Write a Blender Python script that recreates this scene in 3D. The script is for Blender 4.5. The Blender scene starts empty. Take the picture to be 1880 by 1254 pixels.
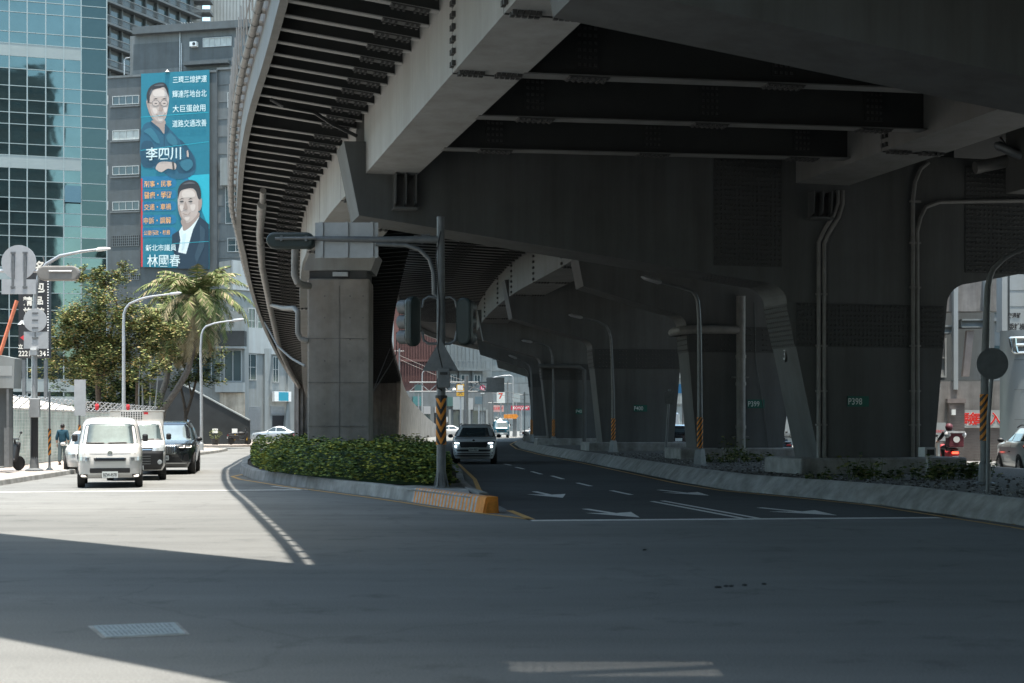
import bpy, math, random
from mathutils import Vector, Matrix
random.seed(7)
SC = bpy.context.scene
# ------------------------------------------------------------------ camera, sky, sun, exposure
F = 2611.0                      # focal length in photo pixels (50 mm on 36 mm)
EYE = 1.7
HOR = 777.0
cam_d = bpy.data.cameras.new('camera')
cam = bpy.data.objects.new('camera', cam_d)
SC.collection.objects.link(cam)
cam.location = (0, 0, EYE)
cam.rotation_euler = (math.radians(90), 0, 0)
cam_d.lens = 50; cam_d.sensor_width = 36
cam_d.shift_y = (HOR - 627) / 1880
cam_d.clip_end = 4000
cam_d.dof.use_dof = True
cam_d.dof.focus_distance = 46
cam_d.dof.aperture_fstop = 2.6
SC.camera = cam

SUN_EL, SUN_AZ = math.radians(83), math.radians(157)
world = bpy.data.worlds.new('World'); SC.world = world
world.use_nodes = True
wn = world.node_tree.nodes; wl = world.node_tree.links
sky = wn.new('ShaderNodeTexSky'); sky.sky_type = 'NISHITA'; sky.sun_disc = False
sky.sun_elevation = SUN_EL; sky.sun_rotation = SUN_AZ
sky.air_density = 1.0; sky.dust_density = 1.6; sky.ozone_density = 2.0
tint = wn.new('ShaderNodeMixRGB'); tint.blend_type = 'MULTIPLY'; tint.inputs[0].default_value = 1.0
tint.inputs[2].default_value = (1.0, 1.03, 0.86, 1)       # sky light tinted less blue to set the tone of the shade
wl.new(sky.outputs[0], tint.inputs[1]); wl.new(tint.outputs[0], wn['Background'].inputs[0])
wn['Background'].inputs[1].default_value = 0.15
sun_d = bpy.data.lights.new('sun', 'SUN'); sun_d.energy = 2.85; sun_d.angle = math.radians(0.53)
sun_d.color = (1.0, 0.93, 0.84)
sun = bpy.data.objects.new('sun', sun_d); SC.collection.objects.link(sun)
sv = Vector((math.cos(SUN_EL) * math.sin(SUN_AZ), math.cos(SUN_EL) * math.cos(SUN_AZ), math.sin(SUN_EL)))
sun.rotation_euler = (-sv).to_track_quat('-Z', 'Y').to_euler()
SC.view_settings.view_transform = 'Standard'
SC.view_settings.look = 'None'
SC.view_settings.exposure = 1.85
SC.view_settings.gamma = 1.0
SC.cycles.max_bounces = 6
SC.cycles.diffuse_bounces = 4
SC.cycles.transparent_max_bounces = 8
SC.cycles.use_denoising = True

# ------------------------------------------------------------------ helpers
def A(px, py, d):
    'the point that stands d metres ahead and shows at photo pixel px, py'
    return Vector(((px - 940) * d / F, d, EYE + (HOR - py) * d / F))
def G(px, py, z=0.0):
    'the point of the level z that shows at photo pixel px, py'
    return A(px, py, (EYE - z) * F / (py - HOR))
def V(*a): return Vector(a)
def lerp(a, b, t): return a + (b - a) * t
def table(tb):
    ks = sorted(tb)
    def f(d):
        if d <= ks[0]:
            s = (tb[ks[1]] - tb[ks[0]]) / (ks[1] - ks[0]); return tb[ks[0]] + s * (d - ks[0])
        if d >= ks[-1]:
            s = (tb[ks[-1]] - tb[ks[-2]]) / (ks[-1] - ks[-2]); return tb[ks[-1]] + s * (d - ks[-1])
        for i in range(len(ks) - 1):
            if ks[i] <= d <= ks[i + 1]:
                k0, k1 = ks[i], ks[i + 1]; h = k1 - k0
                def sl(j):
                    a, b = max(0, j - 1), min(len(ks) - 1, j + 1)
                    return (tb[ks[b]] - tb[ks[a]]) / (ks[b] - ks[a])
                t = (d - k0) / h; t2, t3 = t * t, t * t * t
                return ((2*t3 - 3*t2 + 1) * tb[k0] + (t3 - 2*t2 + t) * h * sl(i)
                        + (-2*t3 + 3*t2) * tb[k1] + (t3 - t2) * h * sl(i + 1))
    return f
def frange(a, b, st):
    n = max(1, int(round((b - a) / st)))
    return [a + (b - a) * i / n for i in range(n + 1)]

class MB:
    def __init__(s): s.v = []; s.f = []; s.m = []
    def add(s, vs, fs, mat=0):
        o = len(s.v); s.v += [Vector(p) for p in vs]
        for f in fs: s.f.append([i + o for i in f]); s.m.append(mat)
        return s
    def box(s, c, sz, rz=0.0, mat=0, R=None):
        hx, hy, hz = sz[0] / 2, sz[1] / 2, sz[2] / 2
        M = R if R is not None else Matrix.Rotation(rz, 3, 'Z')
        c = Vector(c)
        vs = [c + M @ Vector((x * hx, y * hy, z * hz)) for z in (-1, 1) for y in (-1, 1) for x in (-1, 1)]
        return s.add(vs, [(0, 2, 3, 1), (4, 5, 7, 6), (0, 1, 5, 4), (2, 6, 7, 3), (0, 4, 6, 2), (1, 3, 7, 5)], mat)
    def ext(s, pts, vec, mat=0):
        'closed outline pts swept along vec'
        n = len(pts); vec = Vector(vec); a = [Vector(p) for p in pts]; b = [p + vec for p in a]
        nrm = Vector((0, 0, 0))
        for i in range(n):
            nrm += a[i].cross(a[(i + 1) % n])
        if nrm.dot(vec) > 0: a.reverse(); b.reverse()
        fs = [tuple(range(n)), tuple(range(2 * n - 1, n - 1, -1))]
        for i in range(n):
            j = (i + 1) % n; fs.append((i, n + i, n + j, j))
        return s.add(a + b, fs, mat)
    def quad(s, a, b, c, d, mat=0): return s.add([a, b, c, d], [(0, 1, 2, 3)], mat)
    def tube(s, path, r, n=8, mat=0, caps=True):
        P = [Vector(p) for p in path]; k = len(P); vs = []; fs = []
        rr = r if isinstance(r, (list, tuple)) else [r] * k
        T = []
        for i in range(k):
            t = P[min(k - 1, i + 1)] - P[max(0, i - 1)]
            T.append(t.normalized() if t.length > 1e-9 else Vector((0, 0, 1)))
        up = Vector((0, 0, 1)) if abs(T[0].z) < 0.9 else Vector((1, 0, 0))
        x = T[0].cross(up).normalized()
        for i in range(k):
            x = (x - T[i] * x.dot(T[i])).normalized(); y = T[i].cross(x)
            for j in range(n):
                a = 2 * math.pi * j / n
                vs.append(P[i] + (x * math.cos(a) + y * math.sin(a)) * rr[i])
        for i in range(k - 1):
            for j in range(n):
                j2 = (j + 1) % n
                fs.append((i * n + j, i * n + j2, (i + 1) * n + j2, (i + 1) * n + j))
        if caps: fs.append(tuple(range(n - 1, -1, -1))); fs.append(tuple((k - 1) * n + j for j in range(n)))
        return s.add(vs, fs, mat)
    def lathe(s, prof, c, n=16, mat=0, M=None):
        c = Vector(c); M = M or Matrix.Identity(3); vs = []; fs = []
        for (r, z) in prof:
            for j in range(n):
                a = 2 * math.pi * j / n
                vs.append(c + M @ Vector((r * math.cos(a), r * math.sin(a), z)))
        k = len(prof)
        for i in range(k - 1):
            for j in range(n):
                j2 = (j + 1) % n
                fs.append((i * n + j, i * n + j2, (i + 1) * n + j2, (i + 1) * n + j))
        fs.append(tuple(range(n - 1, -1, -1))); fs.append(tuple((k - 1) * n + j for j in range(n)))
        return s.add(vs, fs, mat)
    def ball(s, c, rad, mat=0, nu=12, nv=8, M=None):
        prof = []
        rx, ry, rz = rad if isinstance(rad, (list, tuple)) else (rad,) * 3
        D = Matrix.Diagonal((rx, ry, rz)); M = (M @ D) if M is not None else D
        for i in range(nv + 1):
            t = -math.pi / 2 + math.pi * i / nv
            prof.append((max(1e-3, math.cos(t)), math.sin(t)))
        return s.lathe(prof, c, nu, mat, M)
    def sweep(s, path, sec, mat=0, closed=True, caps=True):
        'section points (offset to the right, height) carried along a path'
        P = [Vector(p) for p in path]; k = len(P); m = len(sec); vs = []; fs = []
        for i in range(k):
            t = P[min(k - 1, i + 1)] - P[max(0, i - 1)]; t.z = 0; t.normalize()
            rt = Vector((t.y, -t.x, 0))
            for (o, z) in sec: vs.append(P[i] + rt * o + Vector((0, 0, z)))
        mm = m if closed else m - 1
        for i in range(k - 1):
            for j in range(mm):
                j2 = (j + 1) % m
                fs.append((i * m + j, i * m + j2, (i + 1) * m + j2, (i + 1) * m + j))
        if caps and closed: fs.append(tuple(range(m - 1, -1, -1))); fs.append(tuple((k - 1) * m + j for j in range(m)))
        return s.add(vs, fs, mat)
    def build(s, name, mats, parent=None, smooth=False, bevel=0.0, loc=None, sharp=40):
        if not isinstance(mats, (list, tuple)): mats = [mats]
        lo = Vector([min(p[i] for p in s.v) for i in range(3)]); hi = Vector([max(p[i] for p in s.v) for i in range(3)])
        c = Vector(((lo.x + hi.x) / 2, (lo.y + hi.y) / 2, lo.z)) if loc is None else Vector(loc)
        me = bpy.data.meshes.new(name)
        me.from_pydata([p - c for p in s.v], [], s.f)
        for mt in mats: me.materials.append(mt)
        for p, k in zip(me.polygons, s.m): p.material_index = min(k, len(mats) - 1)
        me.validate(); me.update()
        import bmesh
        bm = bmesh.new(); bm.from_mesh(me)
        bmesh.ops.recalc_face_normals(bm, faces=bm.faces)
        bm.to_mesh(me); bm.free()
        if smooth:
            me.shade_smooth(); me.set_sharp_from_angle(angle=math.radians(sharp))
        o = bpy.data.objects.new(name, me); SC.collection.objects.link(o)
        o.location = c
        if parent is not None:
            w = Vector((0, 0, 0)); q = parent
            while q is not None: w = w + Vector(q.location); q = q.parent
            o.parent = parent; o.location = c - w
        if bevel:
            b = o.modifiers.new('bevel', 'BEVEL'); b.width = bevel; b.segments = 2; b.limit_method = 'ANGLE'
        return o

def thing(name, label, cat, loc=(0, 0, 0), group=None):
    o = bpy.data.objects.new(name, None); SC.collection.objects.link(o)
    o.location = loc; o.empty_display_size = 0.3
    return tag(o, label, cat, group)
def tag(o, label, cat, group=None):
    o['label'] = label; o['category'] = cat
    if group: o['group'] = group
    return o
def struct(o):
    o['kind'] = 'structure'; return o
def stuff(o):
    o['kind'] = 'stuff'; return o
def kids(o): return [c for c in bpy.data.objects if c.parent == o]
def dup(root, loc, rz=0.0, label=None, group=None):
    r = root.copy(); SC.collection.objects.link(r); r.location = loc; r.rotation_euler = (0, 0, rz)
    if label: r['label'] = label
    if group: r['group'] = group
    for ch in list(root.children):
        c = ch.copy(); SC.collection.objects.link(c); c.parent = r
        for g in ch.children:
            k = g.copy(); SC.collection.objects.link(k); k.parent = c
    return r

def mat(name, col, rough=0.8, metal=0.0, var=0.12, scale=3.0, bump=0.0, bscale=None, streak=0.0, specks=0.0, spec=None, emit=None, est=0.0, col2=None):
    m = bpy.data.materials.new(name); m.use_nodes = True
    nt = m.node_tree; ns = nt.nodes; ln = nt.links
    b = ns['Principled BSDF']
    b.inputs['Roughness'].default_value = rough
    b.inputs['Metallic'].default_value = metal
    if spec is not None: b.inputs['Specular IOR Level'].default_value = spec
    tc = ns.new('ShaderNodeTexCoord')
    c = tuple(col) + (1,)
    if var > 0:
        n = ns.new('ShaderNodeTexNoise'); n.inputs['Scale'].default_value = scale
        n.inputs['Detail'].default_value = 6; n.inputs['Roughness'].default_value = 0.65
        ln.new(tc.outputs['Object'], n.inputs['Vector'])
        r = ns.new('ShaderNodeValToRGB')
        r.color_ramp.elements[0].position = 0.3; r.color_ramp.elements[1].position = 0.7
        d = tuple(x * (1 - var) for x in col) + (1,); u = tuple(min(1, x * (1 + var)) for x in (col2 or col)) + (1,)
        r.color_ramp.elements[0].color = d; r.color_ramp.elements[1].color = u
        ln.new(n.outputs['Fac'], r.inputs['Fac'])
        out = r.outputs['Color']
        if streak > 0:
            mp = ns.new('ShaderNodeMapping'); mp.inputs['Scale'].default_value = (1.5, 1.5, 0.10)
            ln.new(tc.outputs['Object'], mp.inputs['Vector'])
            n2 = ns.new('ShaderNodeTexNoise'); n2.inputs['Scale'].default_value = 1.2; n2.inputs['Detail'].default_value = 8; n2.inputs['Roughness'].default_value = 0.68
            ln.new(mp.outputs[0], n2.inputs['Vector'])
            r2 = ns.new('ShaderNodeValToRGB'); r2.color_ramp.elements[0].position = 0.33; r2.color_ramp.elements[1].position = 0.60
            k = 1 - streak
            r2.color_ramp.elements[0].color = (k, k * 0.97, k * 0.93, 1); r2.color_ramp.elements[1].color = (1, 1, 1, 1)
            ln.new(n2.outputs['Fac'], r2.inputs['Fac'])
            mx = ns.new('ShaderNodeMixRGB'); mx.blend_type = 'MULTIPLY'; mx.inputs['Fac'].default_value = 1
            ln.new(out, mx.inputs[1]); ln.new(r2.outputs['Color'], mx.inputs[2]); out = mx.outputs[0]
        if specks > 0:
            mp3 = ns.new('ShaderNodeMapping'); mp3.inputs['Scale'].default_value = (0.8, 1.6, 2.2)
            n4 = ns.new('ShaderNodeTexNoise'); n4.inputs['Scale'].default_value = 2.4; n4.inputs['Detail'].default_value = 7; n4.inputs['Roughness'].default_value = 0.72
            ln.new(tc.outputs['Object'], mp3.inputs[0]); ln.new(mp3.outputs[0], n4.inputs['Vector'])
            r6 = ns.new('ShaderNodeValToRGB'); r6.color_ramp.elements[0].position = 0.27; r6.color_ramp.elements[1].position = 0.315
            k = 1 - specks; r6.color_ramp.elements[0].color = (k, k * 0.92, k * 0.86, 1); r6.color_ramp.elements[1].color = (1, 1, 1, 1)
            ln.new(n4.outputs['Fac'], r6.inputs[0])
            mx3 = ns.new('ShaderNodeMixRGB'); mx3.blend_type = 'MULTIPLY'; mx3.inputs[0].default_value = 1
            ln.new(out, mx3.inputs[1]); ln.new(r6.outputs[0], mx3.inputs[2]); out = mx3.outputs[0]
        ln.new(out, b.inputs['Base Color'])
    else:
        b.inputs['Base Color'].default_value = c
    if bump > 0:
        n3 = ns.new('ShaderNodeTexNoise'); n3.inputs['Scale'].default_value = bscale or scale * 8; n3.inputs['Detail'].default_value = 4
        ln.new(tc.outputs['Object'], n3.inputs['Vector'])
        bp = ns.new('ShaderNodeBump'); bp.inputs['Strength'].default_value = bump; bp.inputs['Distance'].default_value = 0.02
        ln.new(n3.outputs['Fac'], bp.inputs['Height']); ln.new(bp.outputs[0], b.inputs['Normal'])
    if emit:
        b.inputs['Emission Color'].default_value = tuple(emit) + (1,); b.inputs['Emission Strength'].default_value = est
    return m

def text(s, h, m, parent, c, right=(1, 0, 0), up=(0, 0, 1), width=None, bold=0.0, name='lettering', depth=0.004, shear=0.0):
    'flat lettering of height h centred on c, in the plane of right and up'
    cu = bpy.data.curves.new(name, 'FONT'); cu.body = s; cu.align_x = 'CENTER'; cu.align_y = 'CENTER'; cu.size = 1.0
    cu.offset = bold; cu.extrude = 0.0; cu.resolution_u = 3; cu.shear = shear
    t = bpy.data.objects.new(name, cu); SC.collection.objects.link(t)
    bpy.context.view_layer.update()
    me = bpy.data.meshes.new_from_object(t.evaluated_get(bpy.context.evaluated_depsgraph_get()))
    bpy.data.objects.remove(t); bpy.data.curves.remove(cu)
    if not me.vertices: return None
    xs = [v.co.x for v in me.vertices]; ys = [v.co.y for v in me.vertices]
    cx, cy = (min(xs) + max(xs)) / 2, (min(ys) + max(ys)) / 2
    k = h / max(1e-6, max(ys) - min(ys)); kx = k if width is None else width / max(1e-6, max(xs) - min(xs))
    r = Vector(right).normalized(); u = Vector(up).normalized()
    for v in me.vertices:
        v.co = r * ((v.co.x - cx) * kx) + u * ((v.co.y - cy) * k)
    me.materials.clear(); me.materials.append(m); me.update()
    o = bpy.data.objects.new(name, me); SC.collection.objects.link(o)
    c = Vector(c)
    if parent is not None:
        w = Vector((0, 0, 0)); q = parent
        while q is not None: w = w + Vector(q.location); q = q.parent
        o.parent = parent; o.location = c - w
    else: o.location = c
    return o
# ------------------------------------------------------------------ materials of the setting
def asphalt(name, col, var=0.16):
    m = mat(name, col, 0.9, var=0, spec=0.25)
    nt = m.node_tree; ns = nt.nodes; ln = nt.links; b = ns['Principled BSDF']
    tc = ns.new('ShaderNodeTexCoord')
    big = ns.new('ShaderNodeTexNoise'); big.inputs['Scale'].default_value = 0.22; big.inputs['Detail'].default_value = 8; big.inputs['Roughness'].default_value = 0.62
    mp = ns.new('ShaderNodeMapping'); mp.inputs['Scale'].default_value = (0.45, 1.0, 1.0); mp.inputs['Rotation'].default_value = (0, 0, 0.2)
    ln.new(tc.outputs['Object'], mp.inputs[0]); ln.new(mp.outputs[0], big.inputs['Vector'])
    r1 = ns.new('ShaderNodeValToRGB'); r1.color_ramp.elements[0].position = 0.33; r1.color_ramp.elements[1].position = 0.68
    r1.color_ramp.elements[0].color = tuple(x * (1 - var) for x in col) + (1,); r1.color_ramp.elements[1].color = tuple(x * (1 + var) for x in col) + (1,)
    ln.new(big.outputs['Fac'], r1.inputs[0])
    fine = ns.new('ShaderNodeTexNoise'); fine.inputs['Scale'].default_value = 55; fine.inputs['Detail'].default_value = 3
    ln.new(tc.outputs['Object'], fine.inputs['Vector'])
    r2 = ns.new('ShaderNodeValToRGB'); r2.color_ramp.elements[0].position = 0.3; r2.color_ramp.elements[1].position = 0.75
    r2.color_ramp.elements[0].color = (0.74, 0.74, 0.74, 1); r2.color_ramp.elements[1].color = (1.2, 1.2, 1.2, 1)
    ln.new(fine.outputs['Fac'], r2.inputs[0])
    mx = ns.new('ShaderNodeMixRGB'); mx.blend_type = 'MULTIPLY'; mx.inputs[0].default_value = 1
    ln.new(r1.outputs[0], mx.inputs[1]); ln.new(r2.outputs[0], mx.inputs[2])
    # dark oil spots and pale scuffs
    st = ns.new('ShaderNodeTexNoise'); st.inputs['Scale'].default_value = 1.1; st.inputs['Detail'].default_value = 7; st.inputs['Roughness'].default_value = 0.7
    ln.new(tc.outputs['Object'], st.inputs['Vector'])
    r3 = ns.new('ShaderNodeValToRGB'); r3.color_ramp.elements[0].position = 0.31; r3.color_ramp.elements[1].position = 0.45
    r3.color_ramp.elements[0].color = (0.7, 0.7, 0.7, 1); r3.color_ramp.elements[1].color = (1, 1, 1, 1)
    ln.new(st.outputs['Fac'], r3.inputs[0])
    mx2 = ns.new('ShaderNodeMixRGB'); mx2.blend_type = 'MULTIPLY'; mx2.inputs[0].default_value = 1
    ln.new(mx.outputs[0], mx2.inputs[1]); ln.new(r3.outputs[0], mx2.inputs[2])
    # hairline cracks and long worn wheel tracks
    vo = ns.new('ShaderNodeTexVoronoi'); vo.feature = 'DISTANCE_TO_EDGE'; vo.inputs['Scale'].default_value = 0.16
    dn = ns.new('ShaderNodeTexNoise'); dn.inputs['Scale'].default_value = 0.9; dn.inputs['Detail'].default_value = 6
    ad = ns.new('ShaderNodeMixRGB'); ad.blend_type = 'ADD'; ad.inputs[0].default_value = 0.9
    ln.new(tc.outputs['Object'], dn.inputs['Vector']); ln.new(tc.outputs['Object'], ad.inputs[1]); ln.new(dn.outputs['Color'], ad.inputs[2]); ln.new(ad.outputs[0], vo.inputs['Vector'])
    r4 = ns.new('ShaderNodeValToRGB'); r4.color_ramp.elements[0].position = 0.0; r4.color_ramp.elements[1].position = 0.006
    r4.color_ramp.elements[0].color = (0.86, 0.86, 0.86, 1); r4.color_ramp.elements[1].color = (1, 1, 1, 1)
    ln.new(vo.outputs['Distance'], r4.inputs[0])
    tr_ = ns.new('ShaderNodeTexNoise'); tr_.inputs['Scale'].default_value = 0.8; tr_.inputs['Detail'].default_value = 5
    mp2 = ns.new('ShaderNodeMapping'); mp2.inputs['Rotation'].default_value = (0, 0, -0.9); mp2.inputs['Scale'].default_value = (0.08, 1.6, 1)
    ln.new(tc.outputs['Object'], mp2.inputs[0]); ln.new(mp2.outputs[0], tr_.inputs['Vector'])
    r5 = ns.new('ShaderNodeValToRGB'); r5.color_ramp.elements[0].position = 0.35; r5.color_ramp.elements[1].position = 0.6
    r5.color_ramp.elements[0].color = (0.90, 0.90, 0.90, 1); r5.color_ramp.elements[1].color = (1.05, 1.05, 1.05, 1)
    ln.new(tr_.outputs['Fac'], r5.inputs[0])
    m4 = ns.new('ShaderNodeMixRGB'); m4.blend_type = 'MULTIPLY'; m4.inputs[0].default_value = 1
    m5 = ns.new('ShaderNodeMixRGB'); m5.blend_type = 'MULTIPLY'; m5.inputs[0].default_value = 1
    ln.new(mx2.outputs[0], m4.inputs[1]); ln.new(r4.outputs[0], m4.inputs[2]); ln.new(m4.outputs[0], m5.inputs[1]); ln.new(r5.outputs[0], m5.inputs[2])
    ln.new(m5.outputs[0], b.inputs['Base Color'])
    bp = ns.new('ShaderNodeBump'); bp.inputs['Strength'].default_value = 0.35; bp.inputs['Distance'].default_value = 0.012
    ln.new(fine.outputs['Fac'], bp.inputs['Height']); ln.new(bp.outputs[0], b.inputs['Normal'])
    return m
M = {}
M['asphalt'] = asphalt('asphalt', (0.185, 0.188, 0.182))
M['asphalt_new'] = asphalt('asphalt_dark', (0.165, 0.169, 0.164))
M['asphalt_shade'] = asphalt('asphalt_deck_shade', (0.062, 0.065, 0.065))
M['ground'] = mat('ground_concrete', (0.24, 0.23, 0.22), 0.9, scale=0.3)
M['paving'] = mat('paving', (0.33, 0.29, 0.26), 0.9, scale=1.5, var=0.2, bump=0.3)
M['kerb'] = mat('kerb_concrete', (0.27, 0.27, 0.26), 0.9, scale=2.0, var=0.35, streak=0.3, specks=0.5, bump=0.3)
M['gravel'] = mat('gravel_soil', (0.07, 0.066, 0.06), 0.95, scale=14, var=0.6, bump=0.9, bscale=40)
M['soil'] = mat('soil', (0.05, 0.04, 0.03), 0.95, scale=6, var=0.4, bump=0.6)
M['paint_white'] = mat('road_paint_white', (0.62, 0.61, 0.58), 0.7, scale=7, var=0.22)
M['paint_worn'] = mat('road_paint_worn', (0.36, 0.36, 0.35), 0.8, scale=9, var=0.3)
M['paint_yellow'] = mat('road_paint_yellow', (0.50, 0.30, 0.10), 0.75, scale=7, var=0.25)
M['orange'] = mat('paint_orange', (0.66, 0.24, 0.035), 0.75, scale=5, var=0.3, specks=0.35)
M['black_paint'] = mat('paint_black', (0.02, 0.02, 0.022), 0.55, scale=4, var=0.2)
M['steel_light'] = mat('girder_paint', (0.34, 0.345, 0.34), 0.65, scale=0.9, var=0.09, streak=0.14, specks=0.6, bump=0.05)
M['steel_pier'] = mat('pier_paint', (0.105, 0.110, 0.111), 0.7, scale=0.6, var=0.13, streak=0.26, specks=0.5, bump=0.05)
M['steel_dark'] = mat('beam_paint', (0.032, 0.034, 0.034), 0.7, scale=1.5, var=0.12)
M['edge_paint'] = mat('edge_paint', (0.22, 0.225, 0.22), 0.7, scale=1.5, var=0.12, streak=0.15)
M['flange'] = mat('flange_paint', (0.30, 0.30, 0.295), 0.65, scale=1.5, var=0.08)
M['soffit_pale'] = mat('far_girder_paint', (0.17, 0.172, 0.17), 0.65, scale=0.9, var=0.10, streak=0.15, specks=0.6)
M['belt'] = mat('belt_paint', (0.055, 0.058, 0.058), 0.7, scale=1.5, var=0.1)
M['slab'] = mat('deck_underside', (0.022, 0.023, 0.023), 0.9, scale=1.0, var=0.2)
M['bolt'] = mat('bolt_steel', (0.075, 0.075, 0.075), 0.6, metal=0.3, var=0.1)
M['concrete'] = mat('concrete', (0.285, 0.262, 0.24), 0.9, scale=0.8, var=0.28, specks=0.4, streak=0.10, bump=0.12)
M['concrete_dark'] = mat('concrete_dark', (0.22, 0.21, 0.20), 0.9, scale=1.2, var=0.25, streak=0.4, bump=0.2)
M['galv'] = mat('galvanised', (0.42, 0.43, 0.44), 0.45, metal=0.55, scale=5, var=0.12)
M['galv_dark'] = mat('weathered_pole', (0.15, 0.16, 0.165), 0.55, metal=0.3, scale=5, var=0.2)
M['pipe'] = mat('pipe_grey', (0.22, 0.215, 0.205), 0.6, scale=3, var=0.2)
M['rubber'] = mat('rubber', (0.02, 0.02, 0.02), 0.8, var=0.1)
M['black'] = mat('black_plastic', (0.018, 0.019, 0.02), 0.45, var=0.1)
M['glass_dark'] = mat('vehicle_glass', (0.035, 0.05, 0.055), 0.06, var=0, spec=0.8)
M['white'] = mat('white_paint', (0.78, 0.78, 0.76), 0.5, var=0.04)
M['sign_back'] = mat('sign_back_metal', (0.42, 0.43, 0.44), 0.5, metal=0.25, scale=3, var=0.1)
M['green_plate'] = mat('green_plate', (0.015, 0.13, 0.10), 0.5, var=0.1)
M['plate_white'] = mat('plate_lettering', (0.75, 0.8, 0.78), 0.5, var=0.03)

# ------------------------------------------------------------------ ground, road, pavements
g = MB(); g.box((0, 300, -0.55), (3000, 3000, 1.0)); struct(g.build('ground', M['ground']))
b = MB()
xs = [-70, -40, -20, -5, 5, 20, 40, 70]; ys = [-60, -20, 0, 15, 30, 60, 100, 150, 220, 320]
vs = [V(x, y, 0) for y in ys for x in xs]; nx = len(xs)
b.add(vs, [(j * nx + i, j * nx + i + 1, (j + 1) * nx + i + 1, (j + 1) * nx + i) for j in range(len(ys) - 1) for i in range(nx - 1)])
road = struct(b.build('road', M['asphalt'], loc=(0, 0, 0)))

def flat(name, pts, m, z=0.004, parent=road):
    bb = MB(); bb.add([V(p[0], p[1], z) for p in pts], [tuple(range(len(pts)))])
    return bb.build(name, m, parent)
def stripe(name, path, w, m, z=0.008):
    bb = MB(); P = [V(p[0], p[1], z) for p in path]
    bb.sweep(P, [(-w / 2, 0), (w / 2, 0)], closed=False)
    return bb.build(name, m, road)
# carriageway under the deck: asphalt colour darkened to carry the deck's shade
flat('asphalt_patch', [(0.4, 24.9), (7.9, 25.6), (8.2, 26), (6.9, 32), (5.4, 36), (4.2, 50), (3.2, 61), (1.8, 76), (0.5, 95), (0.2, 130), (-6.3, 130), (-6.4, 100), (-4.3, 80), (-2.3, 60), (-1.2, 43), (-0.8, 34), (0, 27)], M['asphalt_shade'], 0.004)
flat('asphalt_patch', [(-30, 26.2), (-0.5, 26.4), (0.3, 24.8), (8.4, 25.3), (8.9, 22), (14, 8), (14, -20), (-30, -20)], M['asphalt_new'], 0.004)

# island with the hedge
isl_front = [G(450, 874), G(475, 884), G(540, 893), G(620, 903), G(690, 912), G(756, 921.5)]
isl_front[0] = V(-8.75, 46.3, 0); isl_front[1] = V(-8.0, 43.6, 0)
nose_end = G(889, 942.5); nose_dir = (nose_end - isl_front[-1]).normalized()
kerb_tip = nose_end - nose_dir * 0.42
isl_left = [V(-17.5, 114, 0), V(-15.7, 95, 0), V(-13.9, 79, 0), V(-12.2, 66, 0), V(-10.5, 55, 0), V(-9.4, 49, 0)]
isl_right = [V(-0.75, 31, 0), V(-1.15, 36, 0), V(-1.45, 43, 0), V(-2.6, 60, 0), V(-4.5, 80, 0), V(-6.6, 100, 0), V(-8.6, 114, 0)]
outline = [p + V(0.25, 0.1, 0) for p in isl_left] + [p + V(0.12, 0.25, 0) for p in isl_front] + [kerb_tip + V(0.0, 0.8, 0)] + [p + V(-0.2, 0, 0) for p in isl_right]
bb = MB(); bb.ext([V(p.x, p.y, -0.05) for p in outline], V(0, 0, 0.29)); island = struct(bb.build('traffic_island', M['soil']))
IH = 0.29
bb = MB()
def kerb_run(bb, pts, w=0.28, h=IH, mat=0, slope=0.06):
    bb.sweep([V(p.x, p.y, 0) for p in pts], [(-0.0, -0.05), (-slope, h - 0.03), (-slope - 0.03, h), (-w, h), (-w, -0.05)], mat=mat)
kerb_run(bb, isl_left + isl_front)
bb.build('kerb', M['kerb'], island)
bb = MB(); kerb_run(bb, [V(-0.42, 29.0, 0)] + isl_right, w=0.25); bb.build('kerb', M['kerb'], island)
# nose of the island: concrete pad and the striped kerb block
bb = MB(); bb.ext([V(p.x, p.y, 0.245) for p in (isl_front[-1] + V(-0.1, 0.3, 0), kerb_tip + V(-0.12, 0.35, 0), V(-0.95, 30.8, 0), V(-1.2, 34, 0), V(-2.0, 33.2, 0), V(-2.6, 32.2, 0))], V(0, 0, 0.03))
bb.build('concrete_pad', M['kerb'], island)
p0, p1 = isl_front[-1] + V(0.02, -0.02, 0), kerb_tip
dr = (p1 - p0).normalized(); nr = V(-dr.y, dr.x, 0)
nst = 39
bb = MB()
for i in range(nst):
    a, c = p0 + (p1 - p0) * (i / nst), p0 + (p1 - p0) * ((i + (1.0 if i == nst - 1 else 1.0)) / nst)
    mid = (a + c) / 2
    prof = [(-0.02, 0.0), (0.03, 0.27), (0.06, 0.305), (0.28, 0.305), (0.30, 0)]
    bb.ext([a + nr * o + V(0, 0, z) for o, z in prof], c - a, mat=0 if i % 2 == 0 else 1)
a = p1
bb.ext([a + nr * o + V(0, 0, z) for o, z in [(-0.03, 0), (0.03, 0.28), (0.06, 0.31), (0.28, 0.31), (0.30, 0)]], dr * 0.42, mat=1)
bb.ext([a + dr * 0.425 + nr * o + V(0, 0, z) for o, z in [(0.0, 0), (0.06, 0.22), (0.24, 0.22), (0.26, 0)]], dr * 0.03, mat=1)
o = bb.build('striped_kerb', [M['paint_worn'], M['orange'], M['black_paint']], None)
tag(o, 'low concrete kerb block with orange and grey stripes at the tip of the hedge island', 'kerb block')

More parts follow.
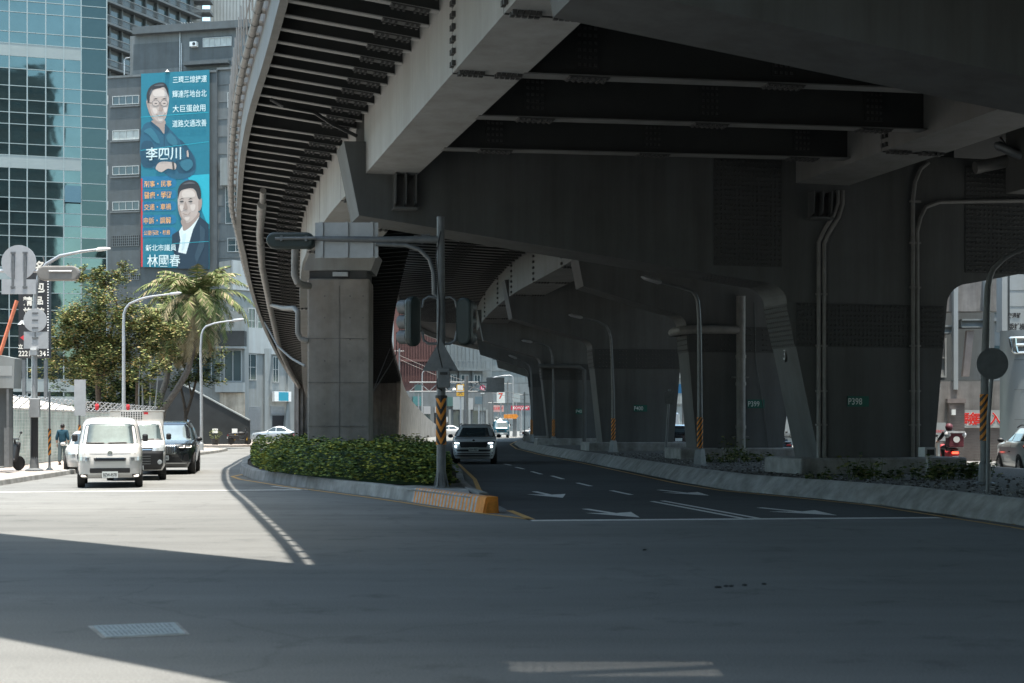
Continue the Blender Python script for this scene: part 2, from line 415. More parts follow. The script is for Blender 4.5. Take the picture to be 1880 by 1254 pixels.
# median under the viaduct
med = [V(9.6, 12, 0), V(8.75, 20, 0), V(8.46, 23.5, 0), V(7.74, 29.3, 0), V(6.92, 32.0, 0), V(5.6, 35.8, 0), V(4.95, 40.4, 0), V(4.2, 49.9, 0), V(3.3, 60.8, 0), V(1.87, 76.5, 0), V(0.65, 94.4, 0), V(0.2, 114, 0), V(0.8, 134, 0), V(2.2, 158, 0)]
medr = [V(6.5, 158, 0), V(7.5, 130, 0), V(10.0, 100, 0), V(12.0, 76, 0), V(13.6, 56, 0), V(14.6, 45, 0), V(15.6, 34, 0), V(18, 12, 0)]
bb = MB()
lft = [p + V(0.35, 0.1, 0) for p in med]
bb.ext([V(p.x, p.y, -0.05) for p in lft + medr], V(0, 0, 0.42)); median = struct(bb.build('median', M['gravel']))
bb = MB(); bb.sweep(med, [(0, -0.05), (0.0, 0.06), (0.26, 0.34), (0.33, 0.40), (0.52, 0.40), (0.52, -0.05)]); bb.build('kerb', M['kerb'], median)
bb = MB(); bb.sweep(medr, [(0.0, -0.05), (0.0, 0.38), (0.25, 0.38), (0.25, -0.05)]); bb.build('kerb', M['kerb'], median)
random.seed(3)
bb = MB()
for i in range(2600):
    t = random.random() ** 1.6
    y = lerp(22, 62, t)
    x0 = table({20: 9.4, 24: 9.0, 30: 8.2, 36: 6.3, 41: 5.7, 50: 4.9, 61: 4.0})(y)
    x = x0 + random.random() ** 1.3 * 6
    r = random.uniform(0.012, 0.045)
    bb.ball((x, y, 0.37 + r * 0.3), (r, r * random.uniform(.6, 1), r * 0.6), mat=random.choice((0, 0, 1)), nu=5, nv=3)
stuff(bb.build('gravel', [M['gravel'], M['kerb']], None))

# pavement on the left
pv = [V(-13.2, 24, 0), V(-14.0, 39.3, 0), V(-14.7, 47.7, 0), V(-16.5, 74, 0), V(-17.0, 83, 0), V(-17.6, 88, 0), V(-19.5, 92, 0)]
bb = MB(); bb.ext([V(p.x, p.y, -0.05) for p in pv] + [V(-70, 96, -0.05), V(-70, 20, -0.05)], V(0, 0, 0.185)); pave = struct(bb.build('pavement', M['paving']))
bb = MB(); bb.sweep(pv, [(0.02, -0.05), (0.0, 0.13), (-0.03, 0.15), (-0.22, 0.15), (-0.22, -0.05)]); bb.build('kerb', M['kerb'], pave)
bb = MB(); bb.ext([V(-70, 101, -0.05), V(-20, 101, -0.05), V(-18.6, 103, -0.05), V(-18.2, 112, -0.05), V(-20, 128, -0.05), V(-70, 128, -0.05)], V(0, 0, 0.185)); struct(bb.build('pavement', M['paving']))

# ------------------------------------------------------------------ painted markings (children of the road)
stripe('stop_line', [G(975, 956.5), G(1725, 951)], 0.32, M['paint_white'])
stripe('stop_line', [V(-13.6, 34.8, 0), V(-5.2, 36.2, 0)], 0.34, M['paint_white'])
for a, c in (((1122, 901), (1159, 909)), ((1060, 887), (1085, 893)), ((1013, 874), (1034, 880)), ((976, 866), (994, 871)), ((947, 858), (962, 861.5)), ((926, 852), (938, 854.5))):
    stripe('lane_dash', [G(*a), G(*c)], 0.13, M['paint_white'])
stripe('lane_line', [G(1197, 921), G(1364, 952.5)], 0.12, M['paint_white'])
stripe('lane_line', [G(1216, 920), G(1392, 952.3)], 0.12, M['paint_white'])
medl = [V(p.x - 0.35, p.y, 0) for p in med[1:]]
stripe('edge_line', medl, 0.12, M['paint_yellow'])
stripe('edge_line', [V(p.x + 0.32, p.y, 0) for p in [kerb_tip] + isl_right], 0.12, M['paint_yellow'])
stripe('edge_line', [V(-8.9, 47, 0), V(-8.9, 45.2, 0), V(-8.2, 42.9, 0)] + [p + V(-0.1, -0.45, 0) for p in isl_front[2:]] + [p0 + (p1 - p0) * 0.5 + V(-0.15, -0.38, 0), V(0.35, 25.0, 0)], 0.12, M['paint_yellow'])
stripe('edge_line', [V(-0.05, 27.6, 0), V(0.35, 25.0, 0)], 0.14, M['paint_yellow'])
stripe('edge_line', [G(500, 893), G(560, 900)], 0.12, M['paint_white'])
def arrow(px, py, L, W, ang, turn):
    c = G(px, py); R = Matrix.Rotation(ang, 2)
    s = L / 2
    pts = [(-0.08, s), (0.08, s), (0.08, -s * 0.05), (W / 2, s * 0.12), (0.0, -s), (-W / 2, s * 0.12), (-0.08, -s * 0.05)]
    if turn: pts = [(-0.08, s), (0.08, s), (0.08, 0.1), (W * 0.85, -0.05), (W * 0.62, 0.45), (W * 1.25, -0.25), (W * 0.5, -0.75), (W * .7, -0.3), (0.1, -0.1), (W / 2, s * 0.05), (0.0, -s), (-W / 2, s * 0.05), (-0.08, -s * 0.05)]
    bb = MB(); q = [R @ Vector(p) for p in pts]
    bb.add([V(c.x + p.x, c.y + p.y, 0.009) for p in q], [tuple(range(len(q)))])
    return bb.build('lane_arrow', M['paint_white'], road)
arrow(1122, 942.5, 2.7, 0.95, 0.32, False)
arrow(1006, 908.5, 3.0, 0.95, 0.20, False)
arrow(1254, 905, 3.0, 0.95, 0.30, False)
arrow(1462, 939.5, 2.6, 1.05, 0.40, False)
# drain cover in the road
q = [G(170, 1152), G(320, 1146), G(340, 1166), G(195, 1173)]
bb = MB(); bb.ext([p + V(0, 0, 0.005) for p in q], V(0, 0, 0.012))
qc = sum(q, V(0, 0, 0)) / 4
for i in range(4):
    a_, b_ = q[i], q[(i + 1) % 4]; bb.ext([a_ + V(0, 0, .005), b_ + V(0, 0, .005), b_ + (b_ - qc) * .10 + V(0, 0, .005), a_ + (a_ - qc) * .10 + V(0, 0, .005)], V(0, 0, 0.006), mat=2)
for i in range(16):
    t0, t1 = (i + 0.7) / 17.4, (i + 1.1) / 17.4
    for (s0, s1) in ((0.08, 0.46), (0.54, 0.92)):
        P = lambda t, s: lerp(lerp(q[0], q[1], t), lerp(q[3], q[2], t), s) + V(0, 0, 0.019)
        bb.quad(P(t0, s0), P(t1, s0), P(t1, s1), P(t0, s1), mat=1)
o = bb.build('drain_cover', [mat('drain_cover_metal', (0.28, 0.32, 0.32), 0.55, metal=0.3, scale=12, var=0.25), M['galv_dark'], M['kerb']], None)
tag(o, 'pale rectangular ribbed drain cover set in the near road surface', 'drain cover')
bb = MB()
random.seed(5)
for i in range(7):
    c = G(*random.choice(((1178, 1009), (1340, 1078), (1362, 1076), (1398, 1074), (1325, 1080), (1758, 1170), (1180, 1011))))
    bb.ball(c + V(random.uniform(-.05, .05), 0, 0.012), (0.03, 0.025, 0.015), nu=6, nv=4)
stuff(bb.build('road_debris', M['black']))
# ------------------------------------------------------------------ the elevated road
Ex = table({-30: 8.3, -10: 4.2, 5: 0.55, 17: -1.95, 26.2: -4.15, 29.8: -5.02, 34.5: -6.2, 39: -7.25, 44: -8.32, 52: -9.9, 57: -10.65, 66: -12, 79: -13.7, 95: -15.5, 106: -16.6, 122: -17.9, 140: -18.6, 170: -18.4, 210: -17})
Lx = table({36: -3.9, 41.6: -5.45, 48: -6.97, 52: -7.72, 66: -9.85, 79: -11.7, 95: -14.0, 106: -15.4, 116: -16.3})
Rx = table({30: -0.2, 36: -1.0, 40: -1.5, 52: -3.5, 65: -5.1, 79: -6.6, 92: -7.75, 106: -8.5, 114: -8.9, 122: -9.2, 140: -9.5, 160: -9.8, 175: -9.7, 190: -9.2, 210: -8.5})
Zr = table({20: 9.35, 36: 9.35, 47: 9.0, 60: 8.2, 80: 7.0, 100: 5.8, 120: 4.55, 140: 3.35, 160: 2.35, 185: 1.3, 210: 0.6})
Mx = table({36: -1.3, 40: -1.9, 52: -3.8, 65: -5.3, 80: -6.5, 100: -7.5, 119: -7.7, 135: -6, 147: -3.7, 165: 1, 190: 9})
Nx = table({-30: 46, 0: 37, 20: 27, 33: 19, 40: 16.3, 55: 14.4, 75: 13, 95: 11.2, 120: 10, 150: 12.5, 190: 22})  # near right edge widened out of view to darken the road there
Wx = table({37: 3.8, 52: 2.35, 68: -0.15, 86: -1.85, 101: -2.45, 128: -1.45, 150: 0.8, 175: 5})
def path(fx, ds, fz): return [V(fx(d), d, fz(d) if callable(fz) else fz) for d in ds]
ZS = 9.75     # underside of the main deck slab
viaduct = thing('viaduct', 'dark grey elevated road of steel girders running overhead across the whole picture', 'viaduct', (4, 40, 0))
ramp = thing('exit_ramp', 'curved exit ramp branching off the elevated road and sinking to the ground behind the hedge', 'ramp', (-8, 60, 0))

def strip(bb, fl, fr, ds, z0, th, mat=0):
    zf = z0 if callable(z0) else (lambda d: z0)
    n = len(ds); vs = []
    for d in ds: vs += [V(fl(d), d, zf(d)), V(fr(d), d, zf(d)), V(fr(d), d, zf(d) + th), V(fl(d), d, zf(d) + th)]
    fs = []
    for i in range(n - 1):
        for j in range(4):
            fs.append((i * 4 + j, i * 4 + (j + 1) % 4, (i + 1) * 4 + (j + 1) % 4, (i + 1) * 4 + j))
    fs += [(0, 1, 2, 3), tuple((n - 1) * 4 + k for k in (3, 2, 1, 0))]
    bb.add(vs, fs, mat)
bb = MB()
strip(bb, Ex, Nx, frange(-30, 8.40, 2), ZS, 0.35)
strip(bb, lambda d: 1.9, Nx, [8.40, 9.0], ZS, 0.35)      # unseen gap added in the deck to throw a sun patch below
strip(bb, Ex, Nx, frange(9.0, 36, 2), ZS, 0.35)
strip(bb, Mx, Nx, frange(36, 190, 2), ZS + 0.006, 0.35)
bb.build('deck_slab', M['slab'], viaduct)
bb = MB()
for k in range(46): bb.box((-0.62 + k * 0.068, 8.7, ZS + 0.3), (0.055, 0.64, 0.05))
for y in (8.55, 8.85): bb.box((0.93, y, ZS + 0.26), (3.2, 0.02, 0.03))
bb.build('sun_patch_slats', M['bolt'], viaduct)  # unseen slats added over the gap to dim its sun patch
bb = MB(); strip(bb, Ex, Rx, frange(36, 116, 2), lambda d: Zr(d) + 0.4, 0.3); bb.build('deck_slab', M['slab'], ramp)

# edge beams and parapets: section offsets are to the right of travel, the outer side is negative
def edge(parent, fx, ds, fz, side, m=M['edge_paint']):
    P = [V(fx(d), d, fz(d) if callable(fz) else fz) for d in ds]
    s = side
    bb = MB(); bb.sweep(P, [(0, 0), (s * 0.16, 0.0), (s * 0.16, 0.72), (0, 0.72)]); bb.build('edge_beam', m, parent)
    bb = MB(); bb.sweep(P, [(s * 0.0, 0.722), (s * 0.163, 0.722), (s * 0.163, 1.75), (s * 0.02, 1.75)]); bb.build('parapet', M['concrete_dark'], parent)
def edge_pipe(parent, fx, ds, fz, side):
    P = [V(fx(d), d, fz(d) if callable(fz) else fz) for d in ds]
    bb = MB()
    q = []
    for i, p in enumerate(P):
        t = (P[min(len(P) - 1, i + 1)] - P[max(0, i - 1)]); t.z = 0; t.normalize()
        q.append(p + V(t.y, -t.x, 0) * side * 0.335 + V(0, 0, 0.85))
    bb.tube(q, 0.085, 10)
    acc = 0
    for i in range(len(q) - 1):
        L = (q[i + 1] - q[i]).length; acc += L
        if acc > 0.85:
            acc = 0
            t = (q[i + 1] - q[i]).normalized(); rt = V(t.y, -t.x, 0) * side
            c = q[i]
            bb.box(c - rt * 0.08, (0.2, 0.22, 0.05), math.atan2(rt.y, rt.x))
            bb.tube([c + rt * 0.11, c + rt * 0.11 + V(0, 0, 0.3), c + rt * 0.12 + V(0, 0, 1.15)], 0.018, 4)
            bb.tube([c - V(0, 0, 0.0) + t * -0.05, c + t * 0.05], 0.10, 8)
    bb.tube([c + V(0, 0, 0.9) for c in q], 0.02, 5)
    bb.build('edge_conduit', M['pipe'], parent, smooth=True)
ds_near = frange(-30, 36, 0.5)
edge(viaduct, Ex, ds_near, 9.35, -1)
edge_pipe(viaduct, Ex, frange(-10, 36, 0.3), 9.35, -1)
edge(viaduct, Nx, frange(-30, 190, 4), 9.35, 1)
edge(viaduct, Mx, frange(72, 190, 2), 9.35, -1)
edge(ramp, Ex, frange(36, 122, 1), Zr, -1)
edge_pipe(ramp, Ex, frange(36, 118, 0.3), Zr, -1)

# deck ribs: a plate with a pale bottom flange and a bolted splice by the girder
def rib(parent, a, c, zs, splice=True, mid=False):
    'a: foot at the girder (lower), c: foot at the edge beam; zs: slab underside'
    bb = MB(); dv = c - a; L = dv.length
    n = V(-dv.y, dv.x, 0).normalized()
    bb.ext([a, c, V(c.x, c.y, zs(c) - 0.002), V(a.x, a.y, zs(a) - 0.002)], n * 0.02)
    for side in (0,):
        q = [a - n * 0.075 , c - n * 0.075, c + n * 0.095, a + n * 0.095]
        bb.ext([p - V(0, 0, 0.025) for p in q], V(0, 0, 0.024), mat=1)
    spl = ([(0.18, 0.9)] if splice else []) + ([(L * 0.5 - 0.4, L * 0.5 + 0.4)] if mid else [])
    u = dv / L
    for s0, s1 in spl:
        if s1 > L: continue
        q = [a + u * s0 - n * 0.10, a + u * s1 - n * 0.10, a + u * s1 + n * 0.12, a + u * s0 + n * 0.12]
        bb.ext([p - V(0, 0, 0.05) for p in q], V(0, 0, 0.022), mat=2)
        k = 7
        for i in range(k):
            if i == k // 2: continue
            for o in (-0.06, 0.08):
                p = a + u * lerp(s0 + 0.05, s1 - 0.05, i / (k - 1)) + n * o - V(0, 0, 0.07)
                bb.box(p, (0.05, 0.05, 0.045), mat=2)
        for i in range(4):
            for j in range(2):
                p = a + u * lerp(s0 + 0.1, s1 - 0.1, i / 3) - n * 0.02 + V(0, 0, 0.1 + 0.12 * j)
                bb.box(p, (0.05, 0.05, 0.045), mat=2)
    return bb.build('deck_rib', [M['steel_dark'], M['flange'], M['bolt']], parent)
# girder line G1 near the camera
def g1(d): return 0.89 - 0.2549 * (d - 17.2) if d < 36 else Lx(d)
AX = V(0.970, 0.243, 0).normalized(); GX = V(-AX.y, AX.x, 0)
CAP1 = V(-3.84, 34.6, 0)
for d in frange(7.4, 35.6, 0.93):       # d along the edge
    c = V(Ex(d), d, 9.5)
    # walk along the axis to the web
    t = 0.0
    for _ in range(30):
        p = c + AX * t
        t += (g1(p.y) - p.x) * 0.9
    a = c + AX * t; a.z = 9.2
    rib(viaduct, a, c + AX * 0.0, lambda p: ZS)
nr_ = 0
far_ribs = []
for d in frange(37.0, 115, 0.95):
    tx = V(Ex(d + 1) - Ex(d), 1, 0).normalized(); ax = V(tx.y, -tx.x, 0)
    c = V(Ex(d), d, Zr(d) + 0.12); t = 0
    for _ in range(30):
        p = c + ax * t; t += (Lx(p.y) - p.x) * 0.8
    if t < 0.4: continue
    a = c + ax * t; a.z = Zr(a.y) - 0.12
    rib(ramp, a, c, lambda p: Zr(p.y) + 0.4, splice=d < 70)
# ribs on the right of the ramp box, one object beyond the hundred nearest
bb = MB()
for d in frange(47.5, 114, 0.95):
    tx = V(Rx(d + 1) - Rx(d), 1, 0).normalized(); ax = V(-tx.y, tx.x, 0)
    c = V(Rx(d), d, Zr(d) + 0.05); w = Lx(d) + 2.1
    a = V(w, d + 0.2, Zr(d) - 0.1)
    if c.x - a.x < 0.5: continue
    n = V(0, 1, 0)
    bb.ext([a, c, V(c.x, c.y, Zr(c.y) + .39), V(a.x, a.y, Zr(a.y) + 0.39)], n * 0.02)
    bb.ext([p - V(0, 0, 0.025) for p in (a - n * 0.09, c - n * 0.09, c + n * 0.09, a + n * 0.09)], V(0, 0, 0.024), mat=1)
stuff(bb.build('inner_deck_ribs', [M['steel_dark'], M['steel_dark']], ramp))
# ribs of the main deck beyond the first cross head
for i, d in enumerate(frange(39, 108, 1.0)):
    c = V(Mx(d) + 0.05, d - 0.6, 9.45); a = V(Wx(d), d, 9.2)
    rib(viaduct, a, c, lambda p: ZS, splice=d < 75, mid=d < 75)

# girders
def bolts_on_web(bb, p, z0, z1, nrm, n=9):
    for i in range(n):
        for k in (-0.07, 0.07):
            t = V(-nrm.y, nrm.x, 0)
            bb.box(p + nrm * 0.03 + t * k + V(0, 0, lerp(z0, z1, i / (n - 1))), (0.075, 0.075, 0.09), math.atan2(nrm.y, nrm.x))
def girder(parent, P, w, z0, z1, m=M['steel_light'], splices=(), nbolt=9, name='box_girder'):
    bb = MB()
    bb.sweep(P, [(0, z0), (w, z0), (w, z1), (0, z1)])
    o = bb.build(name, m, parent)
    if splices:
        sb = MB()
        for i in splices:
            p = P[i]; t = P[min(i + 1, len(P) - 1)] - P[max(0, i - 1)]; t.z = 0; t.normalize(); n = V(-t.y, t.x, 0)
            bolts_on_web(sb, p, p.z + z0 + 0.12, p.z + z1 - 0.15, n, nbolt)
            sb.ext([p + t * 0.16 + n * 0.001 + V(0, 0, z0), p + t * 0.175 + n * 0.001 + V(0, 0, z0), p + t * 0.175 + n * 0.001 + V(0, 0, z1), p + t * 0.16 + n * 0.001 + V(0, 0, z1)], n * 0.004)
            for j in range(12):
                if j in (5, 6): continue
                for k in (-0.07, 0.07):
                    sb.box(p + t * k - n * lerp(0.1, w - 0.1, j / 11) + V(0, 0, z0 - 0.03), (0.07, 0.07, 0.07), math.atan2(t.y, t.x))
            sb.box(p + t * 0.12 - n * w / 2 + V(0, 0, z0 - 0.01), (w, 0.015, 0.03), math.atan2(n.y, n.x))
        sb.build('splice_bolts', M['bolt'], o)
    return o
P1 = [V(g1(d), d, 0) for d in (-30, 5, 17.2, 21.0, 24.6, 28.5, 34.9)]
girder(viaduct, P1, 1.25, 7.79, ZS - 0.003, splices=(4, 3))
# second girder (right)
def g2(d): return 7.2 - 0.262 * (d - 37)
P2 = [V(g2(d), d, 0) for d in (-30, 5, 20, 27, 32.2, 36.6)]
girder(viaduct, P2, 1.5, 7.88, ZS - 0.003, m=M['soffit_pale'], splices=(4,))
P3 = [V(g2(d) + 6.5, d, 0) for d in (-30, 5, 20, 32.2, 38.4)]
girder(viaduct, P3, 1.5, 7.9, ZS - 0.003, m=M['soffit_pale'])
# cross beams between the girders: web with a pale lower flange and bolted splices
for d in (8.5, 12.5, 21.4, 24.9, 28.3, 31.6):
    a = V(g1(d) + 1.25, d - 0.05, 0); Lb = 8.2
    t = 0
    for _ in range(20):
        p = a + AX * t; t += (g2(p.y) - p.x) * 0.8
    c = a + AX * t
    bb = MB()
    z0a, z0c = 7.80, 8.02
    for off, dz in ((0.0, 0.0),):
        A0, C0 = a + V(0, 0, z0a), c + V(0, 0, z0c)
        bb.ext([A0, C0, V(C0.x, C0.y, ZS - .01), V(A0.x, A0.y, ZS - .01)], GX * 0.025)
        bb.ext([p - V(0, 0, 0.03) for p in (A0 - GX * 0.16, C0 - GX * 0.16, C0 + GX * 0.18, A0 + GX * 0.18)], V(0, 0, 0.028), mat=1)
        for s in (0.12, 0.5, 0.88):
            m0 = A0.lerp(C0, s)
            rz = math.atan2(AX.y, AX.x)
            bb.box(m0 + V(0, 0, 0.75) - GX * 0.012, (0.42, 0.02, 1.2), rz, mat=0)
            for i in range(9):
                for k in (-0.15, -0.05, 0.05, 0.15):
                    bb.box(m0 + AX * k - GX * 0.035 + V(0, 0, 0.2 + i * 0.13), (0.05, 0.03, 0.05), rz, mat=2)
            bb.box(m0 - V(0, 0, 0.042), (0.75, 0.34, 0.02), rz, mat=2)
            for i in range(7):
                for k in (-0.12, -0.05, 0.05, 0.12):
                    bb.box(m0 + AX * (i - 3) * 0.11 + GX * k - V(0, 0, 0.065), (0.045, 0.045, 0.03), rz, mat=2)
    bb.build('cross_beam', [M['steel_dark'], M['soffit_pale'], M['bolt']], viaduct)
# girders beyond the first cross head
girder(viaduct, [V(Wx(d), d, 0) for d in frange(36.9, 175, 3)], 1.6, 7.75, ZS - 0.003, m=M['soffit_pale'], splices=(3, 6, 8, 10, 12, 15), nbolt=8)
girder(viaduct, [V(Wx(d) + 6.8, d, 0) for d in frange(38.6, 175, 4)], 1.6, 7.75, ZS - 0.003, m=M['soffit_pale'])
# ramp box girder
rp = [V(Lx(d), d, Zr(d)) for d in frange(36.3, 116, 2.2)]
girder(ramp, rp, 2.1, -1.55, 0.39, splices=(1, 3, 5, 8, 11), nbolt=8)

# ------------------------------------------------------------------ piers with their cross heads
def bolt_panel(bb, o, r, u, n, w, h, st=0.11, gap=None):
    'plate with a grid of bolts: o lower left corner, r and u unit vectors, n outward'
    bb.ext([o, o + r * w, o + r * w + u * h, o + u * h], n * 0.02, mat=0)
    nx_, nz_ = int(w / st), int(h / st)
    for i in range(nx_):
        x = (i + 0.5) * w / nx_
        if gap and (x % gap) < gap * 0.25: continue
        for j in range(nz_):
            c = o + r * x + u * ((j + 0.5) * h / nz_) + n * 0.02
            e = 0.032
            bb.add([c - r * e - u * e, c + r * e - u * e, c + r * e + u * e, c - r * e + u * e, c + n * 0.035],
                   [(0, 1, 4), (1, 2, 4), (2, 3, 4), (3, 0, 4)], 1)
def pier(tip, axis, tipz, kneez, top, bot, tend, T, num, label, zg=0.37, panels=True, detail=1, foot=True, ztop=(8.55, 8.9)):
    AXp = V(axis[0], axis[1], 0).normalized(); GP = V(-AXp.y, AXp.x, 0)
    base = tip + AXp * ((bot[0] + bot[1]) / 2)
    root = thing('viaduct_pier', label, 'bridge pier', (base.x, base.y, zg), 'tapered steel piers of the elevated road')
    def P(t, z, o=0.0): return tip + AXp * t + GP * o + V(0, 0, z)
    # cross head: left arm, knee, right arm
    zt0, zt1 = ztop
    prof = [(-0.25, zt0), (0.12, tipz)]
    arc = [(math.sin(k * math.pi / 16), math.cos(k * math.pi / 16)) for k in range(9)]
    prof += [(top[0] - 0.62 + 0.62 * s_, kneez - 0.45 + 0.50 * c_) for s_, c_ in arc]
    prof += [(top[1] + 0.75 - 0.75 * s_, kneez - 0.45 + 0.62 * c_) for s_, c_ in reversed(arc)]
    prof += [(tend - 0.2, tipz + 0.1), (tend, zt1)]
    prof += [(top[1], zt1), (top[0], zt1)]
    bb = MB(); bb.ext([P(t, z) for t, z in prof], GP * T)
    bb.build('cross_head', M['steel_pier'], root)
    # shaft
    z1, z0 = kneez - 0.452, zg + 0.32
    bb = MB()
    vs = [P(bot[0], z0), P(bot[1], z0), P(bot[1], z0, T), P(bot[0], z0, T), P(top[0], z1), P(top[1], z1), P(top[1], z1, T), P(top[0], z1, T)]
    bb.add(vs, [(0, 1, 5, 4), (1, 2, 6, 5), (2, 3, 7, 6), (3, 0, 4, 7), (0, 3, 2, 1), (4, 5, 6, 7)])
    bb.build('shaft', M['steel_pier'], root)
    if foot:
        bb = MB(); c = P((bot[0] + bot[1]) / 2, zg + 0.14, T / 2)
        bb.box(c, (bot[1] - bot[0] + 1.5, T + 0.9, 0.55), math.atan2(AXp.y, AXp.x))
        bb.build('footing', M['kerb'], root, bevel=0.06)
    # bolted belt round the shaft
    zb0, zb1 = kneez - 1.32, kneez - 0.12 if detail else kneez - 0.35
    zb1 = kneez - 0.47
    zb0 = zb1 - (1.15 if detail == 2 else 0.95)
    def wl_(z): return lerp(bot[0], top[0], (z - z0) / (z1 - z0))
    def wr_(z): return lerp(bot[1], top[1], (z - z0) / (z1 - z0))
    bb = MB()
    xl, xr = wl_(zb0), wr_(zb0)
    st = 0.115 if detail == 2 else 0.16
    bolt_panel(bb, P(xl - 0.0, zb0, -0.005), AXp, V(0, 0, 1), -GP, xr - xl, zb1 - zb0, st, gap=None if detail == 2 else 0.85)
    uu = (P(wl_(zb1), zb1) - P(wl_(zb0), zb0)).normalized()
    bolt_panel(bb, P(wl_(zb0), zb0, T) - AXp * 0.004, -GP, uu, -AXp, T, zb1 - zb0, st)
    bb.build('bolted_belt', [M['belt'], M['bolt']], root)
    if panels:
        bb = MB()
        hz = zt1 - kneez
        bolt_panel(bb, P(top[0] - 2.05, kneez + 0.45, -0.003), AXp, V(0, 0, 1), -GP, 1.9, hz - 0.65, 0.125, gap=None)
        bolt_panel(bb, P(top[1] + 0.55, kneez + 0.45, -0.003), AXp, V(0, 0, 1), -GP, 2.6, hz - 0.65, 0.125, gap=None)
        bb.build('bolted_panel', [M['belt'], M['bolt']], root)
        bb = MB()
        for i in range(14):
            for j in range(4):
                t = top[0] - 2.0 + i * 0.1; zz = lerp(tipz, kneez, (t) / top[0]) - 0.0
                bb.box(P(t, zz, 0.25 + j * 0.28), (0.06, 0.06, 0.06))
        bb.build('soffit_bolts', M['bolt'], root)
    if num:
        zc = 2.28 if detail == 2 else 2.42
        w, h = (0.62, 0.28) if detail == 2 else (0.66, 0.32)
        t = 13.45 if detail == 2 else (bot[0] + bot[1]) / 2 + (0.62 if num == 'P399' else 0.1)
        c = P(t, zc, -0.02)
        bb = MB(); bb.box(c, (w, 0.02, h), math.atan2(AXp.y, AXp.x)); o = bb.build('number_plate', M['green_plate'], root)
        text(num, h * 0.62, M['plate_white'], o, c - GP * 0.013 - AXp * 0.09, AXp, (0, 0, 1), width=0.4 if detail == 2 else 0.44, bold=0.004)
    return root, P
pier98, PP = pier(CAP1, (0.970, 0.243), 6.76, 5.34, (11.4, 16.1), (12.35, 15.7), 24, 1.45, 'P398', 'nearest grey steel pier with number plate P398 and paired conduits', detail=2)
pier97, P7 = pier(V(0.79, 17.2, 0), (0.970, 0.243), 7.03, 5.6, (11.4, 16.1), (12.35, 15.7), 24, 1.5, None, 'steel cross head overhead at the top right, only its broad beam in view', panels=False, ztop=(8.9, 9.1))
pier99, P9 = pier(V(2.5, 52, 0), (0.988, 0.154), 6.72, 5.75, (4.0, 8.3), (4.4, 7.7), 12.6, 1.4, 'P399', 'second grey pier with number plate P399, fat drain pipe on its face', panels=False)
pier00, P0 = pier(V(-0.1, 68, 0), (0.992, 0.12), 6.72, 5.75, (4.0, 8.4), (4.5, 8.0), 12.6, 1.5, 'P400', 'third grey pier with number plate P400 behind the median lamp', panels=False)
pier01, P1_ = pier(V(-1.85, 86, 0), (0.998, 0.06), 6.72, 5.75, (3.6, 8.2), (4.1, 7.8), 12, 1.5, 'P401', 'fourth pier in the row, partly hidden, with number plate P401', panels=False)
pier02, P2_ = pier(V(-2.45, 103, 0), (1, 0.0), 6.72, 5.75, (3.6, 8), (4.0, 7.6), 12, 1.5, None, 'fifth pier in the row in deep shade at the curve', panels=False)
pier03, P3_ = pier(V(-1.4, 128, 0), (0.995, -0.09), 6.7, 5.75, (3.6, 8), (4.0, 7.6), 12, 1.5, None, 'last pier in the row at the bright end of the road under the deck', panels=False)
# bearing brackets under the girder ends, and the ladder rung on the cross head tip
for t, w in ((0.95, 0.5), (12.0, 0.5)):
    bb = MB()
    zb = 6.95 if t < 5 else 7.1
    for k in (0, 0.25, 0.5):
        bb.ext([PP(t + k, zb, -0.003), PP(t + k, 7.775, -0.003), PP(t + k, 7.775, -0.4), PP(t + k, zb + 0.1, -0.35)], AX * 0.03, mat=0)
    bb.ext([PP(t - 0.03, zb - 0.05, -0.003), PP(t + 0.56, zb - 0.05, -0.003), PP(t + 0.56, zb - 0.05, -0.4), PP(t - 0.03, zb - 0.05, -0.4)], V(0, 0, 0.05), mat=0)
    bb.box(PP(t + 0.27, (zb + 7.7) / 2, -0.08), (0.5, 0.1, 7.7 - zb - 0.05), math.atan2(AX.y, AX.x), mat=1)
    bb.build('bearing_bracket', [M['steel_pier'], M['bolt']], pier98)
# conduits on the nearest pier
def conduit(parent, runs, r, m=M['pipe'], name='conduit', clamps=()):
    bb = MB()
    for p in runs: bb.tube(p, r, 8)
    for c in clamps: bb.box(c, (0.32, 0.08, 0.05), math.atan2(AX.y, AX.x))
    return bb.build(name, m, parent, smooth=True)
def pt(px, py, o=-0.08):
    'on the front face of the nearest pier'
    k = (px - 940) / F
    t = (k * (CAP1.y + GX.y * o) - CAP1.x - GX.x * o) / (AX.x - k * AX.y)
    p = CAP1 + AX * t + GX * o
    return A(px, py, p.y)
conduit(pier98, [[pt(1538, 350), pt(1538, 372), pt(1530, 395), pt(1512, 425), pt(1503, 445), pt(1503, 840), pt(1500, 860)],
                 [pt(1547, 350), pt(1547, 374), pt(1540, 398), pt(1520, 430), pt(1513, 448), pt(1513, 838), pt(1520, 846), pt(1520, 862)]], 0.055,
        clamps=[pt(1508, y) for y in (540, 635, 718, 780)])
conduit(pier98, [[pt(1705, 298), pt(1690, 310), pt(1680, 335), pt(1676, 370), pt(1676, 840), pt(1680, 850), pt(1680, 865)],
                 [pt(1900, 368), pt(1725, 371), pt(1700, 380), pt(1690, 400), pt(1684, 425), pt(1685, 838), pt(1692, 850), pt(1690, 865)]], 0.055,
        clamps=[pt(1680, y) for y in (370, 446, 528, 635, 718, 780)])
bb = MB(); bb.tube([pt(1790, 308, -0.3), pt(1830, 300, -0.4), pt(1900, 283, -0.6)], 0.17, 12); bb.build('drain_pipe', M['pipe'], pier98, smooth=True)
bb = MB(); a, c = pt(1826, 264, -0.9), pt(1895, 296, -1.2)
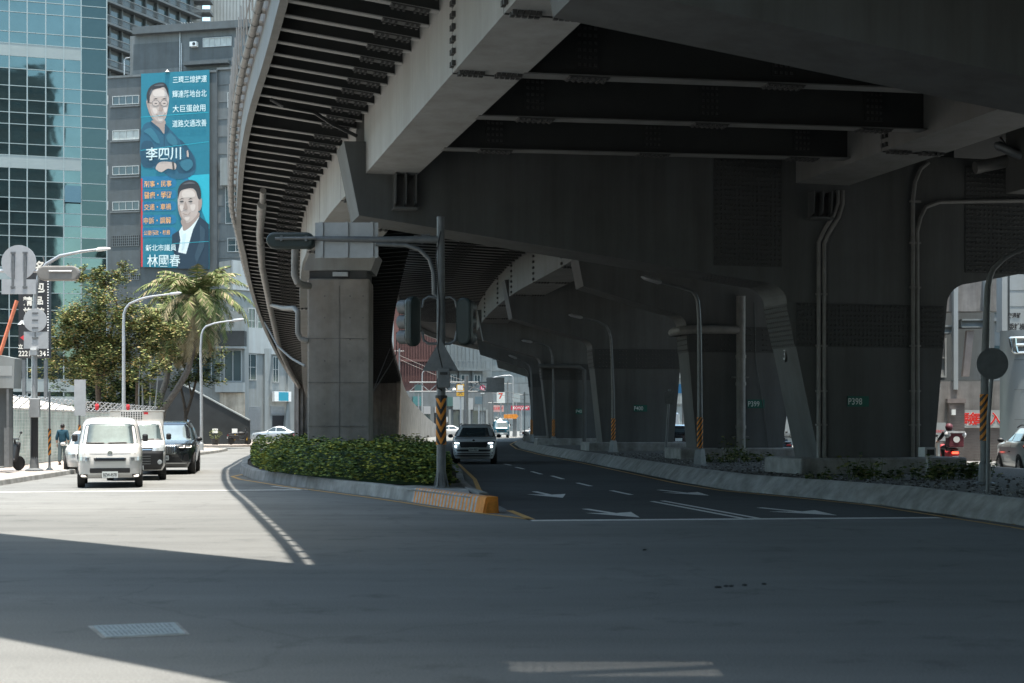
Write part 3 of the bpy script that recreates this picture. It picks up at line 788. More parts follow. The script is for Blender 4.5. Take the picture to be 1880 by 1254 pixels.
bb.tube([a, a.lerp(c, 0.08), a.lerp(c, 0.92), c], [0.05, 0.12, 0.12, 0.05], 10)
bb.tube([a.lerp(c, 0.5), a.lerp(c, 0.5) + V(0, 0.3, 0.1), a.lerp(c, .5) + V(0, 1.0, 0.6)], 0.03, 6)
o = bb.build('deck_lamp', M['galv'], None, smooth=True); tag(o, 'unlit tubular lamp hung beneath the deck beside the nearest pier', 'lamp')
# small plaque with a figure on the side of the nearest pier
c = PP(11.72, 3.55, 0.75)
bb = MB(); bb.lathe([(0.16, 0), (0.16, 0.03)], c, 20, M=Matrix(((0, 0, -1), (0, 0.55, 0), (1.3, 0, 0))) ); bb.build('plaque', M['bolt'], pier98)
text('3', 0.3, M['sign_back'], pier98, c + V(-0.04, -0.02, 0), -GX, (0, 0, 1), width=0.15, bold=0.01)
# fat drain pipe on the second pier
zt = 5.0
bb = MB()
x0 = P9(6.0, 0, -0.28)
bb.tube([P9(6.0, z, -0.28) for z in (0.5, 2, 4.2, 6.4)], 0.17, 10)
bb.tube([P9(4.05, 5.1, 1.0), P9(3.7, 5.1, 0.9), P9(3.6, 5.1, 0.2), P9(3.75, 5.12, -0.2), P9(4.2, 5.15, -0.35), P9(5.9, 5.15, -0.3)], 0.16, 10)
for z in (1.5, 3.1, 4.1): bb.tube([P9(6.0, z, -0.28), P9(6.0, z + 0.12, -0.28)], 0.20, 10)
for z in (1.2, 3.4): bb.box(P9(6.0, z, -0.2), (0.6, 0.3, 0.05))
bb.build('drain_pipe', M['pipe'], pier99, smooth=True)
bb = MB()
bb.tube([P1_(3.6, 5.15, -0.1), P1_(3.4, 5.15, -0.4), P1_(5.9, 5.1, -0.4), P1_(6.2, 4.9, -0.4), P1_(6.2, 0.4, -0.4)], 0.13, 8)
bb.build('drain_pipe', M['steel_pier'], pier01, smooth=True)
bb = MB(); bb.tube([P9(6.6, 6.2, -0.03), P9(6.65, 4, -0.03), P9(7.0, 2, -0.04), P9(7.15, 0.6, -0.04)], 0.012, 5); bb.build('cable', M['black'], pier99)

# ------------------------------------------------------------------ concrete pier under the ramp, abutment and retaining wall
cp = A(619.5, 777, 47.0); 
rpier = thing('ramp_pier', 'square board marked concrete pier carrying the curved ramp, standing in the hedge', 'bridge pier', (cp.x, 48, 0.24))
bb = MB(); pw = 2.04
bb.box((cp.x, 48.0, 3.36), (pw, 2.0, 6.24), math.radians(2)); bb.build('shaft', M['concrete'], rpier, bevel=0.05)
bb = MB()
fy = 46.995
for z in (1.6, 3.05, 4.5): bb.box((cp.x, fy - 0.005, z), (pw - 0.1, 0.01, 0.022), math.radians(2))
bb.box((cp.x + 0.06, fy - 0.005, 3.3), (0.018, 0.01, 5.9))
for z in frange(0.9, 5.9, 0.72):
    for x in (-0.85, -0.42, 0.42, 0.85): bb.lathe([(0.028, 0), (0.028, 0.012)], (cp.x + x, fy - 0.004, z), 8, M=Matrix(((1, 0, 0), (0, 0, -1), (0, 1, 0))))
bb.build('form_marks', M['concrete_dark'], rpier)
bb = MB(); bb.box((cp.x, 48, 6.62), (1.9, 1.7, 0.26)); bb.box((cp.x + 0.1, 46.98, 6.62), (0.5, 0.1, 0.14), mat=1); bb.build('bearing', [M['bolt'], M['galv']], rpier)
# cap piece: flared steel box over the pier
bb = MB()
za = 6.76
bb.ext([V(cp.x - 1.15, 0, za), V(cp.x + 1.1, 0, za), V(cp.x + 1.3, 0, za + 0.55), V(cp.x - 0.95, 0, za + 0.55)], V(0, 1.9, 0))
for p in bb.v: p.y += 47.1
bb.build('bearing_box', M['steel_light'], rpier)
abut = thing('abutment', 'curved concrete retaining wall where the exit ramp meets the ground', 'retaining wall', (-9, 114, 0))
bb = MB()
Pw = [V(Rx(d), d, 0) for d in frange(114, 208, 3)]
vs = []; fs = []
Wt = table({114: 5.5, 122: 4.7, 130: 4.0, 140: 3.5, 150: 3.05, 160: 2.6, 175: 1.8, 190: 1.0, 205: 0.35, 212: 0.2})
for p in Pw:
    h = Wt(p.y); vs += [V(p.x, p.y, 0), V(p.x, p.y, h), V(p.x - 0.35, p.y, h), V(p.x - 0.35, p.y, 0)]
for i in range(len(Pw) - 1):
    for j in range(4): fs.append((i * 4 + j, i * 4 + (j + 1) % 4, (i + 1) * 4 + (j + 1) % 4, (i + 1) * 4 + j))
fs.append((0, 1, 2, 3)); bb.add(vs, fs); bb.build('side_wall', M['concrete'], abut)
bb = MB(); bb.box((-13.3, 114.6, 2.63), (8.4, 0.6, 5.25)); bb.build('front_wall', M['concrete_dark'], abut)
bb = MB(); Pl = [V(Ex(d) + 0.2, d, 0) for d in frange(114, 208, 4)]; vs = []; fs = []
for p in Pl:
    h = max(0.9, Zr(p.y) + 1.0); vs += [V(p.x, p.y, 0), V(p.x, p.y, h), V(p.x + 0.35, p.y, h), V(p.x + 0.35, p.y, 0)]
for i in range(len(Pl) - 1):
    for j in range(4): fs.append((i * 4 + j, i * 4 + (j + 1) % 4, (i + 1) * 4 + (j + 1) % 4, (i + 1) * 4 + j))
bb.add(vs, fs); bb.build('side_wall', M['concrete'], abut)
# drain pipes along the ramp
bb = MB()
pd = lambda px, py, d: A(px, py, d)
def under(px, py, gap=0.28):
    d = 45.0
    for _ in range(60): d += 0.4 * ((Zr(d) - gap - EYE) * F / (HOR - py) - d)
    return A(px, py, d)
bb.tube([under(483, 350, 0.05), under(482, 372, 0.2)], 0.10, 10)
bb.tube([under(*q) for q in ((481, 375), (477, 430), (481, 490), (495, 560), (513, 640), (536, 690), (556, 720))], [0.125, 0.13, 0.135, 0.14, 0.15, 0.155, 0.16], 10)
for (a, c) in (((481, 375), (479, 400)), ((478, 445), (480, 470))): bb.tube([under(*a), under(*c)], 0.15, 10)
bb.build('drain_pipe', M['pipe'], ramp, smooth=True)
bb = MB(); bb.tube([pd(542, 455, 46), pd(541, 505, 46), pd(546, 518, 46), pd(556, 524, 46.2), pd(568, 525, 46.5)], 0.12, 10)
bb.tube([under(497, 560), pd(520, 566, 56), pd(540, 566, 47.4), pd(547, 572, 47), pd(547, 612, 47), pd(552, 622, 47), pd(566, 626, 47)], 0.09, 10)
bb.tube([under(486, 592), pd(510, 636, 62), pd(535, 658, 54), pd(560, 672, 48)], 0.045, 6)
bb.build('drain_pipe', M['pipe'], ramp, smooth=True)
bb = MB(); bb.tube([pd(497, 182, 33), pd(520, 195, 33), pd(575, 205, 33.5), pd(610, 228, 34), pd(655, 250, 34.4)], 0.045, 6); bb.build('cable', M['black'], viaduct)
bb = MB()
bb.tube([pd(728, 610, 60), pd(728, 650, 60), pd(676, 735, 49)], 0.02, 5); bb.tube([pd(716, 640, 60), pd(678, 735, 49)], 0.015, 5); bb.build('cable', M['black'], ramp)

# on ramp joining the deck overhead, out of frame: its shadow crosses the near road
bb = MB(); strip(bb, Ex, lambda d: Rx(d) - 0.4, frange(115, 208, 3), lambda d: Zr(d) + 0.05, 0.1); bb.build('ramp_surface', M['concrete_dark'], abut)
u = V(0.747, -0.665, 0); n = V(0.665, 0.747, 0)
SHX = V(sv.x / sv.z, sv.y / sv.z, 0) * 10.5
onr = thing('approach_ramp', 'narrow approach ramp crossing above the near road, seen only by the broad shadow it casts', 'ramp', (-10, 14, 0))
bb = MB()
q = [n * 5.73 + u * -60, n * 11.1 + u * -60, n * 11.1 + u * -11.6, n * 5.73 + u * -4.4]
bb.ext([p + SHX + V(0, 0, 9.9) for p in q], V(0, 0, 0.8)); bb.build('deck_slab', M['concrete_dark'], onr)
bb = MB()
for k in (-36,): bb.box(n * 8.4 + u * k + SHX + V(0, 0, 4.94), (1.6, 1.6, 9.9), 0.7)
bb.build('column', M['concrete'], onr)
# ------------------------------------------------------------------ buildings
class Face:
    'a facade plane: o a point on it, r the direction along it (seen left to right)'
    def __init__(s, o, r):
        s.o = V(o[0], o[1], 0); s.r = V(r[0], r[1], 0).normalized(); s.n = V(s.r.y, -s.r.x, 0)
    def P(s, t, z, o=0.0): return s.o + s.r * t + s.n * o + V(0, 0, z)
    def tz(s, px, py):
        k = (px - 940) / F
        t = (k * s.o.y - s.o.x) / (s.r.x - k * s.r.y)
        d = s.o.y + s.r.y * t
        return t, EYE + (HOR - py) * d / F
    def at(s, px, py, o=0.0): return s.P(*s.tz(px, py), o)
    def poly(s, bb, pts, o0, o1, mat=0):
        q = [s.at(x, y, o0) for x, y in pts]; bb.ext(q, s.n * (o1 - o0), mat); return bb
    def slab(s, bb, t0, t1, z0, z1, o0, o1, mat=0):
        bb.ext([s.P(t0, z0, o0), s.P(t1, z0, o0), s.P(t1, z1, o0), s.P(t0, z1, o0)], s.n * (o1 - o0), mat); return bb
    def px(s, bb, x0, y0, x1, y1, o0, o1, mat=0):
        'upright rectangle given by two photo corners'
        t0, z1 = s.tz(x0, y0); t1, _ = s.tz(x1, y0); _, z0 = s.tz((x0 + x1) / 2, y1); _, z1 = s.tz((x0 + x1) / 2, y0)
        return s.slab(bb, t0, t1, z0, z1, o0, o1, mat)
    def window(s, parent, t0, t1, z0, z1, n=2, rows=1, fr=None, gl=None, bw=0.07, name='window', d=0.1, o=0.0):
        bb = MB(); fr = fr or M['win_frame']; gl = gl or M['win_glass']
        s.slab(bb, t0, t1, z0, z1, o - 0.02, o + 0.012, 1)
        for (a, b_, c, e) in ((t0, t1, z0, z0 + bw), (t0, t1, z1 - bw, z1), (t0, t0 + bw, z0 + bw, z1 - bw), (t1 - bw, t1, z0 + bw, z1 - bw)):
            s.slab(bb, a, b_, c, e, o - 0.01, o + d)
        for i in range(1, n):
            t = lerp(t0, t1, i / n); s.slab(bb, t - bw * .4, t + bw * .4, z0 + bw, z1 - bw, o + 0.0, o + d * .8)
        for i in range(1, rows):
            z = lerp(z0, z1, i / rows); s.slab(bb, t0 + bw, t1 - bw, z - bw * .4, z + bw * .4, o + 0.0, o + d * .7)
        return bb.build(name, [fr, gl], parent)
    def winpx(s, parent, x0, y0, x1, y1, **k):
        t0, _ = s.tz(x0, y0); t1, _ = s.tz(x1, y0); _, z0 = s.tz((x0 + x1) / 2, y1); _, z1 = s.tz((x0 + x1) / 2, y0)
        return s.window(parent, t0, t1, z0, z1, **k)
M['win_frame'] = mat('window_frame', (0.45, 0.46, 0.45), 0.5, metal=0.3, var=0.05)
M['win_glass'] = mat('window_glass', (0.05, 0.075, 0.08), 0.08, var=0.1, scale=0.7, spec=0.8)
M['win_curtain'] = mat('window_curtain', (0.40, 0.42, 0.40), 0.4, var=0.25, scale=1.5)
def curtain(name, col, metal=0.9, rough=0.03, wav=0.02):
    m = mat(name, col, rough, metal=metal, var=0.08, scale=0.5)
    nt = m.node_tree; ns = nt.nodes; b = ns['Principled BSDF']
    tc = ns.new('ShaderNodeTexCoord'); n = ns.new('ShaderNodeTexNoise'); n.inputs['Scale'].default_value = 0.45; n.inputs['Detail'].default_value = 2
    bp = ns.new('ShaderNodeBump'); bp.inputs['Strength'].default_value = wav; bp.inputs['Distance'].default_value = 0.3
    nt.links.new(tc.outputs['Object'], n.inputs['Vector']); nt.links.new(n.outputs['Fac'], bp.inputs['Height']); nt.links.new(bp.outputs[0], b.inputs['Normal'])
    return m
M['tower_glass'] = curtain('curtain_glass', (0.115, 0.165, 0.165))
M['tower_glass_dark'] = curtain('curtain_glass_dark', (0.055, 0.08, 0.08))
M['mullion'] = mat('mullion_aluminium', (0.26, 0.30, 0.30), 0.4, metal=0.3, var=0.04)
M['spandrel'] = mat('spandrel_panel', (0.22, 0.255, 0.255), 0.5, var=0.06, scale=0.6)
M['grey_tile'] = mat('grey_tile_wall', (0.082, 0.095, 0.101), 0.75, scale=0.8, var=0.14, streak=0.12)
M['grey_wall'] = mat('grey_render_wall', (0.14, 0.155, 0.16), 0.85, scale=0.5, var=0.12, streak=0.2)
M['pale_wall'] = mat('pale_render_wall', (0.23, 0.25, 0.25), 0.85, scale=0.5, var=0.12, streak=0.2)
M['white_wall'] = mat('white_render_wall', (0.31, 0.335, 0.34), 0.8, scale=0.5, var=0.08, streak=0.12)
M['dark_stone'] = mat('dark_stone', (0.028, 0.032, 0.034), 0.6, scale=0.9, var=0.25, spec=0.3)
M['shutter'] = mat('roller_shutter', (0.25, 0.265, 0.27), 0.6, metal=0.2, var=0.1)
M['rust_red'] = mat('rust_red_sheet', (0.075, 0.030, 0.026), 0.7, scale=0.7, var=0.25, streak=0.3)
M['sheet_grey'] = mat('grey_sheet', (0.14, 0.16, 0.165), 0.6, metal=0.1, scale=0.4, var=0.1, streak=0.15)
M['brick_grey'] = mat('grey_brick', (0.20, 0.17, 0.16), 0.9, scale=2, var=0.2)
def frontface(px, d, r=(1, 0)): return Face(A(px, 777, d), r)

# --- glass tower
fc = frontface(196, 125, (0.956, 0.292))
tower = thing('glass_tower', 'tall teal glass office tower with pale horizontal bands at the far left', 'office tower', (fc.P(-10, 0).x, fc.P(-10, 0).y, 0))
TT = [0.0] + [fc.tz(x, 400)[0] for x in (149, 117, 84, 50, 17, -16, -49, -82)] + [-20.0]
H = [1.07, 1.49, 1.2, 1.1, 1.0, 1.7, 1.0]
zz = []; z = 33.4 + 9.68 * 1
rows = []            # (z0, z1, kind)
zb = 33.4 + 2 * 9.66
while zb > 1:
    rows.append((zb, zb + 1.1, 'band')); zt = zb
    for h in H: rows.append((zt - h, zt, 'glass')); zt -= h
    zb -= 9.66
gb, ml = MB(), MB()
random.seed(21)
for (z0, z1, k) in rows:
    z0 = max(z0, 0.15); sp = MB()
    if z1 <= z0: continue
    for i in range(len(TT) - 1):
        t1, t0 = TT[i], TT[i + 1]
        if k == 'band' and i > 0: fc.slab(sp, t0, t1, z0, z1, -0.25, 0.03); continue
        e = [random.uniform(-0.0022, 0.0022) for _ in range(2)]
        w, h = t1 - t0, z1 - z0
        vs = [fc.P(t0, z0, -0.02 - e[0] * w - e[1] * h), fc.P(t1, z0, -0.02 + e[0] * w - e[1] * h), fc.P(t1, z1, -0.02 + e[0] * w + e[1] * h), fc.P(t0, z1, -0.02 - e[0] * w + e[1] * h)]
        if random.random() < 0.008 or i == 0 and random.random() < .9:
            gd = MB(); gd.ext(vs, -fc.n * 0.03); gd.build('darkened_pane', M['tower_glass_dark'], tower); continue  # darker glass, mainly the right column, with a dark reflection put into its colour
        gb.add(vs, [(0, 1, 2, 3)])
    if sp.v: sp.build('spandrel_band', M['spandrel'], tower)
    if k == 'glass': fc.slab(ml, -20, 0, z0 - 0.03, z0 + 0.03, -0.05, 0.05)
for t in TT: fc.slab(ml, t - 0.05, t + 0.05, 0.1, 54, -0.05, 0.07)
body = MB(); body.ext([fc.P(-20, 0.1, -0.3), fc.P(-0.05, 0.1, -0.3), fc.P(-0.05, 54, -0.3), fc.P(-20, 54, -0.3)], -fc.n * 16)
body.build('core', M['grey_tile'], tower)
gb.build('curtain_glass', M['tower_glass'], tower); ml.build('mullion_grid', M['mullion'], tower)
bb = MB(); t0, z0 = fc.tz(119, 372); t1, z1 = fc.tz(149, 342)
bb.ext([fc.P(t0, z0, 0.35), fc.P(t1, z0, 0.35), fc.P(t1, z1, 0.08), fc.P(t0, z1, 0.08)], fc.n * 0.03); bb.build('open_window', M['tower_glass'], tower)
bb = MB(); fc.px(bb, -40, 728, 196, 742, 0.05, 0.25); bb.build('sill_band', M['spandrel'], tower)

# --- apartment tower behind it
f2 = Face(A(188, 777, 205), (0.42, 0.91))
apt = thing('apartment_tower', 'dark apartment tower with stacked balconies behind the glass tower', 'apartment tower', (f2.P(8, 0).x, f2.P(8, 0).y, 0))
bb = MB(); f2.slab(bb, 0, 23, 0, 76, -14, -1.4); bb.build('wall', M['grey_tile'], apt)
for i in range(23):
    z = 2 + i * 3.2; bs = br = wn_ = MB()
    f2.slab(bs, -0.2, 23.2, z, z + 0.35, -1.39, 0.0)
    for k in range(5): f2.slab(br, -0.2, 23.2, z + 0.5 + k * 0.16, z + 0.55 + k * 0.16, -0.12, -0.04, 1)
    f2.slab(br, -0.2, 23.2, z + 1.25, z + 1.36, -0.16, 0, 1)
    for k in range(8):
        f2.slab(wn_, 0.5 + k * 2.7, 2.4 + k * 2.7, z + 0.5, z + 2.6, -1.38, -1.3, 2)
    for k in range(9): f2.slab(bs, k * 2.7 - 0.15, k * 2.7 + 0.15, z + 0.35, z + 3.2, -1.39, -0.9)
    bs.build('balcony', [M['grey_tile'], M['grey_wall'], M['win_glass']], apt)
f3 = frontface(330, 232)
o = thing('pale_tower', 'slim pale tower top showing between the dark apartments and the corrugated roof block', 'tower', (f3.P(1, 0).x, 188, 0))
bb = MB(); f3.px(bb, 322, -60, 352, 777, -8, 0); bb.build('wall', M['pale_wall'], o)
bb = MB()
for y in range(-50, 120, 22): f3.px(bb, 352.5, y, 385, y + 6, -3, -0.2)
f3.px(bb, 352.5, 40, 386, 777, -8, -3); bb.build('balcony_slab', M['grey_wall'], o)
f3b = frontface(386, 238)
o = thing('corrugated_block', 'pale ribbed sheet metal block rising behind the grey building with the banner', 'building', (f3b.P(3, 0).x, 194, 0))
bb = MB(); f3b.px(bb, 386, -60, 520, 777, -10, 0); bb.build('wall', M['white_wall'], o)
bb = MB()
for x in range(386, 520, 6): f3b.px(bb, x, -60, x + 1.6, 300, 0.001, 0.10)
bb.build('cladding_rib', M['pale_wall'], o)

# --- grey building that carries the banner
f4 = Face(A(197, 777, 172), (0.975, -0.22))
gbld = thing('grey_building', 'dark grey tiled office block carrying the tall blue banner', 'office building', (f4.P(7, 0).x, f4.P(7, 0).y, 0))
bb = MB(); f4.px(bb, 150, 138, 398, 800, -9, 0); bb.build('wall', M['grey_tile'], gbld)
bb = MB(); f4.px(bb, 398, 122, 500, 800, -9, -0.35); bb.build('wing_wall', M['grey_wall'], gbld)
bb = MB()
for y in range(150, 520, 32): f4.px(bb, 399, y, 500, y + 2.2, -0.36, -0.28)
f4.px(bb, 397, 121, 500, 125, -0.5, -0.1); f4.px(bb, 150, 136, 398, 140, -0.3, 0.12)
bb.build('string_course', M['grey_wall'], gbld)
bb = MB(); f4.px(bb, 230, 54, 464, 138, -8, -1.2); f4.px(bb, 236, 74, 322, 122, -1.3, -1.19, 1); f4.px(bb, 340, 62, 418, 104, -1.3, -1.19, 1); bb.build('roof_house', [M['grey_wall'], M['grey_tile']], gbld)
bb = MB(); f4.px(bb, 240, 40, 470, 53.5, -9, -0.4); f4.px(bb, 334, 110, 416, 116, -1.2, -0.3); bb.build('roof_slab', M['grey_tile'], gbld)
f4.winpx(gbld, 365, 64, 418, 81, n=5, o=-1.18, gl=M['win_curtain'])
for (y0, y1, g_) in ((176, 192, M['win_glass']), (239, 257, M['win_curtain']), (305, 321, M['win_glass']), (370, 386, M['win_glass'])):
    f4.winpx(gbld, 207, y0, 256, y1, n=4, gl=g_)
    f4.winpx(gbld, 185, y0, 199, y1, n=2, gl=g_)
for y in (168, 232, 298, 362):
    bb = MB(); f4.px(bb, 203, y + 26, 257, y + 28.5, 0.001, 0.15); bb.build('sill', M['grey_wall'], gbld)
for (y0, y1) in ((432, 452), (496, 514)):
    bb = MB(); f4.px(bb, 205, y0, 257, y1, 0.0, 0.02, 1)
    for i in range(14): f4.px(bb, 206 + i * 3.7, y0 + 0.5, 207.5 + i * 3.7, y1 - 0.5, 0.021, 0.06)
    for i in range(5): f4.px(bb, 205.5, y0 + i * (y1 - y0) / 4.2, 256.5, y0 + 1 + i * (y1 - y0) / 4.2, 0.061, 0.08)
    bb.build('lattice_vent', [M['grey_wall'], M['black_paint']], gbld)
for (x0, y0, x1, y1) in ((416, 168, 446, 196), (416, 232, 446, 262), (416, 436, 446, 462), (412, 330, 446, 410)):
    f4.winpx(gbld, x0, y0, x1, y1, n=2, rows=2, o=-0.34)
bb = MB(); f4.px(bb, 410, 292, 437, 342, -0.34, 0.9); bb.build('sign_box', M['pale_wall'], gbld)
bb = MB(); c = f4.at(350, 78, -0.9)
bb.box(c, (0.85, 0.6, 0.55), math.atan2(f4.r.y, f4.r.x)); bb.lathe([(0.2, 0), (0.2, 0.02)], c + f4.n * 0.3 + f4.r * 0.12, 12, 1, Matrix((f4.r, V(0, 0, 1), f4.n)).transposed())
o = bb.build('air_conditioner', [M['white'], M['black_paint']], gbld)
bb = MB()
bb.tube([f4.at(323, 55, -1.05), f4.at(323, 128, -1.05)], 0.06, 6); bb.tube([f4.at(326, 75, -1.05), f4.at(326, 128, -1.05)], 0.05, 6)
bb.tube([f4.at(229, 138, 0.1), f4.at(229, 112, 0.1), f4.at(232, 107, 0.1), f4.at(239, 106, 0.1)], 0.06, 6)
bb.build('vent_pipe', M['galv'], gbld)
bb = MB(); f4.px(bb, 199, 460, 258, 505, -0.02, 0.04)
bb.build('grille_band', M['grey_tile'], gbld)
o = thing('roof_aerial', 'two thin white television aerials on the grey roof house', 'aerial', f4.at(305, 42, -3)[:])
bb = MB()
for px_, py_ in ((290, 34), (328, 30)):
    a = f4.at(px_, 45, -3); c = f4.at(px_, py_, -3); bb.tube([a, c], 0.03, 5)
    for k in range(5): bb.tube([c + f4.r * (k * 0.35 - 0.9) - f4.n * 0.4, c + f4.r * (k * 0.35 - 0.9) + f4.n * 0.4], 0.015, 4)
    bb.tube([c - f4.r * 1.0, c + f4.r * 0.9], 0.02, 4)
bb.build('mast', M['white'], o)

# --- the banner: flat printed sheet with two portraits and lettering
def flatm(name, col): return mat(name, col, 0.6, var=0.05, scale=2)
BC = {'skin_hi': flatm('printed_skin_light', (0.63, 0.53, 0.47)), 'grey': flatm('printed_grey', (0.10, 0.10, 0.11)), 'shirt_hi': flatm('printed_shirt_light', (0.03, 0.15, 0.21)), 'suit_hi': flatm('printed_suit_light', (0.03, 0.065, 0.095)), 'blue': flatm('banner_blue', (0.010, 0.17, 0.235)), 'deep': flatm('banner_deep_blue', (0.010, 0.16, 0.30)), 'pale': flatm('banner_pale_blue', (0.02, 0.40, 0.50)),
      'skin': flatm('printed_skin', (0.50, 0.40, 0.35)), 'skin2': flatm('printed_skin_shade', (0.36, 0.27, 0.23)), 'hair': flatm('printed_hair', (0.03, 0.03, 0.035)), 'shirt': flatm('printed_shirt', (0.018, 0.10, 0.16)),
      'shirt2': flatm('printed_shirt_fold', (0.012, 0.065, 0.11)), 'white': flatm('printed_white', (0.72, 0.78, 0.78)), 'suit': flatm('printed_suit', (0.012, 0.035, 0.06)), 'or': flatm('printed_orange', (0.75, 0.38, 0.14)),
      'line': flatm('printed_line', (0.06, 0.055, 0.055)), 'red': flatm('printed_red', (0.55, 0.03, 0.04)), 'cream': flatm('printed_cream', (0.60, 0.72, 0.72))}
fb = Face(f4.at(258, 777, 0.35), (0.975, -0.22))
banner = thing('banner', 'tall blue campaign banner with two portraits and Chinese lettering on the grey building', 'banner', (fb.at(320, 400).x, fb.at(320, 400).y, 9.5))
def bp(x, y):   # from the upper banner close-up to photo pixels
    return (240 + x / 6.27, 120 + y / 6.27)
def bq(x, y): return (240 + x / 6.27, 310 + y / 6.27)
bb = MB(); fb.poly(bb, [(259, 135.5), (384.5, 128), (384.5, 494), (259, 490)], -0.05, 0.0); bb.build('sheet', BC['blue'], banner)
lay = [0.002]
def sh(pts, key, name, conv=None, smooth=0):
    p = [conv(*q) if conv else q for q in pts]
    if smooth:
        out = []; n = len(p)
        for i in range(n):
            a, b_, c, d = p[i - 1], p[i], p[(i + 1) % n], p[(i + 2) % n]
            for k in range(3):
                t = k / 3
                out.append(tuple(0.5 * ((2 * b_[j]) + (-a[j] + c[j]) * t + (2 * a[j] - 5 * b_[j] + 4 * c[j] - d[j]) * t * t + (-a[j] + 3 * b_[j] - 3 * c[j] + d[j]) * t ** 3) for j in (0, 1)))
        p = out
    lay[0] += 0.0016
    bb = MB(); bb.add([fb.at(x, y, lay[0]) for x, y in p], [tuple(range(len(p)))])
    return bb.build(name, BC[key], banner)
def ell(cx, cy, rx, ry, key, name, conv): return sh([(cx + rx * math.cos(a * math.pi / 8), cy + ry * math.sin(a * math.pi / 8)) for a in range(16)], key, name, conv)
# lower half: wave, pills
sh([(120, 90), (520, 80), (905, 60), (905, 210), (700, 160), (560, 105), (300, 110), (125, 130)], 'deep', 'wave', bq)
sh([(259, 328), (262, 328), (262, 490), (259, 490)], 'red', 'edge_strip')
sh([(640, 20 + 60), (905, 60), (905, 700), (820, 480), (800, 300)], 'pale', 'wave', bq, 0)
for y in (170, 300, 435, 590, 735):
    sh([(135, y - 55), (490, y - 62), (520, y - 45), (528, y - 10), (520, y + 30), (490, y + 48), (135, y + 55)], 'deep', 'pill', bq)
# first portrait
sh([(125, 740), (230, 650), (330, 740), (390, 800), (440, 730), (560, 850), (700, 1000), (750, 1100), (740, 1230), (640, 1300), (480, 1300), (330, 1200), (125, 1130)], 'shirt', 'portrait_shirt', bp, 1)
sh([(125, 900), (230, 870), (270, 940), (330, 1120), (200, 1180), (125, 1130)], 'shirt2', 'portrait_fold', bp, 1)
sh([(560, 850), (700, 1000), (740, 1200), (560, 1240), (520, 1100), (640, 1060)], 'shirt2', 'portrait_fold', bp, 1)
sh([(380, 800), (395, 800), (392, 930), (384, 930)], 'shirt2', 'portrait_placket', bp)
sh([(240, 640), (330, 620), (400, 640), (398, 720), (384, 790), (330, 720), (260, 680)], 'skin2', 'portrait_neck', bp, 1)
sh([(230, 640), (330, 720), (384, 800), (340, 770), (240, 690), (225, 665)], 'shirt2', 'portrait_collar', bp)
sh([(395, 670), (450, 730), (430, 775), (388, 795)], 'shirt2', 'portrait_collar', bp)
sh([(185, 430), (200, 300), (260, 230), (350, 205), (410, 240), (440, 330), (440, 420), (425, 520), (400, 610), (350, 660), (290, 650), (240, 600), (205, 520)], 'skin', 'portrait_face', bp, 1)
sh([(178, 410), (200, 420), (205, 500), (190, 480)], 'skin2', 'portrait_ear', bp)
sh([(195, 420), (185, 330), (230, 240), (320, 200), (390, 205), (430, 270), (440, 370), (425, 330), (390, 255), (330, 265), (260, 285), (225, 340), (218, 420)], 'hair', 'portrait_hair', bp, 1)
sh([(190, 430), (215, 440), (235, 540), (290, 630), (340, 655), (290, 650), (240, 600), (205, 520)], 'skin2', 'portrait_shade', bp, 1)
sh([(260, 300), (330, 275), (400, 300), (415, 350), (340, 360), (270, 355)], 'skin_hi', 'portrait_forehead', bp, 1)
sh([(250, 500), (290, 490), (310, 540), (275, 560)], 'skin_hi', 'portrait_cheek', bp, 1); sh([(375, 490), (415, 480), (418, 530), (395, 545)], 'skin_hi', 'portrait_cheek', bp, 1)
sh([(315, 605), (370, 600), (365, 635), (330, 640)], 'skin_hi', 'portrait_chin', bp, 1)
sh([(215, 330), (240, 270), (255, 280), (228, 350)], 'grey', 'portrait_hair_side', bp); sh([(270, 235), (350, 215), (390, 228), (330, 240)], 'grey', 'portrait_hair_light', bp, 1)
sh([(150, 760), (230, 720), (300, 800), (340, 900), (280, 880), (210, 800)], 'shirt_hi', 'portrait_fold', bp, 1); sh([(410, 830), (460, 780), (540, 870), (520, 930), (450, 900)], 'shirt_hi', 'portrait_fold', bp, 1); sh([(560, 1120), (680, 1080), (720, 1150), (640, 1220)], 'shirt_hi', 'portrait_fold', bp, 1)
for cx in (290, 388):
    ell(cx, 436, 43, 38, 'grey', 'portrait_glasses', bp); ell(cx, 437, 38, 33, 'skin', 'portrait_lens', bp); ell(cx + 2, 440, 16, 5, 'hair', 'portrait_eye', bp)
    sh([(cx - 35, 395), (cx, 378), (cx + 30, 388), (cx, 390)], 'hair', 'portrait_brow', bp)
sh([(195, 425), (246, 432), (246, 440), (195, 436)], 'line', 'portrait_glasses', bp); sh([(332, 430), (346, 430), (346, 437), (332, 437)], 'line', 'portrait_glasses', bp)
sh([(335, 450), (345, 450), (372, 510), (360, 525), (320, 525), (330, 505)], 'skin2', 'portrait_nose', bp, 1)
sh([(290, 560), (350, 572), (405, 548), (380, 590), (330, 595)], 'skin2', 'portrait_mouth', bp, 1); sh([(312, 569), (350, 577), (388, 561), (368, 579), (337, 582)], 'skin_hi', 'portrait_teeth', bp)
sh([(290, 1180), (330, 1120), (420, 1110), (520, 1130), (515, 1200), (430, 1190), (360, 1230), (310, 1210)], 'skin', 'portrait_hand', bp, 1)
sh([(478, 1110), (500, 1110), (510, 1200), (485, 1205)], 'line', 'portrait_bracelet', bp)
sh([(650, 1050), (648, 990), (662, 975), (672, 1030), (668, 1060)], 'skin', 'portrait_thumb', bp)
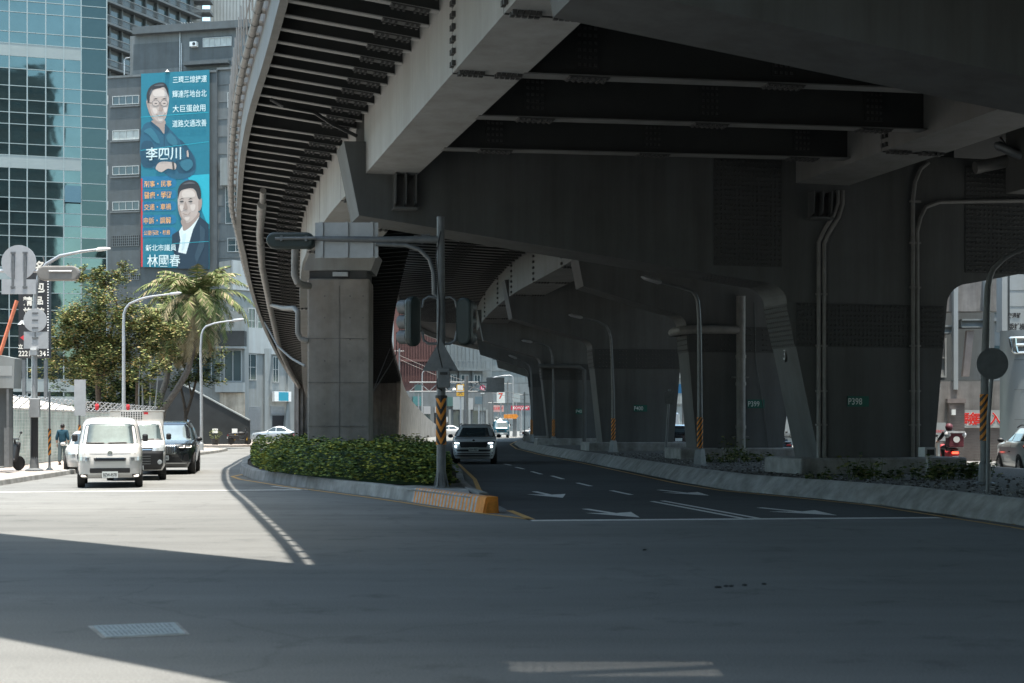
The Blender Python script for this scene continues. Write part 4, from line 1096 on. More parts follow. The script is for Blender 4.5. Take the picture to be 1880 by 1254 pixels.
# second portrait
sh([(480, 760), (590, 690), (640, 720), (790, 545), (880, 620), (903, 640), (903, 1150), (540, 1150), (480, 860)], 'suit', 'portrait_suit', bq)
sh([(560, 720), (610, 640), (700, 660), (795, 548), (720, 700), (640, 980), (550, 960), (575, 820)], 'white', 'portrait_shirt', bq)
sh([(590, 580), (770, 500), (790, 550), (690, 670), (615, 715), (598, 660)], 'skin2', 'portrait_neck', bq, 1)
sh([(545, 400), (550, 290), (610, 220), (700, 215), (760, 270), (785, 350), (790, 450), (760, 540), (690, 610), (630, 620), (580, 560), (552, 480)], 'skin', 'portrait_face', bq, 1)
sh([(785, 350), (820, 345), (822, 420), (800, 480), (782, 470)], 'skin2', 'portrait_ear', bq, 1)
sh([(548, 350), (550, 230), (600, 160), (680, 130), (760, 150), (805, 230), (812, 340), (785, 350), (765, 300), (745, 240), (690, 225), (610, 240), (570, 270)], 'hair', 'portrait_hair', bq, 1)
sh([(552, 420), (575, 430), (590, 540), (640, 605), (630, 620), (580, 560), (552, 480)], 'skin2', 'portrait_shade', bq, 1)
sh([(600, 260), (680, 240), (735, 270), (740, 320), (660, 330), (600, 325)], 'skin_hi', 'portrait_forehead', bq, 1)
sh([(565, 430), (600, 420), (612, 465), (585, 490)], 'skin_hi', 'portrait_cheek', bq, 1); sh([(690, 420), (745, 410), (740, 470), (705, 485)], 'skin_hi', 'portrait_cheek', bq, 1)
sh([(625, 560), (680, 552), (670, 590), (640, 598)], 'skin_hi', 'portrait_chin', bq, 1)
sh([(600, 180), (680, 150), (750, 170), (680, 175)], 'grey', 'portrait_hair_light', bq, 1)
sh([(800, 640), (860, 700), (850, 900), (760, 1100), (740, 1000), (800, 820)], 'suit_hi', 'portrait_lapel', bq); sh([(600, 760), (640, 740), (620, 900), (590, 940)], 'cream', 'portrait_shirt_shade', bq)
for cx in (592, 692):
    ell(cx, 378, 24, 9, 'line', 'portrait_eye', bq); sh([(cx - 30, 358), (cx, 338), (cx + 32, 350), (cx, 350)], 'hair', 'portrait_brow', bq)
sh([(625, 385), (640, 385), (660, 455), (640, 470), (605, 462), (618, 440)], 'skin2', 'portrait_nose', bq, 1)
sh([(600, 510), (650, 522), (695, 498), (670, 528), (625, 530)], 'skin2', 'portrait_mouth', bq, 1); sh([(612, 515), (650, 524), (685, 506), (655, 526)], 'skin_hi', 'portrait_teeth', bq)
# seams of the sheet
for x0, y0, x1, y1 in ((259, 215, 384, 206), (259, 276, 384, 260), (318, 447, 384, 443)):
    sh([(x0, y0), (x1, y1), (x1, y1 + 0.8), (x0, y0 + 0.8)], 'pale', 'seam')
lay[0] += 0.004
def btext(s, x0, x1, y, h, key, conv, bold=0.02, dy=0.0):
    a, b_ = fb.at(*conv(x0, y), lay[0]), fb.at(*conv(x1, y - dy), lay[0])
    hh = h / 6.27 * a.y / F
    text(s, hh, BC[key], banner, (a + b_) / 2, (b_ - a), (0, 0, 1), width=(b_ - a).length, bold=bold)
for s, x0, x1, y, h in (('三環三線捷運', 490, 880, 170, 80), ('輝達落地台北', 485, 878, 335, 84), ('大巨蛋啟用', 488, 865, 503, 84), ('道路交通改善', 485, 877, 675, 84)):
    btext(s, x0, x1, y, h, 'cream', bp, 0.008, 14)
lay[0] += 0.002
btext('李四川', 180, 585, 1025, 150, 'cream', bp, 0.014, 14)
for s, x0, x1, y, h in (('刑事・民事', 160, 475, 178, 72), ('醫療・學術', 162, 475, 307, 80), ('交通・車禍', 158, 468, 443, 72), ('申訴・調解', 155, 468, 600, 76), ('公證行政・稅務', 155, 460, 740, 56)):
    btext(s, x0, x1, y, h, 'or', bq, 0.008, 8)
btext('新北市議員', 178, 530, 912, 76, 'cream', bq, 0.008, 6)
btext('林國春', 195, 575, 1060, 140, 'cream', bq, 0.012, 6)
bb = MB(); bb.lathe([(0.02, 0.3), (0.12, 0.12), (0.3, 0.0)], fb.at(308, 132.5, 0.1), 12); bb.build('lamp', M['white'], banner)

# --- pale building at the foot, with a bay window, shutters and a blue sign
f5 = Face(A(446, 777, 150), (0.66, 0.75))
pb = thing('pale_building', 'pale grey three storey building with shuttered shops and slit windows left of the ramp pier', 'building', (f5.P(5, 0).x, f5.P(5, 0).y, 0))
bb = MB()
f5.slab(bb, -1.2, 22, 0, f5.tz(500, 485)[1], -2.5, 0); bb.build('wall', M['pale_wall'], pb)
bb = MB(); f5.px(bb, 438, 606, 620, 652, 0.0, 0.25); f5.px(bb, 425, 488, 620, 540, 0.0, 0.2); bb.build('parapet_band', M['white_wall'], pb)
for x0, y0, x1, y1, n in ((448, 650, 470, 698, 2), (500, 655, 511, 702, 2), (455, 566, 468, 612, 2), (472, 570, 482, 612, 1), (428, 560, 440, 606, 2)):
    f5.winpx(pb, x0, y0, x1, y1, n=n, rows=2, bw=0.06)
def shutter(face, parent, x0, y0, x1, y1):
    bb = MB(); face.px(bb, x0, y0, x1, y1, -0.02, 0.03)
    k = int((y1 - y0) / 2.6)
    for i in range(k): face.px(bb, x0, y0 + (i + 0.1) * (y1 - y0) / k, x1, y0 + (i + 0.6) * (y1 - y0) / k, 0.031, 0.06)
    return bb.build('roller_shutter', M['shutter'], parent)
shutter(f5, pb, 449, 746, 478, 790); shutter(f5, pb, 496, 745, 522, 762)
bb = MB(); f5.px(bb, 500, 763, 522, 800, -0.02, 0.02); bb.build('doorway', M['black_paint'], pb)
bb = MB(); f5.px(bb, 543, 752, 562, 800, 0.0, 0.03); bb.build('doorway', mat('lit_shopfront', (0.30, 0.20, 0.10), 0.7, var=0.3), pb)
bb = MB()
f5.poly(bb, [(483, 640), (496, 640), (490, 700), (492, 800), (483, 800)], 0.001, 0.3); f5.poly(bb, [(523, 650), (545, 660), (545, 800), (518, 800), (524, 745), (526, 700)], 0.001, 0.3)
bb.build('pilaster', M['pale_wall'], pb)
o = thing('shop_sign', 'small blue and white box sign over a shuttered shop in the pale building', 'sign', f5.at(512, 738, 0.3)[:])
bb = MB(); f5.px(bb, 496.5, 719, 527, 737, 0.31, 0.7); bb.build('case', M['white'], o)
bb = MB(); f5.px(bb, 504, 720, 522, 736, 0.701, 0.715); bb.build('panel', flatm('sign_blue', (0.03, 0.28, 0.38)), o)
f5b = frontface(446, 147)
bay = thing('bay_building', 'projecting glass bay with a dark canopy above a stained panel beside the pale building', 'building', (A(420, 777, 149).x, 149, 0))
bb = MB(); f5b.px(bb, 330, 570, 447, 806, -3, -0.6); bb.build('wall', M['pale_wall'], bay)
bb = MB(); f5b.px(bb, 395, 702, 448, 720, -0.59, 0.1); bb.build('ledge', M['white_wall'], bay)
bb = MB(); f5b.px(bb, 340, 636, 450, 640, -0.59, 0.6); bb.build('ledge', M['white_wall'], bay)
bb = MB(); f5b.px(bb, 400, 608, 451, 635.5, -0.59, 0.7); bb.build('canopy', M['dark_stone'], bay)
f5b.winpx(bay, 409, 641, 443, 701, n=2, rows=1, o=-0.5, bw=0.12, fr=M['white_wall'])
f5b.winpx(bay, 350, 641, 404, 701, n=3, rows=1, o=-0.58, bw=0.12, fr=M['white_wall'])
bb = MB(); f5b.px(bb, 402, 721, 448, 772, -0.55, -0.4); bb.build('stained_panel', mat('stained_panel', (0.45, 0.40, 0.33), 0.9, scale=0.9, var=0.3, streak=0.5), bay)
# --- black stone wall with a sloping top
f6 = Face(A(458, 777, 106), (1, 0.03))
bw_ = thing('stone_wall', 'black stone wall with a sloping top edge behind the palms', 'wall', (f6.at(380, 777).x, 106, 0.13))
bb = MB(); f6.poly(bb, [(240, 700), (300, 698), (330, 703), (458, 772), (458, 821), (240, 821)], -0.4, 0)
bb.build('panel', M['dark_stone'], bw_)
bb = MB(); f6.poly(bb, [(330, 701.5), (458, 770.5), (458, 773.0), (330, 704.2)], -0.45, 0.05); bb.build('coping', M['pale_wall'], bw_)
for x in (395, 431):
    bb = MB(); f6.px(bb, x - 5, 787, x + 5, 795, 0.001, 0.03); o = bb.build('notice', M['white'], None); tag(o, 'small white notice on the black stone wall ' + ('above the potted bush' if x < 400 else 'above the motorcycle'), 'notice', 'white notices on the black wall')

# --- beyond the ramp: red sheet metal block, grey blocks and shop fronts
f7 = frontface(722, 215, (1, 0.12))
rb = thing('red_building', 'rust red corrugated sheet metal building seen between the ramp and the signal pole', 'building', (f7.P(3, 0).x, f7.P(3, 0).y, 0))
bb = MB(); f7.px(bb, 690, 520, 806, 800, -8, 0); bb.build('wall', M['rust_red'], rb)
bb = MB()
for x in range(724, 806, 5): f7.px(bb, x, 520, x + 1.4, 702, 0.001, 0.18)
f7.px(bb, 720, 660, 806, 664, 0.02, 0.25); f7.px(bb, 720, 560, 732, 702, 0.02, 0.4)
bb.build('cladding_rib', mat('rust_red_rib', (0.11, 0.046, 0.038), 0.7, var=0.25, scale=0.5), rb)
f8 = frontface(790, 232, (1, 0.25))
gb2 = thing('grey_block', 'pale grey clad block with an outside gallery above the far shops', 'building', (f8.P(5, 0).x, f8.P(5, 0).y, 0))
bb = MB(); f8.px(bb, 800, 560, 886, 800, -9, 0); f8.px(bb, 886, 640, 905, 800, -9, -0.8); bb.build('wall', M['sheet_grey'], gb2)
bb = MB()
for x in range(806, 886, 7): f8.px(bb, x, 600, x + 1.2, 664, 0.001, 0.12)
f8.px(bb, 800, 677, 900, 681, 0.0, 1.4); f8.px(bb, 800, 662, 900, 663.5, 1.2, 1.4)
for x in range(800, 900, 8): f8.px(bb, x, 663.5, x + 0.8, 677, 1.25, 1.35)
for x in (822, 842, 866): f8.px(bb, x, 681, x + 3, 720, 0.0, 0.5)
bb.build('gallery', M['sheet_grey'], gb2)
for x0, x1 in ((806, 816), (828, 838), (846, 860), (870, 882)): f8.winpx(gb2, x0, 688, x1, 705, n=2, bw=0.1)
for y in (716, 724): f8.winpx(gb2, 868, y, 884, y + 5, n=3, bw=0.06)
f9 = frontface(900, 300)
ob = thing('far_block', 'broad pale office block with a dark lower band closing the far end of the road', 'building', (f9.P(4, 0).x, 302, 0))
bb = MB(); f9.px(bb, 884, 560, 1100, 800, -10, 0); bb.build('wall', M['sheet_grey'], ob)
bb = MB(); f9.px(bb, 884, 704, 1100, 740, 0.0, 0.3); bb.build('band', M['grey_wall'], ob)
bb = MB()
for y in range(570, 704, 22): f9.px(bb, 884, y, 1100, y + 1.2, 0.0, 0.15)
for x in range(890, 1100, 15): f9.px(bb, x, 560, x + 0.8, 704, 0.0, 0.12)
bb.build('panel_joint', M['grey_wall'], ob)
f10 = frontface(720, 196, (1, 0.35))
shops = thing('shop_row', 'row of low shop fronts with pale signs below the red and grey buildings', 'shops', (f10.P(8, 0).x, f10.P(8, 0).y, 0))
bb = MB(); f10.px(bb, 700, 718, 905, 806, -6, 0); bb.build('wall', M['grey_wall'], shops)
cols = [(0.05, 0.16, 0.16), (0.30, 0.30, 0.30), (0.32, 0.32, 0.31), (0.05, 0.11, 0.10), (0.27, 0.29, 0.29), (0.30, 0.31, 0.31), (0.16, 0.18, 0.18)]
for (x0, y0, x1, y1), c in zip(((757, 728, 772, 745), (776, 746, 789, 760), (797, 747, 806, 758), (820, 729, 830, 746), (830, 729, 850, 752), (858, 731, 867, 752), (868, 748, 890, 754)), cols):
    bb = MB(); f10.px(bb, x0, y0, x1, y1, 0.0, 0.4); bb.build('sign_board', flatm('shop_sign_colour', c), shops)
for x0, x1, c in ((742, 754, M['win_glass']), (797, 804, M['black_paint']), (832, 843, M['win_glass']), (868, 878, M['win_glass']), (882, 890, M['white_wall']), (780, 790, M['win_glass'])):
    bb = MB(); f10.px(bb, x0, 754, x1, 800, 0.0, 0.05); bb.build('shop_front', c, shops)
for x0 in (822, 844, 858, 890):
    bb = MB(); f10.px(bb, x0, 752, x0 + 4, 803, 0.0, 0.5); bb.build('pillar', M['pale_wall'], shops)
def board(label, name, x0, y0, x1, y1, d, col, cat='sign', txt=None, tcol=None, th=0.6, th_m=0.3, group=None, tw=None):
    fq = frontface((x0 + x1) / 2, d); c = fq.at((x0 + x1) / 2, y1)
    o = thing(name, label, cat, c[:], group)
    bb = MB(); fq.px(bb, x0, y0, x1, y1, -th_m, 0); bb.build('panel', flatm('sign_colour', col), o)
    if txt:
        for i, (s, fy, hh) in enumerate(txt):
            cc = fq.at((x0 + x1) / 2, lerp(y0, y1, fy), 0.006); w = (x1 - x0) * d / F
            text(s, (y1 - y0) * hh * d / F, flatm('sign_letter', tcol), o, cc, width=w * (tw or 0.8), bold=0.02)
    bb = MB(); zc = (c.z); bb.box((c.x, c.y + 0.15 + th_m, zc / 2), (0.18, 0.18, zc)); bb.build('post', M['galv'], o)
    return o
board('white sign with a red figure 7 hanging over the far shops', 'shop_sign', 912, 720, 927, 740, 175, (0.62, 0.64, 0.62), txt=[('7', 0.35, 0.55)], tcol=(0.6, 0.06, 0.03), tw=0.55)
board('red sign with white capital letters at the end of the road', 'shop_sign', 938, 745, 972, 753, 185, (0.5, 0.02, 0.05), txt=[('TOYOTA', 0.5, 0.62)], tcol=(0.75, 0.7, 0.7))
board('red framed shop sign left of the red lettered sign', 'shop_sign', 904, 744, 925, 756, 183, (0.50, 0.30, 0.28), txt=[('日本料理', 0.5, 0.5)], tcol=(0.5, 0.03, 0.04))
board('small yellow sign beside the far gantry', 'shop_sign', 838, 705, 853, 727, 170, (0.55, 0.30, 0.03), txt=[('文化', 0.3, 0.35), ('大', 0.75, 0.35)], tcol=(0.06, 0.05, 0.04), tw=0.6)
f11 = frontface(886, 176)
o = thing('shop_sign', 'round red emblem sign with letters LG beneath it in front of the grey block', 'sign', f11.at(886, 724)[:])
bb = MB(); bb.lathe([(0.33, 0), (0.33, 0.08)], f11.at(886, 712), 20, M=Matrix(((1, 0, 0), (0, 0, -1), (0, 1, 0)))); bb.build('emblem', flatm('emblem_red', (0.5, 0.03, 0.10)), o)
text('G', 0.42, BC['white'], o, f11.at(886, 712, 0.09)); text('LG', 0.28, M['white'], o, f11.at(886, 721, 0.05), bold=0.02)
bb = MB(); bb.box(f11.at(886, 715, -0.2), (0.7, 0.1, 1.4)); bb.box((f11.at(886, 720).x, f11.at(886, 700, -0.3).y, 2.9), (0.12, 0.1, 5.8)); bb.build('back', M['sheet_grey'], o)

# --- right hand side: vehicle test hall, sign wall and silver corner
f12 = Face(A(1705, 777, 64), (1, -0.10))
hall = thing('test_hall', 'stained concrete and steel vehicle inspection hall behind the median on the right', 'building', (f12.P(4, 0).x, f12.P(4, 0).y, 0))
bb = MB(); f12.px(bb, 1640, 700, 1842, 850, -1.2, -0.3); bb.build('lower_wall', M['concrete_dark'], hall)
bb = MB(); f12.px(bb, 1640, 505, 1850, 695, -6, -2.5); bb.build('back_wall', M['grey_wall'], hall)
bb = MB(); f12.px(bb, 1640, 480, 1850, 570, -1.4, -0.6); bb.build('upper_wall', M['concrete_dark'], hall)
for x0, x1 in ((1752, 1760), (1810, 1818), (1720, 1727)):
    bb = MB(); f12.px(bb, x0, 480, x1, 715, -0.6, -0.1); bb.build('column', M['white_wall'], hall)
for y0, y1, x0, x1 in ((597, 611, 1700, 1752), (585, 600, 1770, 1812)):
    bb = MB(); f12.px(bb, x0, y0, x1, y1, -1.2, -0.62); f12.px(bb, x0, y0 - 1, x1, y0 + 2, -1.2, -0.45); f12.px(bb, x0, y1 - 2, x1, y1, -1.2, -0.45); bb.build('steel_beam', M['pale_wall'], hall)
bb = MB()
f12.poly(bb, [(1728, 610), (1742, 610), (1732, 690), (1720, 690)], -1.1, -0.7); f12.poly(bb, [(1782, 605), (1795, 605), (1786, 690), (1774, 690)], -1.1, -0.7)
bb.build('raking_strut', mat('raking_strut', (0.36, 0.30, 0.27), 0.8, var=0.15), hall)
f12.winpx(hall, 1736, 615, 1757, 690, n=2, rows=2, o=-2.4, gl=M['white_wall'])
bb = MB(); f12.px(bb, 1742, 734, 1770, 850, -0.29, 0.1); f12.px(bb, 1738, 732, 1772, 740, -0.29, 0.2); f12.px(bb, 1770, 786, 1842, 850, -0.29, -0.05)
for i in range(22):
    y = 742 + i * 5
    f12.px(bb, 1742, y, 1770, y + 0.8, 0.1, 0.112, 1)
    if y > 787: f12.px(bb, 1770, y, 1842, y + 0.8, -0.05, -0.038, 1)
bb.build('brick_pier', [M['brick_grey'], M['concrete_dark']], hall)
bb = MB(); f12.px(bb, 1640, 640, 1714, 850, -0.9, -0.31); bb.build('side_wall', M['pale_wall'], hall)
bb = MB(); f12.px(bb, 1745, 752, 1752, 762, 0.11, 0.3); bb.build('meter_box', M['white'], hall)
o = thing('inspection_sign', 'grey board with large red Chinese characters on the brick wall of the hall', 'sign', f12.at(1805, 785, 0.0)[:])
bb = MB(); f12.px(bb, 1768, 753, 1841, 785, -0.04, 0.04); bb.build('panel', mat('sign_grey', (0.36, 0.38, 0.37), 0.6, var=0.1, scale=3), o)
tr = mat('sign_red', (0.70, 0.03, 0.02), 0.5, var=0.05)
for ch, xx in (('驗', 1781), ('車', 1801), ('入', 1827)):
    c = f12.at(xx, 769, 0.052); text(ch, 0.62, M['white'], o, c - f12.n * 0.006, f12.r, bold=0.06); text(ch, 0.60, tr, o, c, f12.r, bold=0.02)
f13 = Face(A(1840, 777, 58), (1, -0.05))
sil = thing('silver_showroom', 'silver panelled showroom corner with a chrome emblem at the right edge', 'showroom', (f13.P(2, 0).x, f13.P(2, 0).y, 0))
bb = MB()
prof = []
for i in range(9):
    a = math.pi * (0.5 + 0.38 * (1 - i / 8)); prof.append(f13.P(0.9 + 0.9 * math.cos(a), 0, -0.9 + 0.9 * math.sin(a)))
prof += [f13.P(7, 0, 0.0), f13.P(7, 0, -3), f13.P(1.2, 0, -3)]
bb.ext(prof, V(0, 0, f13.tz(1850, 606)[1])); bb.build('metal_cladding', mat('silver_cladding', (0.21, 0.235, 0.245), 0.4, metal=0.35, var=0.06, scale=0.6), sil, smooth=True)
bb = MB()
for y in (660, 715, 770): f13.px(bb, 1862, y, 2000, y + 0.8, 0.0, 0.006)
bb.build('panel_joint', M['grey_tile'], sil)
bb = MB(); f13.px(bb, 1862, 480, 2000, 606, -1.3, -0.6); f13.px(bb, 1845, 480, 1855, 606, -1.2, -0.4); bb.build('sign_wall', M['white_wall'], sil)
bb = MB()
for y in (530, 560): f13.px(bb, 1862, y, 2000, y + .6, -0.6, -0.59)
bb.build('panel_joint', M['grey_wall'], sil)
for s, x0, x1, y, h in (('交通部', 1858, 1882, 577, 10), ('委託檢', 1860, 1890, 598, 13)):
    c0, c1 = f13.at(x0, y, -0.58), f13.at(x1, y, -0.58); text(s, h * 58 / F, M['black_paint'], sil, (c0 + c1) / 2, f13.r, width=(c1 - c0).length, bold=0.03)
ch = mat('chrome', (0.42, 0.45, 0.46), 0.18, metal=1.0, var=0)
bb = MB()
em = [f13.at(x, y, 0.06) for x, y in ((1853, 622), (1854, 620.5), (1882, 620), (1898, 621), (1893, 644), (1890, 647), (1862, 648), (1858, 646))]
bb.tube(em + [em[0]], 0.055, 6)
for pts in (((1862, 621), (1863, 635), (1866, 647)), ((1889, 621), (1887, 635), (1884, 647)), ((1863, 633.5), (1887, 633))):
    bb.tube([f13.at(x, y, 0.07) for x, y in pts], 0.07, 6)
bb.build('emblem', ch, sil, smooth=True)

# --- filler buildings along the right road and behind the camera (seen in gaps and in reflections), plus unseen ones added to cut low sky light
def block(label, x, y, w, d, h, m, rz=0.0, fl=3.3, facing=-1, name='apartment_block', wins=True):
    o = thing(name, label, 'building', (x, y, 0))
    bb = MB(); bb.box((x, y, h / 2), (w, d, h), rz); bb.build('wall', m, o)
    if wins:
        R = Matrix.Rotation(rz, 3, 'Z'); wb, sb = MB(), MB()
        for side in range(4):
            nn = [V(0, -1, 0), V(1, 0, 0), V(0, 1, 0), V(-1, 0, 0)][side]; hw, hd = ((w, d) if side % 2 == 0 else (d, w))
            rr = V(-nn.y, nn.x, 0)
            for i in range(int(h / fl) - 0):
                z = 1.2 + i * fl
                k = max(1, int(hw / 3.2))
                for j in range(k):
                    c = nn * (hd / 2) + rr * ((j + 0.5) * hw / k - hw / 2)
                    wb.box(V(x, y, z + 0.75) + R @ (c + nn * 0.01), (1.7, 0.06, 1.5), R=R @ Matrix((rr, -nn, V(0, 0, 1))).transposed())
                sb.box(V(x, y, z - 0.35) + R @ (nn * (hd / 2 + 0.12)), (hw, 0.24, 0.18), R=R @ Matrix((rr, -nn, V(0, 0, 1))).transposed())
        wb.build('window_grid', M['win_glass'], o); sb.build('floor_band', M['grey_wall'], o)
    return o
block('pale block glimpsed in the gap between the second and third piers', 24, 118, 12, 14, 14, M['pale_wall'], name='background_block')
block('grey block glimpsed beside the near pier edge', 30, 88, 10, 18, 16, M['grey_wall'], name='background_block')
block('low pale block closing the road behind the far piers', 22, 190, 26, 12, 18, M['pale_wall'], name='background_block')
block('low block behind the trees at the left', -52, 102, 14, 10, 12, M['grey_tile'], name='background_block')
block('dark tower behind the camera mirrored in the glass tower', 8, -75, 20, 22, 78, M['grey_wall'], 0.3, name='reflected_tower')
block('round topped dark block behind the camera, mirrored low in the glass', -16, -60, 22, 16, 52, M['grey_tile'], 0.2, name='reflected_tower')
block('broad grey block behind the camera right', 40, -55, 30, 18, 40, M['grey_wall'], 0, name='reflected_tower')
block('unseen grey block added left of the near road to cut low sky light', -44, 8, 22, 40, 30, M['grey_wall'], 0, name='sky_blocker')
block('unseen grey block added right of the near road to cut low sky light', 52, 15, 20, 60, 30, M['grey_wall'], 0, name='sky_blocker')
# ------------------------------------------------------------------ street furniture
def stripes(bb, c0, c1, r, n=7, step=None, m=(0, 1), chevron=False):
    'diagonal black and orange bands round a pole'
    L = (c1 - c0).length; u = (c1 - c0) / L; k = 16; rows = 28
    vs = []; fs = []; ms = []
    x = V(1, 0, 0); y = V(0, 1, 0)
    slant = 2 * r * 1.6
    def zz(j, i):
        a = 2 * math.pi * i / k
        s = math.sin(a - math.pi / 2) if not chevron else -abs(math.cos(a))
        return L * j / n - 0 + (slant if not chevron else slant * 1.1) * 0.5 * math.cos(a) if not chevron else L * j / n + slant * 0.6 * abs(math.cos(a))
    for j in range(-3, n + 3):
        for i in range(k):
            q = []
            for (jj, ii) in ((j, i), (j, i + 1), (j + 1, i + 1), (j + 1, i)):
                a = 2 * math.pi * (ii % k) / k; z = min(L, max(0, zz(jj, ii % k)))
                q.append(c0 + u * z + (x * math.cos(a) + y * math.sin(a)) * r)
            if (q[3] - q[0]).length < 1e-4 and (q[2] - q[1]).length < 1e-4: continue
            bb.add(q, [(0, 1, 2, 3)], m[j % 2])
def band(parent, c, z0, z1, r, n=8, chevron=False):
    bb = MB(); stripes(bb, V(c.x, c.y, z0), V(c.x, c.y, z1), r, n, chevron=chevron)
    return bb.build('striped_band', [M['orange'], M['black_paint']], parent)
def lamp(label, base, pts, r, m, cat='street lamp', group=None, bandz=None, ped=None, head=True):
    'pts: points of the pole and arm from the foot up'
    o = thing('street_lamp', label, cat, base[:], group)
    bb = MB(); P = [Vector(p) for p in pts]
    # round the bend
    q = [P[0]]
    for i in range(1, len(P) - 1):
        a, b_, c = P[i - 1], P[i], P[i + 1]
        for t in (0.25, 0.5, 0.75):
            q.append(((a + b_) / 2).lerp(b_, t * 1.0).lerp(b_.lerp((b_ + c) / 2, t), t))
    q.append(P[-1])
    rr = [lerp(r, r * 0.45, i / (len(q) - 1)) for i in range(len(q))]
    bb.tube(q, rr, 10); bb.build('pole', m, o, smooth=True)
    if head:
        d = (P[-1] - P[-2]).normalized(); e = P[-1]
        hb = MB(); hb.tube([e - d * 0.05, e + d * 0.05, e + d * 0.5, e + d * 0.62], [0.04, 0.085, 0.075, 0.02], 8); hb.build('lamp_head', M['galv'], o, smooth=True)
    if ped:
        bb = MB(); w = ped
        bb.lathe([(0.26, 0), (0.26, 0.04), (0.2, 0.06), (0.15, 0.52), (0.10, 0.55)], base, 4); bb.build('pedestal', M['galv_dark'], o)
    else:
        bb = MB(); bb.lathe([(0.24, 0), (0.24, 0.03), (r * 1.5, 0.06), (r * 1.3, 0.45), (r, 0.5)], base, 12); bb.build('base_plate', m, o)
    if bandz: band(o, base, bandz[0], bandz[1], r * 1.12, 11)
    return o
GL = 'lamps along the left pavement'
b1 = V(-17.25, 79, 0.13); at = lambda px, py, d: A(px, py, d)
lamp('pale curved street lamp standing in front of the sloping black wall', b1, [b1, V(b1.x, 79, 4), at(368, 650, 79), at(370, 600, 79), at(400, 592, 79), at(428, 588.5, 79)], 0.09, M['galv'], group=GL)
b2 = V(-20.75, 76, 0.13)
lamp('tall pale curved street lamp rising through the leafy tree', b2, [b2, V(b2.x, 76, 4.5), at(227, 620, 76), at(226, 560, 76), at(268, 545, 76), at(312, 540, 76)], 0.10, M['galv'], group=GL)
GR = 'lamps along the median under the deck'
def mlamp(label, px, py, d, arm, bz):
    base = A(px, py, d); base.z = 0.37
    lamp(label, base, [base, V(base.x, base.y, 3)] + [A(x, y, d) for x, y in arm], 0.085, M['galv_dark'], group=GR, bandz=bz, ped=1)
mlamp('dark curved median lamp with striped band in front of pier P399', 1285, 855, 44, [(1284, 600), (1282, 535), (1240, 526), (1212, 518)], (0.93, 1.88))
mlamp('dark curved median lamp with striped band in front of pier P400', 1126, 830, 65, [(1124, 680), (1122, 600), (1092, 588), (1068, 583)], (0.92, 1.92))
mlamp('dark curved median lamp with striped band, third along the median', 1016, 817, 86, [(1016, 700), (1014, 638), (994, 631), (976, 628)], (0.9, 1.92))
mlamp('small dark curved median lamp at the far bright end', 976, 810, 102, [(976, 720), (975, 672), (960, 663), (948, 658)], (0.9, 1.95))
base = A(1808, 889, 31); base.z = 0.37
lamp('dark curved median lamp with striped band beside the round sign at right', base, [base, V(base.x, base.y, 3), A(1811, 600, 31), A(1813, 500, 31), A(1850, 468, 31), A(1900, 450, 31)], 0.095, M['galv_dark'], group=GR, bandz=(1.32, 2.33))

def disc(bb, c, r, th=0.02, n=28, mat=0): bb.lathe([(r - 0.004, 0), (r, 0.004), (r, th)], c, n, mat, Matrix(((1, 0, 0), (0, 0, -1), (0, 1, 0))))
# round sign on the median
c = A(1820, 668, 27); base = A(1813, 905, 27); base.z = 0.36
o = thing('road_sign', 'dark round road sign seen from behind on a thin leaning post, at right', 'road sign', base[:])
bb = MB(); bb.tube([base, V(base.x + 0.02, 27, 1.8), V(c.x + 0.04, 27, c.z + 0.15)], 0.038, 8); bb.build('post', M['galv_dark'], o, smooth=True)
bb = MB(); disc(bb, c + V(0, -0.05, 0), 0.30); bb.build('disc', M['galv_dark'], o)
# small dark sign by the gap between P400 and P399
base = A(1222, 832, 58); base.z = 0.37
o = thing('road_sign', 'small dark rectangular sign on a slightly leaning post between piers P399 and P400', 'road sign', base[:])
bb = MB(); bb.tube([base, A(1229, 715, 58)], 0.05, 8); bb.build('post', M['galv_dark'], o)
bb = MB(); bb.box(A(1228, 730, 57.93), (0.34, 0.03, 0.52)); bb.build('panel', M['galv_dark'], o)
# blue lane arrow sign beyond
o = thing('lane_sign', 'blue overhead lane sign with white arrows glimpsed between two piers', 'road sign', A(1235, 777, 115)[:])
bb = MB(); p, q_ = A(1208, 722, 115), A(1256, 705, 115); bb.box((p + q_) / 2, (q_.x - p.x, 0.08, q_.z - p.z)); bb.build('panel', mat('sign_blue_dark', (0.01, 0.10, 0.22), 0.5, var=0.05), o)
for i, s in enumerate('↰↑↑↑'): text(s, 0.5, M['white'], o, A(1219 + i * 8, 713.5, 114.94), width=0.24, bold=0.02)
bb = MB(); bb.tube([V(q_.x, 115.3, 0), V(q_.x, 115.3, q_.z + 0.3)], 0.14, 8); bb.tube([V(q_.x, 115.3, q_.z - 0.2), V(p.x - 1, 115.3, q_.z - 0.2)], 0.07, 8); bb.build('gantry', M['galv_dark'], o)

